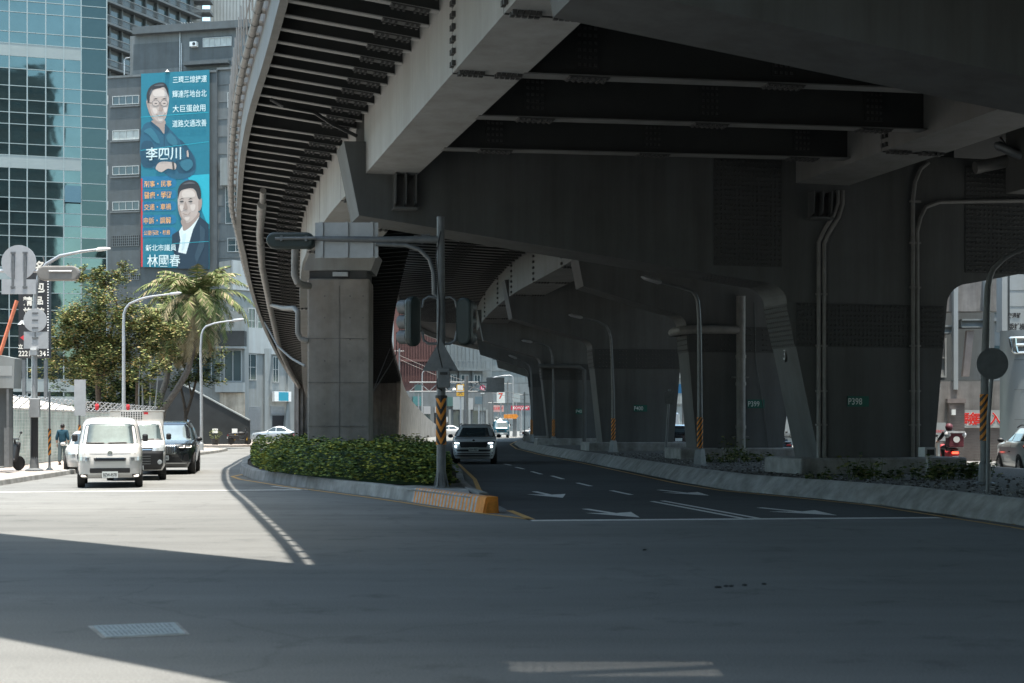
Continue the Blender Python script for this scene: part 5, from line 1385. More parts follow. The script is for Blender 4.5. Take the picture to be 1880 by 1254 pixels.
# signal pole on the island
sb_ = A(810, 895, 31.4); sb_.z = 0.27
D = 31.4
sp_ = thing('signal_pole', 'grey traffic signal pole with side arm and striped band at the island tip', 'traffic signal', sb_[:])
top = A(809, 398, D)
bb = MB(); bb.tube([sb_, V(sb_.x, D, 2.2), V(top.x, D, top.z)], [0.105, 0.10, 0.085], 14); bb.build('pole', M['galv_dark'], sp_, smooth=True)
bb = MB(); bb.lathe([(0.17, 0), (0.17, 0.03), (0.115, 0.06), (0.11, 0.16)], sb_, 14)
for k in range(6):
    a = k * math.pi / 3; bb.ext([sb_ + V(math.cos(a) * .1, math.sin(a) * .1, 0.03), sb_ + V(math.cos(a) * .17, math.sin(a) * .17, 0.03), sb_ + V(math.cos(a) * .1, math.sin(a) * .1, 0.4)], V(-math.sin(a), math.cos(a), 0) * 0.015)
bb.build('base_plate', M['galv_dark'], sp_)
bb = MB()
bb.tube([A(805, 440, D), A(690, 440, D), A(500, 437, D)], [0.085, 0.07, 0.045], 10)
bb.tube([A(790, 432, D), A(775, 432, D), A(775, 448, D)], 0.03, 6)
bb.tube([A(806, 545, D), A(797, 540, D), A(796, 500, D), A(788, 475, D), A(770, 458, D), A(745, 450, D), A(690, 448, D)], 0.05, 10)
bb.build('arm', M['galv_dark'], sp_, smooth=True)
def capsule(bb, c, w, h, dpt, mat=0, n=10):
    'housing with round ends, long side along x'
    pts = []
    r = h / 2
    for i in range(n + 1): a = math.pi / 2 - math.pi * i / n; pts.append((w / 2 - r + r * math.cos(a), r * math.sin(a)))
    for i in range(n + 1): a = -math.pi / 2 - math.pi * i / n; pts.append((-w / 2 + r + r * math.cos(a), r * math.sin(a)))
    return pts
def housing(parent, c, w, h, dpt, m, vertical=False, name='signal_head', ry=0.0, bevel=0.05):
    bb = MB(); R = Matrix.Rotation(ry, 3, 'Z')
    pts = [(x, z) for x, z in capsule(bb, c, w, h, dpt)]
    if vertical: pts = [(-z, x) for x, z in pts]
    bb.ext([c + R @ V(x, -dpt / 2, z) for x, z in pts], R @ V(0, dpt, 0))
    o = bb.build(name, m, parent, bevel=bevel)
    return o
sig_m = mat('signal_green', (0.016, 0.028, 0.027), 0.45, var=0.1)
o = housing(sp_, A(534, 442, D - 0.02), 88 * D / F, 30 * D / F, 0.22, sig_m)
bb = MB(); bb.tube([A(505, 438, D - 0.16), A(580, 437, D - 0.16)], 0.035, 8)
for x in (517, 562): bb.box(A(x, 438, D - 0.14), (0.05, 0.1, 0.12))
bb.build('bracket', M['galv_dark'], o)
bb = MB()
for x in (514, 540, 564): bb.lathe([(0.13, 0), (0.15, 0.02), (0.15, 0.3)], A(x, 443, D + 0.1), 14, M=Matrix(((1, 0, 0), (0, 0, 1), (0, -1, 0))))
bb.build('visor', M['black'], o)
# sign panel seen from the back
bb = MB(); p, q_ = A(578, 473, D), A(694, 408, D)
bb.box((p + q_) / 2 + V(0, 0.06, 0), (q_.x - p.x, 0.03, q_.z - p.z))
o = bb.build('sign_panel', M['sign_back'], sp_)
bb = MB()
for x in (591, 637, 683): bb.box(A(x, 440, D + 0.02), (0.06, 0.05, 0.78))
bb.build('stiffener', M['sign_back'], o)
# upright heads
for cx, ry, w in ((758, 0.9, 92), (853, -0.35, 88)):
    c = A(cx, 590, D)
    h = housing(sp_, c, w * D / F, 30 * D / F, 0.2, sig_m, vertical=True, ry=ry)
    bb = MB(); R = Matrix.Rotation(ry, 3, 'Z')
    for k in (-1, 0, 1):
        Mx_ = R @ Matrix(((1, 0, 0), (0, 0, 1), (0, -1, 0)))
        bb.lathe([(0.12, 0), (0.155, 0.02), (0.155, 0.26), (0.145, 0.27), (0.14, 0.03)], c + R @ V(0, 0.1, k * 0.335), 16, M=Mx_)
    bb.build('visor', M['galv_dark'], h, smooth=True)
bb = MB()
for s, x in ((1, 776), (-1, 838)):
    bb.tube([A(806, 548, D), A((x + 806) / 2 + s * -4, 545, D), A(x + s * 2, 551, D), A(x - s * 1, 565, D)], 0.03, 8)
    bb.tube([A(806, 631, D), A((x + 806) / 2 + s * -4, 631, D), A(x + s * 2, 625, D), A(x - s * 1, 608, D)], 0.03, 8)
bb.build('bracket', M['galv_dark'], sp_, smooth=True)
bb = MB(); bb.ext([A(809, 622, D - 0.12), A(842, 681, D - 0.12), A(775, 681, D - 0.12)], V(0, 0.02, 0)); bb.build('warning_sign', M['galv_dark'], sp_)
bb = MB(); p, q_ = A(804, 712, D - 0.17), A(826, 676, D - 0.17); bb.box((p + q_) / 2, (q_.x - p.x, 0.16, q_.z - p.z)); bb.box((p + q_) / 2 + V(0, -0.085, 0.1), (0.17, 0.02, 0.06), mat=1)
bb.build('control_box', [M['galv_dark'], M['black']], sp_, bevel=0.015)
bb = MB(); bb.tube([A(806, 690, D - .1), A(802, 700, D - .12), A(803, 712, D - .12), A(812, 717, D - .12)], 0.015, 6)
bb.tube([A(809, 425, D - 0.1), A(800, 470, D - 0.11), A(807, 560, D - 0.11), A(804, 640, D - 0.12), A(812, 675, D - .12)], 0.014, 6); bb.build('cable', M['black'], sp_)
band(sp_, sb_, A(0, 816, D).z, A(0, 730, D).z, 0.116, 8, chevron=True)
bb = MB(); bb.tube([V(sb_.x, D, A(0, 731, D).z), V(sb_.x, D, A(0, 726, D).z)], 0.135, 12); bb.build('clamp', M['black'], sp_)

# sign pole on the left pavement with the arm reaching in from the left
Dl = 46.6
lb = V(A(63, 777, Dl).x, Dl, 0.13)
lp = thing('signal_pole', 'pale pole on the left pavement with grey sign backs and a horizontal signal', 'traffic signal', lb[:])
bb = MB(); q = [lb, V(lb.x, Dl, 3), A(64, 560, Dl), A(66, 530, Dl), A(72, 505, Dl), A(85, 485, Dl), A(110, 470, Dl), A(150, 462, Dl), A(182, 458, Dl)]
bb.tube(q, [0.115, 0.10, 0.075, 0.07, 0.065, 0.06, 0.055, 0.05, 0.045], 10); bb.build('pole', M['galv'], lp, smooth=True)
bb = MB(); bb.tube([A(176, 459, Dl), A(181, 458, Dl), A(194, 457, Dl), A(203, 456, Dl)], [0.04, 0.07, 0.06, 0.02], 8); bb.build('lamp_head', M['white'], lp)
bb = MB(); bb.lathe([(0.3, 0), (0.3, 0.05), (0.16, 0.1), (0.12, 0.5)], lb, 10); bb.build('base_plate', M['galv_dark'], lp)
bb = MB(); bb.tube([V(lb.x, Dl, 0.5), V(lb.x, Dl, 1.95)], 0.125, 12); bb.build('pole_wrap', M['black_paint'], lp)
bb = MB(); bb.tube([A(-60, 497, Dl), A(66, 498, Dl), A(130, 498, Dl)], 0.05, 8); bb.build('arm', M['galv'], lp, smooth=True)
o = housing(lp, A(108, 502, Dl - 0.02), 78 * Dl / F, 27 * Dl / F, 0.24, mat('signal_grey', (0.20, 0.19, 0.175), 0.5, var=0.12))
bb = MB()
for x in (86, 108, 130): bb.lathe([(0.12, 0), (0.15, 0.02), (0.15, 0.3)], A(x, 503, Dl + 0.1), 14, M=Matrix(((1, 0, 0), (0, 0, 1), (0, -1, 0))))
bb.build('visor', M['black'], o)
bb = MB(); bb.tube([A(90, 498, Dl - .16), A(132, 498, Dl - .16)], 0.03, 6); bb.build('bracket', M['galv'], o)
bb = MB(); disc(bb, A(35, 482, Dl - 0.06), 32 * Dl / F, 0.03); bb.build('disc', M['sign_back'], lp)
bb = MB(); disc(bb, A(65, 588, Dl - 0.12), 21.5 * Dl / F, 0.03); bb.build('disc', M['sign_back'], lp)
for (x0, y0, x1, y1) in ((3, 513, 66, 540), (44, 609, 89, 640)):
    bb = MB(); p, q_ = A(x0, y1, Dl - 0.12), A(x1, y0, Dl - 0.12); bb.box((p + q_) / 2, (q_.x - p.x, 0.025, q_.z - p.z)); bb.build('plate', M['sign_back'], lp)
bb = MB()
for x in (24, 46): bb.box(A(x, 496, Dl - 0.12), (0.09, 0.05, 1.2)); bb.box(A(x, 464, Dl - 0.13), (0.15, 0.05, 0.06)); bb.box(A(x, 527, Dl - 0.13), (0.15, 0.05, 0.06))
bb.tube([A(65, 575, Dl - .12), A(65, 620, Dl - .12)], .03, 6)
for y in (575, 588, 602, 620): bb.box(A(65, y, Dl - 0.13), (0.2, 0.06, 0.05))
bb.build('bracket', M['galv_dark'], lp)
bb = MB(); bb.box(A(63, 641, Dl - .1), (0.2, 0.2, 0.07)); bb.box(A(63, 648, Dl - .1), (0.24, 0.22, 0.16), mat=1); bb.build('clamp', [M['white'], M['galv']], lp)
bb = MB(); bb.box(A(64, 749, Dl - .2), (0.33, 0.16, 0.62)); bb.build('control_box', M['galv'], lp, bevel=0.02)
# thin striped posts
db = 47.5; p = V(A(91, 777, db).x, db, 0.13)
o = thing('sign_post', 'thin post with black and orange stripes beside the walking man', 'post', p[:], 'striped posts on the left pavement')
bb = MB(); bb.tube([p, V(p.x, db, A(0, 718, db).z)], 0.035, 8); bb.lathe([(0.14, 0), (0.05, 0.1), (0.036, 0.3)], p, 10); bb.build('post', M['galv_dark'], o, smooth=True)
band(o, p, A(0, 836, db).z, A(0, 787, db).z, 0.05, 8)
db = 58; p = V(A(146, 777, db).x, db, 0.13)
o = thing('sign_post', 'striped post carrying a plain tall grey panel, behind the white van', 'post', p[:], 'striped posts on the left pavement')
bb = MB(); bb.tube([p, V(p.x, db, A(0, 700, db).z)], 0.04, 8); bb.build('post', M['galv_dark'], o)
bb = MB(); a, c = A(136.5, 763, db - 0.06), A(157.5, 697, db - 0.06); bb.box((a + c) / 2, (c.x - a.x, 0.03, c.z - a.z)); bb.build('panel', M['sign_back'], o)
band(o, p, A(0, 808, db).z, A(0, 780, db).z, 0.055, 6)

# black vertical sign on the left
dh = 72
hs = thing('vertical_sign', 'tall black vertical sign with white Chinese characters and a border of small bulbs', 'sign', A(62, 777, dh)[:])
fh = frontface(62, dh)
bb = MB(); fh.px(bb, 34, 482, 90, 657, -0.35, 0); bb.build('panel', M['black_paint'], hs)
wm = flatm('sign_cream', (0.70, 0.66, 0.58))
fs_ = dh / F
for s, x, y, h in (('名', 72, 489, 20), ('包', 72, 527, 20), ('精', 51, 553, 17), ('品', 72, 552, 15), ('旅', 51, 573, 17), ('館', 73, 573, 17), ('立', 38, 636, 9)):
    text(s, h * fs_, wm, hs, fh.at(x, y, 0.006), bold=0.03)
text('2221-1234', 10 * fs_, wm, hs, fh.at(59, 649, 0.006), width=50 * fs_, bold=0.02)
text('＾', 8 * fs_, M['white'], hs, fh.at(41, 592, 0.006), bold=0.03)
bb = MB(); bb.add([fh.at(*p_, 0.006) for p_ in ((37, 620), (44, 615), (60, 615), (60, 625), (44, 625))], [(0, 1, 2, 3, 4)]); bb.build('red_arrow', BC['red'], hs)
bb = MB()
for i in range(34): bb.ball(fh.at(88.5, 487 + i * 5, 0.03), 0.04, nu=6, nv=4)
bb.build('border_bulb', M['white'], hs)
bb = MB(); bb.box(fh.at(50, 720, -0.3) * 1.0, (0.2, 0.2, 0.1))
for x in (42, 82):
    b2_ = MB(); c = fh.at(x, 660, -0.2); b2_.box((c.x, c.y, c.z / 2), (0.16, 0.16, c.z)); b2_.build('post', M['galv_dark'], hs)
bb.tube([fh.at(60, 482, -.2), fh.at(66, 474, .4), fh.at(70, 474, .6)], 0.04, 5); bb.tube([fh.at(80, 482, -.2), fh.at(84, 474, .4), fh.at(87, 474, .6)], 0.04, 5)
bb.build('frame', M['galv_dark'], hs)
o = thing('crane_boom', 'thin orange red boom slanting up beside the black vertical sign', 'boom', A(-30, 777, 76)[:])
bb = MB(); bb.tube([A(31, 552, 76), A(0, 650, 76), A(-30, 740, 76), A(-38, 777 + 1.6 * F / 76, 76)], 0.10, 6); bb.build('boom', mat('boom_orange', (0.55, 0.16, 0.08), 0.6, var=0.15), o)
# left edge shop: sign box over a dark shopfront
fl_ = frontface(28, 45)
o = thing('shopfront', 'dark shopfront under a plain pale sign box at the left edge', 'shop', fl_.at(10, 850)[:])
bb = MB(); fl_.px(bb, -160, 712, 14, 856, -0.5, -0.2); bb.build('wall', M['grey_tile'], o)
bb = MB(); fl_.poly(bb, [(-160, 640), (0, 652), (29, 658), (27, 713), (-160, 709)], -0.6, 0.1); o2 = bb.build('sign_box', M['pale_wall'], o)
bb = MB(); fl_.px(bb, -160, 672, 24, 690, 0.1, 0.11); bb.build('panel_strip', M['white_wall'], o2)
bb = MB(); fl_.px(bb, 20, 785, 29, 857, 0.3, 0.6); fl_.px(bb, 14, 714, 18, 850, -0.2, 0.1); bb.build('post', M['galv_dark'], o)

# green corrugated fence with barbed wire
def fence_pt(t): return V(lerp(-17.9, -21.9, t), lerp(49.5, 86, t), 0.13)
fen = thing('site_fence', 'green translucent corrugated sheet fence with a white grid and barbed wire on top', 'fence', fence_pt(0.3)[:])
n_ = 300; bb = MB(); vs = []; fs = []
fd = (fence_pt(1) - fence_pt(0)); fdn = fd.normalized(); fn = V(fdn.y, -fdn.x, 0); fl = fd.length
for i in range(n_ + 1):
    p = fence_pt(i / n_) + fn * (0.035 * math.cos(i * math.pi))
    vs += [p, p + V(0, 0, 2.1)]
for i in range(n_): fs.append((2 * i, 2 * i + 2, 2 * i + 3, 2 * i + 1))
bb.add(vs, fs)
fm = mat('green_sheet', (0.36, 0.56, 0.50), 0.4, scale=1.1, var=0.3, col2=(0.66, 0.80, 0.75), streak=0.5)
bb.build('sheet', fm, fen)
bb = MB()
for i in range(150):
    p = fence_pt(i / 149) + fn * 0.06; bb.box(p + V(0, 0, 1.05), (0.010, 0.02, 2.1), math.atan2(fdn.y, fdn.x))
for k in range(17):
    c = (fence_pt(0) + fence_pt(1)) / 2 + fn * 0.07 + V(0, 0, 0.06 + k * 0.127); bb.box(c, (fl, 0.018, 0.010), math.atan2(fdn.y, fdn.x))
bb.build('grid', M['white'], fen)
bb = MB()
for i in range(24):
    p = fence_pt(i / 23) + V(0, 0, 2.0); bb.tube([p, p + V(0, 0, 0.15), p + V(0, 0, 0.55) + fn * 0.45], 0.025, 5)
for k in range(4):
    pts = []
    for i in range(121):
        p = fence_pt(i / 120) + V(0, 0, 2.2 + 0.11 * k) + fn * (0.06 + 0.11 * k); pts.append(p + V(0, 0, 0.05 * math.sin(i * 2.1 + k)) + fn * 0.04 * math.cos(i * 2.1))
    bb.tube(pts, 0.014, 4)
bb.box((fence_pt(0) + fence_pt(1)) / 2 + V(0, 0, 2.1), (fl, 0.08, 0.07), math.atan2(fdn.y, fdn.x))
bb.build('barbed_wire', M['galv'], fen)
for px_ in (178, 235):
    o = thing('warning_beacon', 'small red beacon on the fence top, ' + ('left one behind the white van' if px_ < 200 else 'right one above the delivery truck'), 'beacon', A(px_, 752, 66)[:], 'beacons on the site fence')
    bb = MB(); bb.lathe([(0.06, 0), (0.09, 0.05), (0.1, 0.2), (0.06, 0.3)], A(px_, 753, 66 if px_ < 200 else 74), 10); bb.build('lens', BC['red'], o)
o = thing('site_canopy', 'sunlit cream sheet canopy sloping behind the fence', 'canopy', A(70, 757, 64)[:])
bb = MB(); bb.ext([A(10, 728, 62), A(60, 735, 66), A(145, 751, 70), A(145, 757, 66), A(10, 757, 58)], V(0, 0, 0.05)); bb.build('sheet', mat('cream_sheet', (0.72, 0.66, 0.56), 0.7, var=0.08), o)
bb = MB()
for x in (15, 140): c = A(x, 757, 64); bb.box((c.x, 64, c.z / 2), (0.12, 0.12, c.z))
bb.build('post', M['galv'], o)

# far traffic gantry
o = thing('signal_gantry', 'far steel gantry with a truss arm, signs and a dark sign back over the road', 'gantry', (A(856, 777, 150).x, 150, 0))
gx = lambda px, py: A(px, py, 150)
bb = MB(); bb.tube([V(gx(856, 0).x, 150, 0), gx(856, 770), gx(856, 690)], 0.22, 8); bb.build('post', M['galv_dark'], o)
bb = MB()
for y in (702, 719): bb.tube([gx(752, y), gx(915, y)], 0.09, 6)
xs_ = list(range(752, 916, 18))
for i in range(len(xs_) - 1): bb.tube([gx(xs_[i], 702 if i % 2 else 719), gx(xs_[i + 1], 719 if i % 2 else 702)], 0.06, 5)
bb.build('truss', M['galv_dark'], o)
bb = MB(); p, q_ = A(893, 720, 149.8), A(926, 693, 149.8); bb.box((p + q_) / 2, (q_.x - p.x, 0.06, q_.z - p.z)); bb.build('sign_back', M['galv_dark'], o)
bb = MB(); p, q_ = A(840, 716, 149.6), A(850, 707, 149.6); bb.box((p + q_) / 2, (q_.x - p.x, 0.3, q_.z - p.z)); bb.ball(gx(834, 716), 0.22, nu=10, nv=6); bb.build('camera_box', M['white'], o)
for (px_, top_, d_, lab) in ((775, 681, 165, 'pale hooped far lamp left of the far gantry'), (957, 750, 172, 'pale hooped far lamp beside the blue truck')):
    b_ = V(A(px_, 777, d_).x, d_, 0); s_ = 1
    lamp(lab, b_, [b_, V(b_.x, d_, 3), A(px_, top_ + 15, d_), A(px_, top_, d_), A(px_ + 14, top_ - 3, d_)], 0.10, M['galv'], group='far street lamps', head=False)
for (x0, y0, x1, y1, d_, lab) in ((942, 690, 912, 698, 180, 'far double armed lamp against the pale office block'),):
    b_ = V(A(x0, 777, d_).x, d_, 0); lamp(lab, b_, [b_, V(b_.x, d_, 3), A(x0, 700, d_), A(x0, 688, d_), A(x1 + 8, 690, d_), A(x1, 692, d_)], 0.09, M['galv'], group='far street lamps')
bq_ = thing('truck_crane', 'orange crane arm raised behind the blue truck', 'crane', A(937, 777, 178)[:])
bb = MB(); bb.ext([A(925, 761, 178), A(948, 760, 178), A(952, 764, 178), A(948, 769, 178), A(925, 768, 178)], V(0, 0.7, 0)); bb.build('boom', M['orange'], bq_)
bb = MB(); c = A(945, 769, 178.4); bb.box((c.x, 178.4, c.z / 2), (0.5, 0.5, c.z)); bb.build('mast', M['galv_dark'], bq_)

# pots and small box by the black wall
def pot(px, d, label):
    c = A(px, 777, d); c.z = 0.13
    o = thing('plant_pot', label, 'potted plant', c[:])
    bb = MB(); bb.lathe([(0.22, 0), (0.3, 0.45), (0.27, 0.45)], c, 12); bb.build('pot', M['black_paint'], o)
    bb = MB()
    for i in range(260):
        v = V(random.gauss(0, 1), random.gauss(0, 1), random.gauss(0, 1)).normalized() * random.uniform(.3, .5); leaf(bb, c + V(0, 0, 0.75) + v, 0.10, random.choice((0, 1)))
    bb.build('foliage', [M['leaf_mid'], M['leaf_yellow']], o)
def leaf(bb, p, s, m=0, tilt=None):
    a = random.uniform(0, 6.283); b_ = random.uniform(-0.9, 0.9) if tilt is None else tilt + random.uniform(-.3, .3)
    x = V(math.cos(a), math.sin(a), 0) ; y = V(-math.sin(a) * math.cos(b_), math.cos(a) * math.cos(b_), math.sin(b_))
    k = random.uniform(0.7, 1.25) * s
    bb.add([p - x * k * 0.5, p - y * k * 0.28, p + x * k * 0.5, p + y * k * 0.28], [(0, 1, 2, 3)], m)
def leafm(name, c): 
    m = mat(name, c, 0.75, var=0.3, scale=1.2, spec=0.15)
    m.node_tree.nodes['Principled BSDF'].inputs['Transmission Weight'].default_value = 0.0
    return m
M['leaf_dark'] = leafm('leaf_dark', (0.018, 0.040, 0.016)); M['leaf_mid'] = leafm('leaf_mid', (0.085, 0.12, 0.04)); M['leaf_yellow'] = leafm('leaf_yellow', (0.22, 0.225, 0.085))
M['leaf_rust'] = leafm('leaf_rust', (0.29, 0.215, 0.095)); M['bark'] = mat('bark', (0.085, 0.066, 0.05), 0.95, scale=6, var=0.35, bump=0.6); M['bark_grey'] = mat('bark_grey', (0.16, 0.14, 0.12), 0.95, scale=6, var=0.35, bump=0.6)
M['frond'] = leafm('frond_green', (0.145, 0.165, 0.062)); M['frond_dry'] = leafm('frond_dry', (0.34, 0.28, 0.165))
random.seed(11)
pot(395, 103.5, 'round potted bush standing before the black stone wall'); 
# ------------------------------------------------------------------ trees
def tree(label, base, trunks, clumps, n, size, mats, wts, bark, name='tree'):
    o = thing(name, label, 'tree', base[:])
    bb = MB()
    for path_, r0, r1 in trunks: bb.tube(path_, [lerp(r0, r1, i / (len(path_) - 1)) for i in range(len(path_))], 8)
    bb.build('trunk', bark, o, smooth=True)
    bb = MB(); tot = sum(c[1] ** 2 for c in clumps)
    for c, r, sq in clumps:
        k = int(n * r * r / tot)
        sub = [(c + V(random.gauss(0, .55), random.gauss(0, .55), random.gauss(0, .55) * sq) * r, r * random.uniform(.18, .34)) for _ in range(max(6, int(22)))]
        for i in range(k):
            sc, sr = random.choice(sub)
            p = sc + V(random.gauss(0, .6), random.gauss(0, .6), random.gauss(0, .5)) * sr
            w = list(wts)
            leaf(bb, p, size, random.choices(range(len(mats)), w)[0])
    bb.build('crown', mats, o)
    return o
dT = 88
T_ = lambda px, py, d=dT: A(px, py, d)
b_ = V(T_(185, 0).x, dT, 0.1)
L3 = [M['leaf_dark'], M['leaf_mid'], M['leaf_yellow'], M['leaf_rust']]
tree('large leafy tree with yellowing rust tinged leaves behind the fence', b_,
     [([b_, T_(180, 720), T_(176, 660), T_(168, 600)], 0.22, 0.07), ([T_(178, 690), T_(200, 630), T_(215, 560), T_(190, 510)], 0.12, 0.04), ([T_(181, 700), T_(225, 650), T_(270, 620)], 0.12, 0.04), ([T_(178, 680), T_(145, 640), T_(125, 600)], 0.1, 0.03),
      ([V(T_(250, 0).x, dT, 0.1), T_(252, 700), T_(262, 640), T_(290, 610)], 0.14, 0.05)],
     [(T_(190, 520), 1.25, 0.9), (T_(165, 505), 0.7, .5), (T_(150, 585), 1.9, .8), (T_(205, 590), 2.0, .8), (T_(255, 590), 1.7, .8), (T_(290, 620), 1.5, .7), (T_(130, 630), 1.5, .8), (T_(175, 650), 2.0, .7), (T_(235, 650), 2.0, .7), (T_(115, 590), 1.0, .8), (T_(150, 690), 1.4, .6)],
     44000, 0.18, L3, (2, 3.5, 6, 2.2), M['bark'])
b_ = V(T_(205, 0, 92).x, 92, 0.1)
tree('dense dark shrub mass low under the large tree', b_, [([b_, T_(205, 740, 92), T_(215, 700, 92)], 0.12, 0.05)],
     [(T_(200, 725, 91), 1.3, .5), (T_(235, 715, 91), 1.4, .6), (T_(215, 690, 91), 1.5, .6), (T_(265, 730, 91), 1.2, .5), (T_(185, 740, 91), 1.0, .4)], 9000, 0.2, L3, (7, 3, 1, 0), M['bark'], 'shrub')
b_ = V(T_(343, 0, 98).x, 98, 0.1)
tree('small forked tree with sparse crown in front of the black wall', b_,
     [([b_, T_(341, 760, 98), T_(338, 740, 98), T_(330, 700, 98)], 0.16, 0.07), ([T_(341, 765, 98), T_(352, 730, 98), T_(362, 690, 98), T_(372, 660, 98)], 0.12, 0.05), ([T_(352, 730, 98), T_(346, 700, 98), T_(350, 670, 98)], 0.07, 0.03)],
     [(T_(375, 655, 98), 1.3, .8), (T_(352, 690, 98), 1.1, .7), (T_(388, 690, 98), 0.9, .7), (T_(362, 630, 98), 0.8, .7), (T_(330, 700, 98), 0.8, .6)], 6000, 0.18, L3, (3, 4, 3, .4), M['bark'])
b_ = V(T_(255, 0, 86).x, 86, 0.1)
tree('slim sapling with pale stakes and yellow green leaves by the fence', b_,
     [([b_, T_(255, 720, 86), T_(257, 660, 86)], 0.05, 0.03), ([T_(275, 765, 86), T_(276, 700, 86)], 0.05, 0.05), ([T_(283, 765, 86), T_(290, 690, 86)], 0.05, 0.04), ([T_(262, 765, 86), T_(262, 690, 86)], 0.06, 0.06)],
     [(T_(270, 675, 86), 0.9, .7), (T_(262, 700, 86), 0.6, .6), (T_(275, 720, 86), .6, .5)], 1300, 0.22, L3, (1, 3, 4, 1), M['pale_wall'], 'sapling')
def palm(label, base, trunk, top, n, L, seed):
    random.seed(seed)
    o = thing('palm_tree', label, 'palm tree', base[:], 'palms by the black wall')
    bb = MB(); bb.tube(trunk, [lerp(0.24, 0.17, i / (len(trunk) - 1)) for i in range(len(trunk))], 10)
    bb.ball(top - V(0, 0, 0.25), (0.3, 0.3, 0.5)); bb.build('trunk', M['bark_grey'], o, smooth=True)
    bb = MB()
    for i in range(n):
        a = 2.399 * i + random.uniform(-.2, .2); f = i / n
        el = lerp(1.35, -0.75, f ** 0.8) + random.uniform(-.1, .1)
        l = L * random.uniform(.85, 1.1) * (0.8 if f < .15 else 1)
        dirh = V(math.cos(a), math.sin(a), 0); p = top.copy(); e = el; pts = [p.copy()]
        S = 12
        for s in range(S):
            p = p + (dirh * math.cos(e) + V(0, 0, math.sin(e))) * (l / S); e -= (lerp(0.085, 0.17, min(1, f * 1.6)) + 0.05 * s / S) * (1 if e > -1.4 else 0.1); pts.append(p.copy())
        dry = 1 if (f > 0.8 or random.random() < .12) else 0
        bb.tube(pts, [lerp(0.03, 0.008, k / S) for k in range(S + 1)], 4, mat=2 if not dry else 1)
        for k in range(1, S + 1):
            for h in (0.0, 0.33, 0.66):
                if k == S and h > 0: continue
                q = pts[k].lerp(pts[min(S, k + 1)], h); t = (pts[k] - pts[k - 1]).normalized(); sd = t.cross(V(0, 0, 1)).normalized(); nn = sd.cross(t)
                ll = 0.74 * math.sin(math.pi * min(1, (k + h) / S * .85 + .12)) + 0.12
                for s in (-1, 1):
                    v = (sd * s * 0.75 + t * 0.6 - nn * random.uniform(-0.1, 0.5) - V(0, 0, random.uniform(0.1, .5))).normalized() * ll
                    w = t * 0.034
                    bb.add([q - w, q + v * 0.5 - w * 1.1, q + v, q + v * .5 + w * 1.1, q + w], [(0, 1, 2, 3, 4)], 1 if dry or random.random() < .2 else (0 if random.random() < .7 else 2))
    # hanging dead skirt
    for i in range(60):
        a = random.uniform(0, 6.28); q = top + V(math.cos(a) * .2, math.sin(a) * .2, -0.3); v = V(math.cos(a) * random.uniform(.2, 1), math.sin(a) * random.uniform(.2, 1), -random.uniform(1.2, 2.4)); w = V(-math.sin(a), math.cos(a), 0) * .05
        bb.add([q - w, q + v * .5 - w, q + v, q + v * .5 + w, q + w], [(0, 1, 2, 3, 4)], 1)
    bb.build('fronds', [M['frond'], M['frond_dry'], M['leaf_mid']], o)
Pm = lambda px, py, d=94: A(px, py, d)
b_ = V(Pm(285, 0).x, 94, 0.1)
palm('taller leaning palm with a broad drooping crown over the black wall', b_, [b_, Pm(300, 752), Pm(325, 715), Pm(345, 680), Pm(357, 630), Pm(360, 560)], Pm(360, 545), 84, 4.3, 4)
b_ = V(Pm(272, 0, 97).x, 97, 0.1)
palm('shorter palm with a smaller crown between the leafy tree and the tall palm', b_, [b_, Pm(290, 745, 97), Pm(305, 700, 97), Pm(314, 650, 97), Pm(318, 610, 97)], Pm(318, 595, 97), 56, 3.3, 9)

# ------------------------------------------------------------------ hedge on the island
random.seed(31)
hed = thing('hedge', 'dense leafy clipped hedge on the kerbed island round the concrete pier', 'hedge', (-4.5, 44, 0.27))
def hz(x, y):
    return 0.74 + 0.10 * math.sin(x * 1.3 + y * 0.35) + 0.08 * math.sin(x * 3.1 - y * 0.8 + 1) + 0.05 * math.sin(x * 6.3 + y * 1.7)
hxl = table({31.5: -1.5, 34: -3.6, 36: -4.9, 38.5: -6.2, 41: -7.2, 44: -8.0, 48: -8.9, 55: -10.2, 62: -11.4})
hxr = table({31.5: -1.4, 34: -1.4, 38: -1.55, 43: -1.9, 48: -2.4, 55: -3.2, 62: -4.0})
core = MB(); ys_ = frange(32.6, 60, 0.6); vs = []; fs = []; K = 14
for y in ys_:
    a, c = hxl(y) + 0.45, hxr(y) - 0.35
    if c < a: a = c = (a + c) / 2
    for k in range(K + 1):
        x = lerp(a, c, k / K); e = min(k, K - k) / K
        vs.append(V(x, y, 0.27 + (hz(x, y) - 0.22) * (0 if e == 0 else 1)))
for j in range(len(ys_) - 1):
    for k in range(K): fs.append((j * (K + 1) + k, j * (K + 1) + k + 1, (j + 1) * (K + 1) + k + 1, (j + 1) * (K + 1) + k))
fs.append(tuple(range(K, -1, -1)))
core.add(vs, fs); core.build('hedge_core', M['leaf_dark'], hed)  # solid dark filler added inside so the leaves are not see-through
bb = MB()
def in_pier(x, y): return abs(x - cp.x) < 1.05 and 46.9 < y < 49.1
cnt = 0
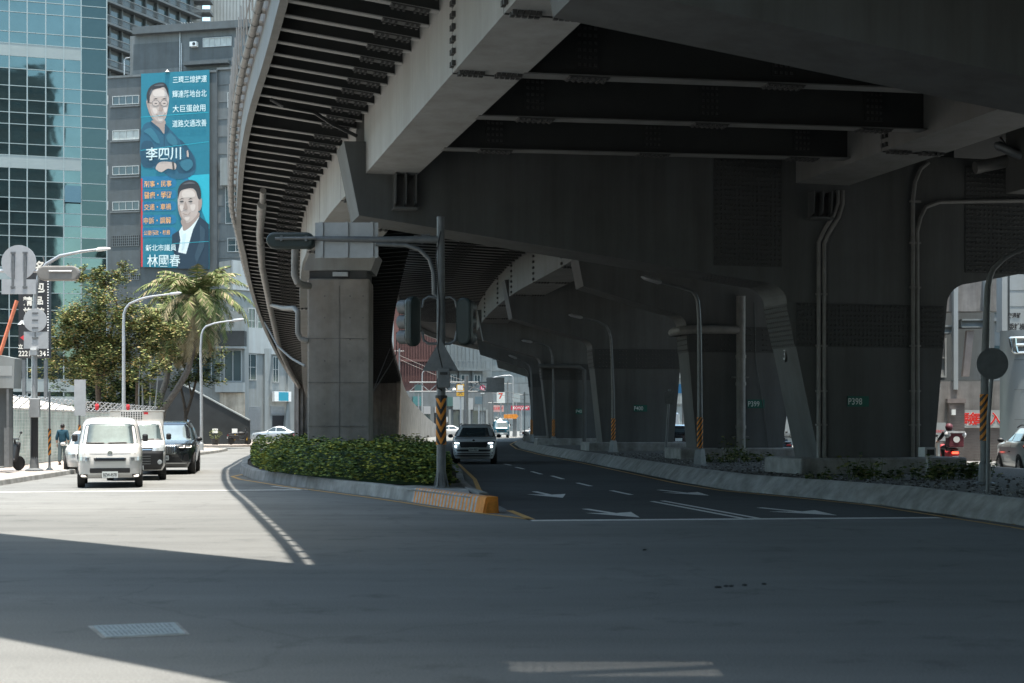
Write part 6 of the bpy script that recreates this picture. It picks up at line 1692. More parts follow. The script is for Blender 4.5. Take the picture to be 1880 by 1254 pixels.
while cnt < 27000:
    y = 31.6 + (60 - 31.6) * random.random() ** 1.35
    a, c = hxl(y) + 0.12, hxr(y) - 0.08
    if c <= a: continue
    x = random.uniform(a, c) if random.random() < .62 else (a + abs(random.gauss(0, 0.16)) if random.random() < .6 else c - abs(random.gauss(0, .14)))
    if in_pier(x, y): continue
    edge_ = min(x - a, c - x)
    h = hz(x, y) * (1 if edge_ > 0.3 else lerp(0.8, 1, edge_ / 0.3))
    z = 0.27 + (h + random.gauss(0, 0.05) if edge_ > 0.3 and random.random() < .75 else random.uniform(0.12, 1) * h)
    cl = math.sin(x * 1.7 + 2) + math.sin(x * 0.9 + y * 1.1) + math.sin(y * 2.3)
    m = random.choices((0, 1, 2), (3, 5, 1.3 + max(0, cl) * 2.0))[0]
    leaf(bb, V(x, y, z), 0.115, m); cnt += 1
M['hedge_dark'] = leafm('hedge_dark', (0.055, 0.095, 0.036)); M['hedge_mid'] = leafm('hedge_mid', (0.165, 0.22, 0.06)); M['hedge_light'] = leafm('hedge_light', (0.36, 0.36, 0.07))
bb.build('leaves', [M['hedge_dark'], M['hedge_mid'], M['hedge_light']], hed)
# weeds on the median
def weed(label, px, d, h, w, n, seed, z=0.36):
    random.seed(seed); c = A(px, 777, d); c.z = z
    o = thing('weed_clump', label, 'weeds', c[:], 'weeds growing on the median')
    bb = MB()
    for i in range(n):
        a = random.uniform(0, 6.28); r = w * random.random() ** .6; t = c + V(math.cos(a) * r, math.sin(a) * r * .6, 0); hh = h * random.uniform(.4, 1.1) * (1 - .4 * r / w)
        tip = t + V(random.gauss(0, .12), random.gauss(0, .12), hh); bb.tube([t, t.lerp(tip, .5) + V(random.gauss(0, .04), 0, 0), tip], [0.008, 0.006, 0.003], 4, mat=1)
        for k in range(9):
            p = t.lerp(tip, random.uniform(.25, 1)); leaf(bb, p + V(random.gauss(0, .05), random.gauss(0, .05), 0), 0.13, random.choice((0, 1, 1, 2)))
    bb.build('foliage', [M['leaf_dark'], M['leaf_mid'], M['leaf_yellow']], o)
for lab, px_, d_, h_, w_, n_w in (('low weeds at the left foot of pier P398', 1508, 33.2, .35, .35, 12), ('tall thin weed before plate P398', 1565, 33.5, .75, .25, 14), ('second tall weed right of plate P398', 1602, 33.5, .62, .3, 16), ('sparse low weeds below pier P398', 1645, 33.5, .4, .35, 10),
        ('broad bushy weeds at the right foot of pier P398', 1712, 33.5, .6, .6, 36), ('bright edged weeds below the scooter rider', 1760, 34, .55, .5, 30), ('weeds beside the right median lamp', 1800, 34, .6, .4, 26),
        ('large leafed dark weed in front of pier P399', 1352, 48.5, 1.0, .55, 30), ('low weeds left of the P399 drain pipe', 1315, 48, .45, .6, 20), ('low weeds right of the P399 drain pipe', 1400, 49, .4, .7, 24)):
    weed(lab, px_, d_, h_, w_, n_w, int(px_))
# ------------------------------------------------------------------ vehicles, front toward -Y at the origin, later set down on the road
class Body:
    'a car skin as a stack of rounded outlines: levels (z, y_front, y_rear, half_width, squareness)'
    def __init__(s, levels): s.L = sorted(levels)
    def at(s, z):
        L = s.L
        if z <= L[0][0]: return L[0][1:]
        for a, b_ in zip(L[:-1], L[1:]):
            if a[0] <= z <= b_[0]:
                t = (z - a[0]) / (b_[0] - a[0] + 1e-9); return tuple(lerp(a[i], b_[i], t) for i in range(1, 5))
        return L[-1][1:]
    def skin(s, mats, parent, name='body', K=64, sub=3):
        bb = MB(); zs = []
        for a, b_ in zip(s.L[:-1], s.L[1:]):
            for k in range(sub): zs.append(lerp(a[0], b_[0], k / sub))
        zs.append(s.L[-1][0]); vs = []; fs = []
        for z in zs:
            yf, yr, hw, n = s.at(z)
            for i in range(K):
                a = 2 * math.pi * i / K; c, sn = math.cos(a), math.sin(a)
                vs.append(V(hw * math.copysign(abs(c) ** (2 / n), c), (yf + yr) / 2 + (yr - yf) / 2 * math.copysign(abs(sn) ** (2 / n), sn), z))
        m = len(zs)
        for j in range(m - 1):
            for i in range(K): fs.append((j * K + i, j * K + (i + 1) % K, (j + 1) * K + (i + 1) % K, (j + 1) * K + i))
        fs.append(tuple(range(K - 1, -1, -1))); fs.append(tuple((m - 1) * K + i for i in range(K)))
        bb.add(vs, fs)
        return bb.build(name, mats, parent, smooth=True, sharp=32)
    def fy(s, x, z, rear=False):
        yf, yr, hw, n = s.at(z); q = max(0.0, 1 - min(1, abs(x) / hw) ** n) ** (1 / n)
        c = (yf + yr) / 2; l = (yr - yf) / 2
        return c + l * q if rear else c - l * q
    def sx(s, y, z):
        yf, yr, hw, n = s.at(z); c = (yf + yr) / 2; l = (yr - yf) / 2
        return hw * max(0.0, 1 - min(1, abs(y - c) / l) ** n) ** (1 / n)
    def front(s, pts, m, parent, name, off=0.012, rear=False, nx=10, nz=6):
        'patch on the nose or tail; pts: rows (z, x0, x1) from the bottom up'
        bb = MB(); vs = []; fs = []; R = []
        for a, b_ in zip(pts[:-1], pts[1:]):
            for k in range(nz): R.append(tuple(lerp(a[i], b_[i], k / nz) for i in range(3)))
        R.append(pts[-1])
        for z, x0, x1 in R:
            for i in range(nx + 1):
                x = lerp(x0, x1, i / nx); y = s.fy(x, z, rear)
                vs.append(V(x, y + (off if rear else -off), z))
        for j in range(len(R) - 1):
            for i in range(nx): fs.append((j * (nx + 1) + i, j * (nx + 1) + i + 1, (j + 1) * (nx + 1) + i + 1, (j + 1) * (nx + 1) + i))
        n0 = len(vs); back = [v + V(0, -(off + 0.02) if rear else off + 0.02, 0) for v in vs]
        per = [i for i in range(nx + 1)] + [(j + 1) * (nx + 1) + nx for j in range(len(R) - 1)] + [(len(R) - 1) * (nx + 1) + i for i in range(nx - 1, -1, -1)] + [j * (nx + 1) for j in range(len(R) - 2, 0, -1)]
        for a, b_ in zip(per, per[1:] + per[:1]): fs.append((a, b_, b_ + n0, a + n0))
        bb.add(vs + back, fs); return bb.build(name, m, parent, smooth=True, sharp=50)
    def side(s, sg, pts, m, parent, name, off=0.012, ny=8, nz=5):
        'patch on a flank; pts: rows (z, y0, y1)'
        bb = MB(); vs = []; fs = []; R = []
        for a, b_ in zip(pts[:-1], pts[1:]):
            for k in range(nz): R.append(tuple(lerp(a[i], b_[i], k / nz) for i in range(3)))
        R.append(pts[-1])
        for z, y0, y1 in R:
            for i in range(ny + 1):
                y = lerp(y0, y1, i / ny); vs.append(V(sg * (s.sx(y, z) + off), y, z))
        for j in range(len(R) - 1):
            for i in range(ny): fs.append((j * (ny + 1) + i, j * (ny + 1) + i + 1, (j + 1) * (ny + 1) + i + 1, (j + 1) * (ny + 1) + i))
        n0 = len(vs); back = [v - V(sg * (off + 0.02), 0, 0) for v in vs]
        per = [i for i in range(ny + 1)] + [(j + 1) * (ny + 1) + ny for j in range(len(R) - 1)] + [(len(R) - 1) * (ny + 1) + i for i in range(ny - 1, -1, -1)] + [j * (ny + 1) for j in range(len(R) - 2, 0, -1)]
        for a, b_ in zip(per, per[1:] + per[:1]): fs.append((a, b_, b_ + n0, a + n0))
        bb.add(vs + back, fs); return bb.build(name, m, parent, smooth=True, sharp=50)
def paint(name, c, rough=0.25, metal=0.0):
    m = mat(name, c, rough, metal=metal, var=0.03, scale=2); b = m.node_tree.nodes['Principled BSDF']
    b.inputs['Coat Weight'].default_value = 0.7; b.inputs['Coat Roughness'].default_value = 0.06
    return m
M['car_white'] = paint('car_white', (0.52, 0.515, 0.50)); M['car_black'] = paint('car_black', (0.012, 0.015, 0.018)); M['car_silver'] = paint('car_silver', (0.42, 0.44, 0.45), 0.3, 0.5)
M['car_grey'] = paint('car_grey', (0.48, 0.49, 0.48), 0.3, 0.2); M['car_blue'] = paint('car_blue', (0.012, 0.085, 0.125)); M['car_pearl'] = paint('car_pearl', (0.55, 0.57, 0.57), 0.3, 0.1)
M['trim'] = mat('trim_black', (0.015, 0.016, 0.018), 0.5, var=0.1); M['chrome'] = ch
M['rim'] = mat('wheel_rim', (0.35, 0.36, 0.37), 0.35, metal=0.7, var=0.05)
M['lens'] = mat('lamp_lens', (0.40, 0.43, 0.44), 0.08, metal=0.3, var=0.35, scale=9); M['lens_dark'] = mat('lamp_lens_dark', (0.10, 0.11, 0.12), 0.1, metal=0.2, var=0.4, scale=9)
M['glow'] = mat('lit_headlight', (0.9, 0.95, 1.0), 0.3, var=0, emit=(0.75, 0.92, 1.0), est=2.2); M['glow_warm'] = mat('lit_lamp_warm', (1, 0.9, 0.8), 0.3, var=0, emit=(1.0, 0.86, 0.72), est=0.9)
M['tail'] = mat('tail_lens', (0.30, 0.01, 0.01), 0.25, var=0.1); M['tail_lit'] = mat('lit_tail_lamp', (0.6, 0.02, 0.01), 0.3, var=0, emit=(1.0, 0.10, 0.05), est=0.9)
M['amber'] = mat('amber_lens', (0.6, 0.22, 0.03), 0.3, var=0)
M['plate'] = mat('number_plate_white', (0.62, 0.66, 0.66), 0.5, var=0.05)
M['glass_sky'] = mat('windscreen', (0.085, 0.115, 0.12), 0.05, metal=0.35, var=0.45, scale=1.1, spec=0.9)
M['glass_pale'] = mat('windscreen_pale', (0.22, 0.27, 0.28), 0.06, metal=0.3, var=0.25, scale=0.9, spec=0.9)
def wheel(parent, x, y, r, w=0.2, detail=True):
    sg = 1 if x > 0 else -1
    Mw = Matrix(((0, 0, sg), (0, 1, 0), (1, 0, 0)))
    bb = MB(); bb.lathe([(r * 0.6, -w / 2), (r * 0.94, -w / 2), (r, -w / 2 + 0.03), (r, w / 2 - 0.03), (r * 0.94, w / 2), (r * 0.66, w / 2), (r * 0.64, w / 2 - 0.03)], (x, y, r), 24, 0, Mw)
    o = bb.build('wheel', M['rubber'], parent, smooth=True)
    bb = MB(); bb.lathe([(r * 0.63, w / 2 - 0.06), (r * 0.63, w / 2 - 0.01), (r * 0.58, w / 2 - 0.01), (r * 0.56, w / 2 - 0.05)], (x, y, r), 20, 0, Mw)
    for k in range(5):
        a = k * 2 * math.pi / 5; d = V(0, math.cos(a), math.sin(a)); t = V(0, -math.sin(a), math.cos(a)); c = V(x + sg * (w / 2 - 0.03), y, r)
        bb.ext([c - t * 0.05, c + d * r * 0.6 - t * 0.035, c + d * r * 0.6 + t * 0.035, c + t * 0.05], V(sg * 0.025, 0, 0))
    bb.build('rim', M['rim'], o)
    return o
def arches(parent, B, ys, r, m):
    for y in ys:
        for sg in (-1, 1):
            bb = MB(); n = 14; c = V(0, y, r); R0, R1 = r * 0.92, r * 1.17
            x = B.sx(y, r + 0.1) + 0.006
            vs = []
            for i in range(n + 1):
                a = math.pi * i / n
                for R in (R0, R1): vs += [V(sg * (B.sx(y + R * math.cos(a), max(B.L[0][0], r + R * math.sin(a))) + 0.008), y + R * math.cos(a), r + R * math.sin(a))]
            bb.add(vs, [(2 * i, 2 * i + 1, 2 * i + 3, 2 * i + 2) for i in range(n)]); n0 = len(vs)
            bb.add([v - V(sg * 0.06, 0, 0) for v in vs], [(2 * i, 2 * i + 1, 2 * i + 3, 2 * i + 2) for i in range(n)])
            bb.build('wheel_arch', m, parent)
def plate(parent, y, z, s, w=0.38, h=0.16, x=0.0, rear=False):
    bb = MB(); k = 1 if rear else -1
    bb.box((x, y + k * 0.012, z), (w, 0.02, h)); o = bb.build('number_plate', M['plate'], parent)
    if s: text(s, h * 0.55, M['black'], o, (x, y + k * 0.026, z - 0.005), (-k, 0, 0), width=w * 0.84, bold=0.02)
    return o
def mirror(parent, sg, x, y, z, w, h, m):
    bb = MB(); bb.ball((sg * x, y, z), (w / 2, 0.09, h / 2), nu=12, nv=8); bb.tube([(sg * (x - w / 2), y + 0.03, z - h * .3), (sg * (x - w / 2 - 0.12), y + 0.08, z - h * .45)], 0.03, 6)
    return bb.build('wing_mirror', m, parent, smooth=True)
def mirror_box(parent, sg, x, y, z, w, h, m):
    bb = MB(); c = V(sg * x, y, z)
    bb.box(c, (w, 0.12, h)); o = bb.build('wing_mirror', m, parent, bevel=0.045)
    return o
def wiper(parent, B, z, xs):
    bb = MB()
    for x0, x1, z1 in xs:
        pts = [V(lerp(x0, x1, t), B.fy(lerp(x0, x1, t), lerp(z, z1, t)) - 0.03, lerp(z, z1, t)) for t in (0, .3, .6, 1)]
        bb.tube(pts, 0.012, 5)
    bb.build('wiper', M['black'], parent)
def setdown(o, px, d, rz=0.0):
    c = A(px, 777, d); o.location = (c.x, d, 0); o.rotation_euler = (0, 0, rz)

# --- white van
van = thing('van', 'white boxy delivery van at the front of the queue with plate BZW-9578', 'van')
B = Body([(0.27, 0.10, 3.95, .76, 9), (0.36, 0.0, 4.0, .81, 9), (0.70, -0.03, 4.02, .832, 8), (0.92, 0.02, 4.02, .832, 8), (1.10, 0.14, 4.02, .826, 8), (1.16, 0.24, 4.02, .815, 8), (1.66, 0.62, 3.97, .725, 8), (1.74, 0.72, 3.94, .695, 7), (1.81, 0.88, 3.88, .64, 6), (1.86, 1.2, 3.7, .52, 4), (1.885, 1.9, 3.2, .3, 3)])
B.skin(M['car_white'], van)
B.front([(1.175, -.70, .70), (1.25, -.70, .70), (1.60, -.645, .645), (1.67, -.60, .60)], M['glass_sky'], van, 'windscreen')
B.front([(1.155, -.735, .735), (1.25, -.735, .735), (1.60, -.675, .675), (1.69, -.62, .62)], M['trim'], van, 'screen_seal', off=0.006)
B.front([(.705, -.37, .37), (.74, -.40, .40), (.79, -.41, .41)], M['trim'], van, 'grille', off=0.02)
B.front([(.775, -.36, .36), (.80, -.36, .36)], M['chrome'], van, 'grille_bar', off=0.035, nz=2)
B.front([(.40, -.50, .50), (.46, -.51, .51), (.525, -.50, .50)], M['trim'], van, 'lower_intake', off=0.018)
for sg in (-1, 1):
    xs = lambda a, b_: (min(sg * a, sg * b_), max(sg * a, sg * b_))
    h = B.front([(.72, *xs(.50, .795)), (.78, *xs(.49, .815)), (.82, *xs(.49, .81))], M['lens'], van, 'headlight', off=0.02)
    B.front([(.735, *xs(.52, .62)), (.80, *xs(.52, .62))], M['lens_dark'], h, 'lamp_insert', off=0.03)
    B.front([(.285, *xs(.57, .75)), (.365, *xs(.56, .76))], M['trim'], van, 'fog_lamp_recess', off=0.02)
    bb = MB(); c = V(sg * .66, B.fy(.66, .325) - 0.03, .325); bb.box(c, (.13, .03, .045)); bb.build('fog_lamp', M['glow_warm'], van, bevel=0.01)
    mirror_box(van, sg, .895, 0.42, 1.315, .15, .20, M['trim'])
    B.side(sg, [(1.18, .62, 1.6), (1.62, .85, 1.6)], M['glass_dark'], van, 'side_window'); B.side(sg, [(1.18, 1.72, 3.6), (1.62, 1.72, 3.55)], M['glass_dark'], van, 'side_window')
    for y in (0.72, 3.3): wheel(van, sg * .74, y, .29, .19)
bb = MB(); c = V(0, B.fy(0, .93) - 0.012, .935); bb.lathe([(.052, 0), (.052, .02)], c, 20, 0, Matrix(((1.25, 0, 0), (0, 0, -1), (0, .8, 0)))); bb.build('emblem', M['chrome'], van)
bb = MB()
B.front([(.895, -.80, .80), (.905, -.80, .80)], M['trim'], van, 'bonnet_seam', off=0.004, nz=1)
wiper(van, B, 1.19, ((-.62, -.15, 1.19), (-.05, .42, 1.2)))
plate(van, B.fy(0, .355) - 0.02, .355, 'BZW-9578', .40, .165)
bb = MB(); bb.box((0, 2.0, .30), (1.3, 3.4, .1)); bb.build('underbody', M['trim'], van)
setdown(van, 202, 37.2, 0.265)

# --- delivery truck behind it
trk = thing('delivery_truck', 'white cab box truck with black lower front, half hidden behind the white van', 'truck')
B = Body([(0.30, 0.12, 1.9, .76, 9), (0.45, 0.0, 1.95, .83, 8), (0.80, -0.02, 1.95, .85, 8), (0.98, 0.05, 1.95, .85, 8), (1.15, 0.25, 1.95, .83, 8), (1.20, 0.36, 1.95, .82, 8), (1.66, 0.70, 1.9, .74, 8), (1.75, 0.85, 1.85, .68, 6), (1.78, 1.1, 1.7, .55, 4)])
B.skin(M['car_white'], trk, 'cab')
B.front([(1.20, -.73, .73), (1.62, -.66, .66), (1.67, -.62, .62)], M['glass_sky'], trk, 'windscreen')
B.front([(1.185, -.76, .76), (1.62, -.69, .69), (1.69, -.64, .64)], M['trim'], trk, 'screen_seal', off=0.006)
B.front([(.32, -.77, .77), (.45, -.82, .82), (.72, -.84, .84), (.86, -.845, .845), (.92, -.80, .80)], M['trim'], trk, 'black_bumper', off=0.02, nx=20)
B.front([(.87, -.40, .40), (.98, -.46, .46)], M['trim'], trk, 'grille', off=0.022); B.front([(.905, -.42, .42), (.935, -.43, .43)], M['chrome'], trk, 'grille_bar', off=0.035, nz=2)
for sg in (-1, 1):
    xs = lambda a, b_: (min(sg * a, sg * b_), max(sg * a, sg * b_))
    B.front([(.88, *xs(.44, .80)), (.97, *xs(.46, .83)), (1.06, *xs(.62, .82))], M['lens'], trk, 'headlight', off=0.024)
    bb = MB(); c = V(sg * .66, B.fy(.66, .55) - 0.04, .55); bb.lathe([(.06, 0), (.07, .03), (.05, .035)], c, 14, 0, Matrix(((1, 0, 0), (0, 0, -1), (0, 1, 0)))); bb.build('fog_lamp', M['lens'], trk)
    mirror_box(trk, sg, .93, 0.5, 1.30, .15, .19, M['trim'])
    B.side(sg, [(1.2, .7, 1.6), (1.6, .9, 1.6)], M['glass_dark'], trk, 'side_window')
    for y in (0.75, 3.1): wheel(trk, sg * .76, y, .30, .2)
bb = MB()
for i in range(4): bb.box((0, B.fy(0, .5 + i * .08) - .03, .50 + i * .075), (.8, .02, .02))
bb.build('lower_grille', M['galv_dark'], trk)
plate(trk, B.fy(0.2, .42) - 0.02, .40, 'BLH-2907', .40, .16, x=0.0)
wiper(trk, B, 1.22, ((-.6, -.1, 1.22), (0, .5, 1.24)))
bb = MB(); bb.box((0, 2.95, 1.29), (1.62, 2.0, 1.56)); bx_ = bb.build('box_body', mat('box_white', (0.68, 0.65, 0.60), 0.5, var=0.06), trk, bevel=0.03)
bb = MB(); bb.box((0, 2.95, 2.085), (1.68, 2.06, 0.03)); bb.build('box_rim', M['car_white'], bx_)
bb = MB(); bb.box((-.15, 1.94, 1.93), (.66, .10, .26)); 
for i in range(9):
    for j in range(4): bb.box((-.44 + i * .073, 1.885, 1.835 + j * .062), (.05, .02, .042), mat=1)
bb.build('cooling_unit', [M['white'], M['black']], bx_)
bb = MB(); bb.box((.28, 1.94, 2.01), (.13, .02, .07)); bb.build('red_label', BC['red'], bx_)
bb = MB(); bb.box((0, 2.4, .38), (1.2, 3.4, .14)); bb.build('chassis', M['trim'], trk)
setdown(trk, 251, 42.0, 0.26)

# --- black luxury suv
suv = thing('suv', 'black SUV with a large upright chrome grille at the right of the queue', 'car')
def suv_levels(h=1.78, w=1.0, L=5.1):
    return [(0.24, 0.14, L - .1, w * .88, 6), (0.42, 0.02, L, w * .97, 5.5), (0.75, 0.0, L, w, 5), (0.95, 0.04, L, w, 5), (1.03, 0.14, L, w * .985, 5), (1.08, 0.55, L, w * .97, 5), (1.14, 1.15, L - .05, w * .94, 5), (h - .22, 1.95, L - .35, w * .80, 5), (h - .08, 2.25, L - .6, w * .72, 5), (h, 2.9, L - 1.1, w * .55, 4)]
def add_suv(o, B, m, glass, w=1.0, h=1.78, L=5.1, wr=.37):
    B.skin(m, o)
    B.front([(1.125, -w * .85, w * .85), (h - .25, -w * .74, w * .74), (h - .15, -w * .66, w * .66)], glass, o, 'windscreen')
    B.front([(1.20, -w * .66, w * .66), (h - .2, -w * .58, w * .58)], M['glass_dark'], o, 'rear_window', rear=True)
    for sg in (-1, 1):
        B.side(sg, [(1.15, 1.55, 2.5), (h - .24, 2.2, 2.5)], M['glass_dark'], o, 'side_window'); B.side(sg, [(1.15, 2.58, 3.5), (h - .24, 2.58, 3.45)], M['glass_dark'], o, 'side_window'); B.side(sg, [(1.15, 3.58, 4.45), (h - .26, 3.55, 4.1)], M['glass_dark'], o, 'side_window')
        mirror(o, sg, w + .09, 1.65, 1.16, .22, .16, M['trim'])
        bb = MB(); bb.tube([(sg * w * .70, 2.3, h - .05), (sg * w * .66, 2.6, h + .02), (sg * w * .66, L - 1.3, h + .02), (sg * w * .66, L - 1.0, h - .06)], .022, 6); bb.build('roof_rail', M['chrome'] if w > .97 else M['trim'], o)
        for y in (.95, L - 1.05): wheel(o, sg * (w - .12), y, wr, .25)
    arches(o, B, (.95, L - 1.05), wr, M['trim'])
    bb = MB(); bb.box((0, L / 2, .27), (w * 1.5, L - 1, .1)); bb.build('underbody', M['trim'], o)
B = Body(suv_levels()); add_suv(suv, B, M['car_black'], M['glass_pale'])
for sg in (-1, 1):
    xs = lambda a, b_: (min(sg * a, sg * b_), max(sg * a, sg * b_))
    g_ = B.front([(.70, *xs(.05, .34)), (.76, *xs(.04, .40)), (.97, *xs(.04, .40)), (1.01, *xs(.06, .36))], M['trim'], suv, 'grille', off=0.03)
    for i in range(6):
        B.front([(.71, *xs(.075 + i * .058, .098 + i * .058)), (1.0, *xs(.075 + i * .058, .098 + i * .058))], M['chrome'], g_, 'grille_bar', off=0.055, nx=1)
    B.front([(.68, *xs(.03, .40)), (.705, *xs(.03, .41))], M['chrome'], g_, 'grille_frame', off=.06, nz=1); B.front([(1.0, *xs(.03, .38)), (1.02, *xs(.03, .36))], M['chrome'], g_, 'grille_frame', off=.06, nz=1)
    h = B.front([(.88, *xs(.46, .90)), (.98, *xs(.44, .94))], M['lens_dark'], suv, 'headlight', off=0.02)
    for k in (.60, .80): B.front([(.895, *xs(k - .06, k + .07)), (.91, *xs(k - .07, k + .08))], M['glow_warm'], h, 'daylight_strip', off=.035, nz=1)
    B.front([(.90, *xs(.66, .68)), (.97, *xs(.67, .69))], M['glow_warm'], h, 'daylight_strip', off=.035, nz=1, nx=1); B.front([(.90, *xs(.87, .89)), (.96, *xs(.88, .90))], M['glow_warm'], h, 'daylight_strip', off=.035, nz=1, nx=1)
    B.front([(.46, *xs(.62, .84)), (.68, *xs(.70, .80))], M['trim'], suv, 'air_curtain', off=.02)
B.front([(.42, -.62, .62), (.58, -.50, .50)], M['trim'], suv, 'lower_intake', off=.02); B.front([(.36, -.75, .75), (.40, -.75, .75)], M['galv'], suv, 'skid_strip', off=.03, nz=1)
plate(suv, B.fy(0, .55) - .02, .56, 'BNA-8806')
setdown(suv, 299, 46.8, 0.17)

# --- white suv under the deck, headlights on
sk = thing('suv', 'white SUV with lit headlights driving out from under the deck beside the hedge', 'car')
B = Body(suv_levels(1.66, .93, 4.7)); add_suv(sk, B, M['car_pearl'], M['glass_dark'], .93, 1.66, 4.7, .36)
B.front([(.70, -.52, .52), (.76, -.56, .56), (.93, -.56, .56)], M['trim'], sk, 'grille', off=.025)
B.front([(.44, -.80, .80), (.50, -.78, .78), (.62, -.88, .88)], M['trim'], sk, 'lower_intake', off=.02)
B.front([(.48, -.84, .84), (.53, -.80, .80)], M['car_pearl'], sk, 'bumper_bar', off=.045, nz=1); B.front([(.33, -.75, .75), (.38, -.78, .78)], M['trim'], sk, 'sill_strip', off=.03, nz=1)
for sg in (-1, 1):
    xs = lambda a, b_: (min(sg * a, sg * b_), max(sg * a, sg * b_))
    h = B.front([(.83, *xs(.58, .84)), (.90, *xs(.57, .88)), (.96, *xs(.58, .89))], M['lens_dark'], sk, 'headlight', off=.022)
    B.front([(.85, *xs(.60, .78)), (.90, *xs(.60, .80))], M['glow'], h, 'lit_lamp', off=.035, nz=2)
    bb = MB(); bb.ball((sg * .73, B.fy(.73, .74) - .01, .74), (.06, .03, .045)); bb.build('fog_lamp', M['glow'], sk)
bb = MB(); bb.lathe([(.05, 0), (.05, .015)], V(0, B.fy(0, .985) - .02, .985), 16, 0, Matrix(((1, 0, 0), (0, 0, -1), (0, 1, 0)))); bb.build('emblem', M['trim'], sk)
plate(sk, B.fy(0, .63) - .045, .625, 'EAH-0021', .40, .16)
setdown(sk, 869.5, 58.6, 0.0)

# --- saloon by the pale building, other cars
def saloon(label, px, d, rz, m, name='car', group=None):
    o = thing(name, label, 'car', group=group); L = 4.5; w = .88
    B = Body([(0.22, 0.1, L - .1, w * .92, 5), (0.40, 0.0, L, w * .98, 4.5), (0.66, 0.03, L, w, 4.5), (0.80, 0.14, L - .03, w * .98, 4.5), (0.88, 0.7, L - .12, w * .95, 4.5), (0.95, 1.25, L - .55, w * .9, 5), (1.34, 2.0, L - 1.35, w * .72, 5), (1.43, 2.4, L - 1.7, w * .6, 4)])
    B.skin(m, o)
    B.front([(.97, -.68, .68), (1.33, -.56, .56)], M['glass_dark'], o, 'windscreen'); B.front([(.97, -.68, .68), (1.33, -.56, .56)], M['glass_dark'], o, 'rear_window', rear=True)
    for sg in (-1, 1):
        xs = lambda a, b_: (min(sg * a, sg * b_), max(sg * a, sg * b_))
        B.side(sg, [(.95, 1.5, 2.32), (1.30, 2.1, 2.32)], M['glass_dark'], o, 'side_window'); B.side(sg, [(.95, 2.4, 3.5), (1.30, 2.4, 2.98)], M['glass_dark'], o, 'side_window')
        B.front([(.62, *xs(.48, .80)), (.74, *xs(.50, .84))], M['lens'], o, 'headlight', off=.02); B.front([(.66, *xs(.5, .82)), (.80, *xs(.5, .82))], M['tail'], o, 'tail_lamp', off=.02, rear=True)
        mirror(o, sg, w + .06, 1.6, .98, .18, .13, m)
        for y in (.85, L - .95): wheel(o, sg * (w - .1), y, .32, .2)
    B.front([(.50, -.42, .42), (.66, -.44, .44)], M['trim'], o, 'grille', off=.02); arches(o, B, (.85, L - .95), .32, M['trim'])
    plate(o, B.fy(0, .42) - .02, .42, None)
    setdown(o, px, d, rz); return o
saloon('silver saloon parked side on before the pale building', 464, 133, -math.pi / 2 - 0.05, M['car_silver'])
saloon('white car peeping out behind the left side of the white van', 166, 48.0, 0.27, M['car_white'])
saloon('white car at the far end left of the blue truck', 895, 178, 0.1, M['car_white'])
saloon('white car at the far end partly behind the last pier', 962, 172, -0.9, M['car_white'])
saloon('small white car passing far behind the ramp wall', 790, 182, -1.5, M['car_white'])

# --- small blue truck far away
bt = thing('delivery_truck', 'small blue flatbed truck coming from the bright far end of the road', 'truck')
B = Body([(0.35, .05, 1.6, .85, 8), (.6, 0, 1.65, .9, 8), (1.1, .02, 1.65, .9, 8), (1.2, .12, 1.65, .88, 8), (1.85, .4, 1.6, .80, 8), (2.0, .6, 1.5, .68, 5)])
B.skin(M['car_blue'], bt, 'cab'); B.front([(1.22, -.78, .78), (1.82, -.70, .70)], M['glass_pale'], bt, 'windscreen'); B.front([(.40, -.85, .85), (.62, -.88, .88)], M['galv'], bt, 'bumper', off=.03)
B.front([(.75, -.4, .4), (.9, -.4, .4)], M['trim'], bt, 'grille', off=.02)
for sg in (-1, 1):
    bb = MB(); bb.box((sg * .68, -.02, .82), (.22, .06, .16)); bb.build('headlight', M['lens'], bt)
    for y in (.7, 3.6): wheel(bt, sg * .78, y, .33, .2)
    mirror_box(bt, sg, 1.02, .2, 1.5, .14, .24, M['trim'])
bb = MB(); bb.box((0, 3.1, .78), (1.9, 2.8, .12)); bb.box((-.93, 3.1, 1.0), (.04, 2.8, .34)); bb.box((.93, 3.1, 1.0), (.04, 2.8, .34)); bb.box((0, 1.75, 1.35), (1.86, .06, 1.1)); bb.build('cargo_bed', M['car_blue'], bt)
plate(bt, -.06, .5, None); bb = MB(); bb.box((0, 2.2, .5), (.8, 3.8, .2)); bb.build('chassis', M['trim'], bt)
setdown(bt, 921, 165, 0.05)
o = thing('bundled_load', 'pale lumpy load tied on the bed of the blue truck', 'load', bt.location[:])
bb = MB(); random.seed(8)
for i in range(22): bb.ball((bt.location.x + random.uniform(-.75, .75), bt.location.y + 2.2 + random.uniform(0, 2), 1.1 + random.uniform(0, 1.15)), random.uniform(.18, .32), nu=8, nv=6, mat=i % 3)
bb.build('bundle', [M['white'], M['sheet_grey'], M['sign_back']], o)

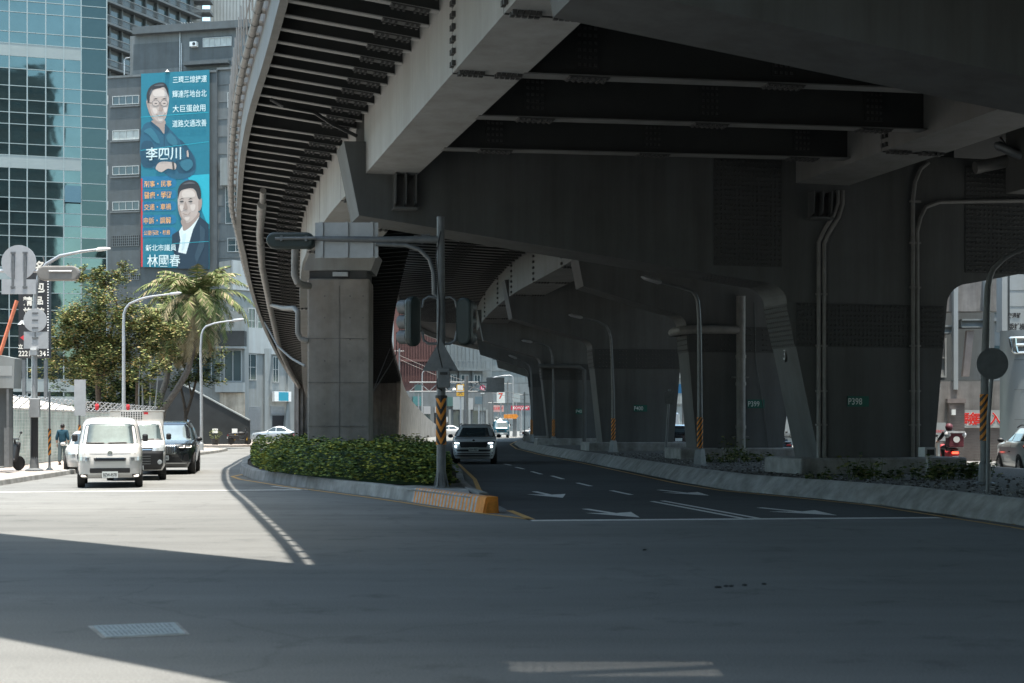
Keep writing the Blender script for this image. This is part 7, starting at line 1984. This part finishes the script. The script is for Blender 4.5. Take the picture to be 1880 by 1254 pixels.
# --- suv at the right edge, seen from behind
rs = thing('suv', 'grey SUV with a red tail lamp on the lit side road at the right edge', 'car')
B = Body(suv_levels(1.62, .91, 4.5)); add_suv(rs, B, M['car_grey'], M['glass_dark'], .91, 1.62, 4.5, .35)
for sg in (-1, 1):
    xs = lambda a, b_: (min(sg * a, sg * b_), max(sg * a, sg * b_))
    t = B.front([(.92, *xs(.42, .86)), (1.02, *xs(.40, .88))], M['tail'], rs, 'tail_lamp', off=.02, rear=True)
    B.side(sg, [(.94, 4.05, 4.44), (1.02, 3.95, 4.44)], M['tail_lit'], rs, 'tail_lamp', off=.02)
    B.side(sg, [(.24, .3, 4.3), (.34, .3, 4.3)], M['trim'], rs, 'sill_trim', off=.02); B.side(sg, [(.92, 2.5, 2.515), (1.1, 2.5, 2.515)], M['trim'], rs, 'door_seam', off=.002, ny=1); B.side(sg, [(.80, 2.3, 2.45), (.83, 2.3, 2.45)], M['trim'], rs, 'door_handle', off=.03, ny=1, nz=1)
B.front([(.3, -.8, .8), (.55, -.84, .84)], M['trim'], rs, 'rear_bumper', off=.02, rear=True); plate(rs, B.fy(0, .8, True), .8, None, rear=True)
c = A(1898, 777, 42.0); rs.rotation_euler = (0, 0, math.pi - 0.10); rs.location = (16.75, 46.9, 0)
# --- dark car and white van seen through the pier gap
dk = dup(rs, (0, 0, 0), 0, 'dark SUV with a red tail lamp seen through the gap left of pier P399')
for c_ in dk.children:
    if c_.name.startswith('body'): c_.data = c_.data.copy(); c_.data.materials[0] = M['car_black']
dk.location = (A(1246, 777, 78).x, 78 + 4.5, 0); dk.rotation_euler = (0, 0, math.pi)
wv = thing('van', 'white box van seen from behind through the gap right of pier P400', 'van')
B = Body([(.4, 0, 4.5, .85, 10), (.6, 0, 4.55, .92, 10), (2.3, .5, 4.5, .92, 10), (2.4, .7, 4.4, .85, 8)]); B.skin(M['car_white'], wv)
B.front([(.45, .6, .84), (.58, .6, .84)], M['tail_lit'], wv, 'tail_lamp', off=.03, rear=True); B.front([(.45, -.84, -.6), (.58, -.84, -.6)], M['tail'], wv, 'tail_lamp', off=.03, rear=True)
B.front([(1.3, -.5, .5), (1.9, -.5, .5)], BC['pale'], wv, 'printed_panel', off=.02, rear=True)
for sg in (-1, 1):
    for y in (.8, 3.6): wheel(wv, sg * .8, y, .33, .2)
wv.location = (A(1212, 777, 98).x, 98 - 4.5, 0)

# --- two wheelers
def scooter(label, loc, rz, m, name='scooter', cat='scooter', box=False, lit=False, group=None):
    o = thing(name, label, cat, group=group)
    for y in (-.62, .62):
        bb = MB(); bb.lathe([(.13, -.05), (.22, -.055), (.25, 0), (.22, .055), (.13, .05)], (0, y, .25), 18, 0, Matrix(((0, 0, 1), (0, 1, 0), (1, 0, 0))))
        w_ = bb.build('wheel', M['rubber'], o, smooth=True); bb = MB(); bb.lathe([(.12, -.03), (.12, .03)], (0, y, .25), 10, 0, Matrix(((0, 0, 1), (0, 1, 0), (1, 0, 0)))); bb.build('rim', M['rim'], w_)
    bb = MB(); bb.ext([V(-.17, y, z) for y, z in ((-.42, .30), (.25, .30), (.45, .42), (.85, .62), (.82, .74), (.10, .70), (.02, .42), (-.32, .38), (-.45, .86), (-.55, .98), (-.60, .90), (-.52, .5))], V(.34, 0, 0)); bb.build('body', m, o, bevel=.05)
    bb = MB(); bb.ext([V(-.14, y, z) for y, z in ((.05, .72), (.80, .76), (.82, .82), (.45, .86), (.08, .80))], V(.28, 0, 0)); bb.build('seat', M['black'], o, bevel=.04)
    bb = MB(); bb.tube([(0, -.62, .25), (0, -.52, .7), (0, -.45, 1.02)], .035, 8); bb.tube([(-.34, -.34, 1.03), (-.2, -.44, 1.05), (.2, -.44, 1.05), (.34, -.34, 1.03)], .022, 8)
    for sg in (-1, 1): bb.tube([(sg * .2, -.44, 1.05), (sg * .30, -.45, 1.22)], .01, 5); bb.ball((sg * .33, -.44, 1.26), (.07, .02, .045))
    bb.build('handlebar', M['black'], o)
    bb = MB(); bb.box((0, -.58, .88), (.16, .06, .12)); bb.build('headlight', M['lens'], o, bevel=.02)
    bb = MB(); bb.box((0, .86, .68), (.22, .05, .08)); bb.build('tail_lamp', M['tail_lit'] if lit else M['tail'], o, bevel=.015)
    plate(o, .88, .50, None, .2, .13, rear=True)
    o.location = loc; o.rotation_euler = (0, 0, rz)
    return o
mb = A(440, 777, 104); mb.z = .13
moto = scooter('black and yellow motorcycle parked side on at the end of the black wall', mb, 1.9, M['black_paint'], 'motorcycle', 'motorcycle')
bb = MB(); bb.ball((0, -.1, .82), (.16, .3, .14)); tk = bb.build('tank', M['black_paint'], None, smooth=True); tk.parent = moto
for y in (-.5, .35):
    bb = MB(); bb.box((0.0, y, .55), (.3, .07, .42)); k_ = bb.build('yellow_panel', mat('moto_yellow', (.6, .36, .04), .4, var=.1), None); k_.parent = moto
def A0(px, d, z=0.0):
    c = A(px, 777, d); c.z = z; return c
GS = 'scooters parked by the pale building'
p_ = A0(545, 128); s1 = scooter('dark parked scooter right of the silver saloon', p_, 0.8, M['black_paint'], group=GS)
p_ = A0(553, 126); s2 = scooter('pinkish parked scooter nearest the ramp pier', p_, 1.0, flatm('scooter_pink', (.35, .12, .14)), group=GS)
p_ = A(6, 777, 46.5); p_.z = .13; s3 = scooter('dark scooter parked at the left edge of the picture', p_, 2.6, M['black_paint'])
p_ = A0(1434, 70); s4 = scooter('scooter glimpsed beside the slanting side of pier P398', p_, 3.1, M['black_paint'], lit=True)
p_ = A0(1443, 67); s5 = scooter('second dark scooter close behind the slanting pier side', p_, 3.1, BC['suit'])

# ------------------------------------------------------------------ people
M['skin'] = mat('skin', (0.42, 0.26, 0.19), 0.6, var=0.05); M['hair'] = mat('hair', (0.012, 0.011, 0.010), 0.6, var=0.2)
M['shirt_teal'] = mat('shirt_teal', (0.010, 0.055, 0.085), 0.9, var=0.2, scale=6); M['trouser_grey'] = mat('trouser_grey', (0.075, 0.105, 0.115), 0.9, var=0.2, scale=6)
def grow(verts, edges, radii, m, parent, name, root=0, sub=2):
    me = bpy.data.meshes.new(name); me.from_pydata([Vector(v) for v in verts], edges, []); me.update()
    o = bpy.data.objects.new(name, me); SC.collection.objects.link(o)
    sk_ = o.modifiers.new('skin', 'SKIN'); sk_.use_smooth_shade = True
    for i, r in enumerate(radii):
        d_ = me.skin_vertices[0].data[i]; d_.radius = (r if isinstance(r, tuple) else (r, r)); d_.use_root = (i == root)
    ss = o.modifiers.new('sub', 'SUBSURF'); ss.levels = sub; ss.render_levels = sub
    bpy.context.view_layer.update()
    dg = bpy.context.evaluated_depsgraph_get()
    m2 = bpy.data.meshes.new_from_object(o.evaluated_get(dg)); bpy.data.objects.remove(o)
    m2.materials.clear(); m2.materials.append(m)
    for p in m2.polygons: p.use_smooth = True
    o = bpy.data.objects.new(name, m2); SC.collection.objects.link(o); o.parent = parent
    return o
def tube_mesh(o_parent, name, pts, rad, m, n=10):
    bb = MB(); bb.tube(pts, rad, n); o = bb.build(name, m, None, smooth=True); o.parent = o_parent; return o
def pedestrian(label, loc, rz, s):
    o = thing('person', label, 'person')
    # body: facing -Y is front; built standing mid stride, back turned by rz
    vs = [(0, 0, .92), (0, .01, 1.10), (0, .0, 1.28), (0, .01, 1.40), (0, -.01, 1.48), (0, -.03, 1.58),
          (-.16, .0, 1.40), (-.235, .03, 1.14), (-.23, -.04, .90), (.16, 0, 1.40), (.235, .03, 1.14), (.24, -.02, .90),
          (-.09, 0, .86), (-.10, -.06, .48), (-.10, .02, .09), (.09, 0, .86), (.10, .05, .48), (.10, .10, .10), (-.11, -.14, .04), (.11, -.05, .04)]
    ed = [(0, 1), (1, 2), (2, 3), (3, 4), (4, 5), (3, 6), (6, 7), (7, 8), (3, 9), (9, 10), (10, 11), (0, 12), (12, 13), (13, 14), (0, 15), (15, 16), (16, 17), (14, 18), (17, 19)]
    rd = [(.14, .10), (.135, .095), (.15, .10), (.12, .08), .055, .06, .065, .05, .035, .065, .05, .035, .095, .065, .042, .095, .065, .042, .035, .035]
    grow(vs, ed, rd, M['skin'], o, 'body')
    bb = MB(); bb.ball((0, -.02, 1.60), (.078, .098, .115)); bb.ball((0, -.12, 1.585), (.014, .02, .02))
    for sg in (-1, 1): bb.ball((sg * .08, -.01, 1.59), (.015, .025, .035))
    h = bb.build('head', M['skin'], None, smooth=True); h.parent = o
    bb = MB(); bb.ball((0, .005, 1.628), (.088, .105, .105)); h = bb.build('hair', M['hair'], None, smooth=True); h.parent = o
    vs2 = [(0, 0, .88), (0, .01, 1.08), (0, 0, 1.28), (0, .01, 1.41), (0, 0, 1.47), (-.17, 0, 1.405), (-.24, .03, 1.13), (-.238, -.01, 1.02), (.17, 0, 1.405), (.24, .03, 1.13), (.242, 0, 1.02)]
    grow(vs2, [(0, 1), (1, 2), (2, 3), (3, 4), (3, 5), (5, 6), (6, 7), (3, 8), (8, 9), (9, 10)], [(.18, .135), (.17, .125), (.175, .125), (.13, .095), .062, .08, .066, .062, .08, .066, .062], M['shirt_teal'], o, 'shirt')
    vs3 = [(0, 0, 1.02), (0, 0, .90), (-.09, 0, .84), (-.10, -.06, .48), (-.10, .02, .10), (.09, 0, .84), (.10, .05, .48), (.10, .10, .11)]
    grow(vs3, [(0, 1), (1, 2), (2, 3), (3, 4), (1, 5), (5, 6), (6, 7)], [(.155, .115), (.165, .125), .112, .088, .076, .112, .088, .076], M['trouser_grey'], o, 'trousers')
    for sg, y in ((-1, -.06), (1, .03)):
        bb = MB(); bb.ball((sg * .105, y, .045), (.05, .135, .05)); h = bb.build('shoe', M['black'], None, smooth=True); h.parent = o
    for sg, p0_, in ((-1, V(-.228, -.045, .88)), (1, V(.24, -.025, .88))):
        bb = MB(); bb.ball(p0_ + V(0, -.005, -.045), (.022, .042, .055))
        for k in range(4):
            q = p0_ + V(0, -.035 + k * .022, -.085); bb.tube([q, q + V(-sg * .006, 0, -.035 + .004 * abs(k - 1)), q + V(-sg * .02, 0, -.062 + .006 * abs(k - 1))], [.0095, .009, .007], 6)
        q = p0_ + V(0, -.045, -.03); bb.tube([q, q + V(-sg * .008, -.022, -.03), q + V(-sg * .012, -.024, -.055)], [.011, .01, .008], 6)
        h = bb.build('hand', M['skin'], None, smooth=True); h.parent = o
    o.location = loc; o.rotation_euler = (0, 0, rz); o.scale = (s, s, s)
    return o
pl = A(115, 777, 53.5); pl.z = .13
pedestrian('man in a dark teal shirt and grey trousers walking away along the fence', pl, math.pi, 0.90)
# scooter rider
rp_ = A(1742, 777, 50)
rsc = scooter('delivery scooter with a lit red tail lamp ridden away on the lit side road', V(rp_.x, 50, 0), math.pi - 0.05, BC['red'], lit=True)
rd_ = thing('person', 'scooter rider in a red helmet and dark jacket seen from behind', 'person')
vs = [(0, .25, .90), (0, .22, 1.08), (0, .14, 1.28), (0, .10, 1.38), (0, .06, 1.46), (-.19, .08, 1.36), (-.27, -.08, 1.18), (-.30, -.34, 1.08), (.19, .08, 1.36), (.27, -.08, 1.18), (.30, -.34, 1.08),
      (-.12, .2, .86), (-.17, -.20, .84), (-.14, -.15, .42), (.12, .2, .86), (.17, -.2, .84), (.14, -.15, .42), (-.14, -.28, .40), (.14, -.28, .40)]
grow(vs, [(0, 1), (1, 2), (2, 3), (3, 4), (3, 5), (5, 6), (6, 7), (3, 8), (8, 9), (9, 10), (0, 11), (11, 12), (12, 13), (0, 14), (14, 15), (15, 16), (13, 17), (16, 18)],
     [(.17, .14), (.17, .13), (.18, .13), (.13, .1), .06, .085, .065, .045, .085, .065, .045, .11, .09, .06, .11, .09, .06, .045, .045], M['trim'], rd_, 'body')
bb = MB(); bb.ball((0, .03, 1.53), (.08, .1, .11)); h = bb.build('head', M['skin'], None, smooth=True); h.parent = rd_
bb = MB(); bb.ball((0, .04, 1.56), (.135, .155, .14)); h = bb.build('helmet', flatm('helmet_red', (.09, .015, .025)), None, smooth=True); h.parent = rd_
for sg in (-1, 1):
    bb = MB(); c = V(sg * .31, -.36, 1.05); bb.ball(c, (.045, .05, .03))
    for k in range(4): q = c + V(sg * (-.03 + k * .02), -.035, .01); bb.tube([q, q + V(0, -.025, -.01), q + V(0, -.015, -.035)], .009, 6)
    q = c + V(-sg * .04, .0, 0); bb.tube([q, q + V(-sg * .02, -.02, -.02)], .01, 6)
    h = bb.build('hand', M['skin'], None, smooth=True); h.parent = rd_
rd_.location = rsc.location; rd_.rotation_euler = rsc.rotation_euler
dbx = thing('delivery_box', 'red and white delivery box wrapped in clear plastic on the scooter rack', 'box')
bb = MB(); bb.box((0, .80, 1.12), (.52, .46, .50)); k_ = bb.build('box', flatm('delivery_red', (.13, .025, .035)), None, bevel=.04); k_.parent = dbx
bb = MB(); bb.box((0, .80, 1.39), (.58, .52, .06)); bb.ball((-.25, .86, 1.3), (.12, .2, .12)); bb.ball((.25, .86, 1.3), (.12, .2, .12)); k_ = bb.build('plastic_wrap', mat('plastic_wrap', (.55, .55, .56), .2, var=.3, scale=8), None, smooth=True); k_.parent = dbx
bb = MB(); bb.lathe([(.11, 0), (.11, .01)], (0, 1.035, 1.14), 18, 0, Matrix(((1, 0, 0), (0, 0, 1), (0, -1, 0)))); k_ = bb.build('emblem', M['white'], None); k_.parent = dbx
dbx.location = rsc.location; dbx.rotation_euler = rsc.rotation_euler
sm = thing('shop_sign', 'small white board with red lettering standing behind the scooter rider', 'sign', A(1724, 777, 60)[:])
bb = MB(); a, c = A(1712, 812, 60), A(1736, 776, 60); bb.box((a + c) / 2, (c.x - a.x, .06, c.z - a.z)); cc = (a + c) / 2; bb.box((cc.x, 60.05, a.z / 2), (.08, .05, a.z)); bb.build('panel', M['white_wall'], sm)
text('HONDA', .12, BC['red'], sm, cc + V(0, -.035, 0.05), width=.44, bold=.02)
# reflex box by the right foot of the near pier
o = thing('utility_box', 'small pale tilted metal box at the right foot of pier P398', 'box', A(1702, 830, 36)[:])
c = A(1702, 830, 36); bb = MB(); bb.box(c, (.32, .3, .24), .3); bb.box(c + V(.05, -.155, .0), (.2, .01, .14), .3, mat=1); bb.tube([V(c.x, 36, .36), c], .03, 6); bb.build('case', [M['galv'], M['black']], o)
# ------------------------------------------------------------------ small street clutter at the bright end of the road
random.seed(77)
for i, (px_, y0, y1, d, col, lab) in enumerate(((748, 742, 752, 186, (0.5, 0.15, 0.05), 'small orange shop board low behind the ramp wall'), (768, 706, 722, 188, (0.05, 0.10, 0.10), 'dark green board high on the shop row'),
        (815, 765, 775, 178, (0.45, 0.45, 0.44), 'small white board behind the signal pole'), (879, 728, 742, 186, (0.08, 0.12, 0.14), 'dark blue board under the gantry'), (935, 760, 770, 190, (0.4, 0.4, 0.4), 'pale board beside the orange crane arm'), (948, 722, 738, 196, (0.30, 0.34, 0.34), 'grey green upright board at the far end'))):
    board(lab, 'shop_sign', px_ - 7, y0, px_ + 7, y1, d, col)
for k, (px_, d, lab) in enumerate(((862, 150, 'scooter standing under the far gantry post'), (880, 158, 'dark scooter left of the far white car'), (970, 150, 'scooter at the foot of the last pier'))):
    p_ = A0(px_, d); scooter(lab, p_, 0.4 + k, M['black_paint'] if k != 1 else BC['suit'], group='far scooters')
for px_, y0, d, lab in ((733, 640, 175, 'white pole just beyond the ramp edge'), (905, 735, 178, 'grey pole left of the figure 7 sign'), (932, 700, 182, 'grey pole right of the figure 7 sign'), (963, 720, 168, 'grey pole in front of the red lettered sign')):
    c = A(px_, y0, d); o = thing('utility_pole', lab, 'pole', (c.x, d, 0), 'far utility poles'); bb = MB(); bb.tube([V(c.x, d, 0), c], 0.10, 6); bb.tube([c - V(.6, 0, .3), c + V(.6, 0, -.3)], .04, 5); bb.build('pole', M['galv_dark'], o)
a_, b_ = A(733, 652, 175), A(963, 726, 168)
for j, lab in ((0, 'upper'), (1, 'lower')):
    bb = MB(); q = [a_.lerp(b_, t) - V(0, 0, 1.6 * 4 * t * (1 - t) * .35 + j * .5) for t in [i / 14 for i in range(15)]]; bb.tube(q, 0.022, 4)
    tag(bb.build('overhead_wire', M['black'], None), lab + ' overhead wire slung across the far road between two poles', 'wire')
# litter and dry leaves in the gutters
bb = MB()
for i in range(420):
    if random.random() < .5:
        t = random.random(); k = t * (len(isl_front) - 1); j = min(int(k), len(isl_front) - 2); p = isl_front[j].lerp(isl_front[j + 1], k - j) + V(random.uniform(-.1, .1), -abs(random.gauss(0.05, .18)), 0)
    else:
        k = random.random() * 6 + 1; j = int(k); p = med[j].lerp(med[j + 1], k - j) + V(-abs(random.gauss(0.03, .15)), 0, 0)
    a = random.uniform(0, 6.28); s_ = random.uniform(.02, .05); x = V(math.cos(a), math.sin(a), random.uniform(-.2, .2)) * s_; y = V(-math.sin(a), math.cos(a), random.uniform(-.2, .2)) * s_ * .6
    p = p + V(0, 0, .016); bb.add([p - x, p - y, p + x, p + y], [(0, 1, 2, 3)], random.choice((0, 0, 1)))
stuff(bb.build('dry_leaves', [M['leaf_rust'], M['bark_grey']], None))
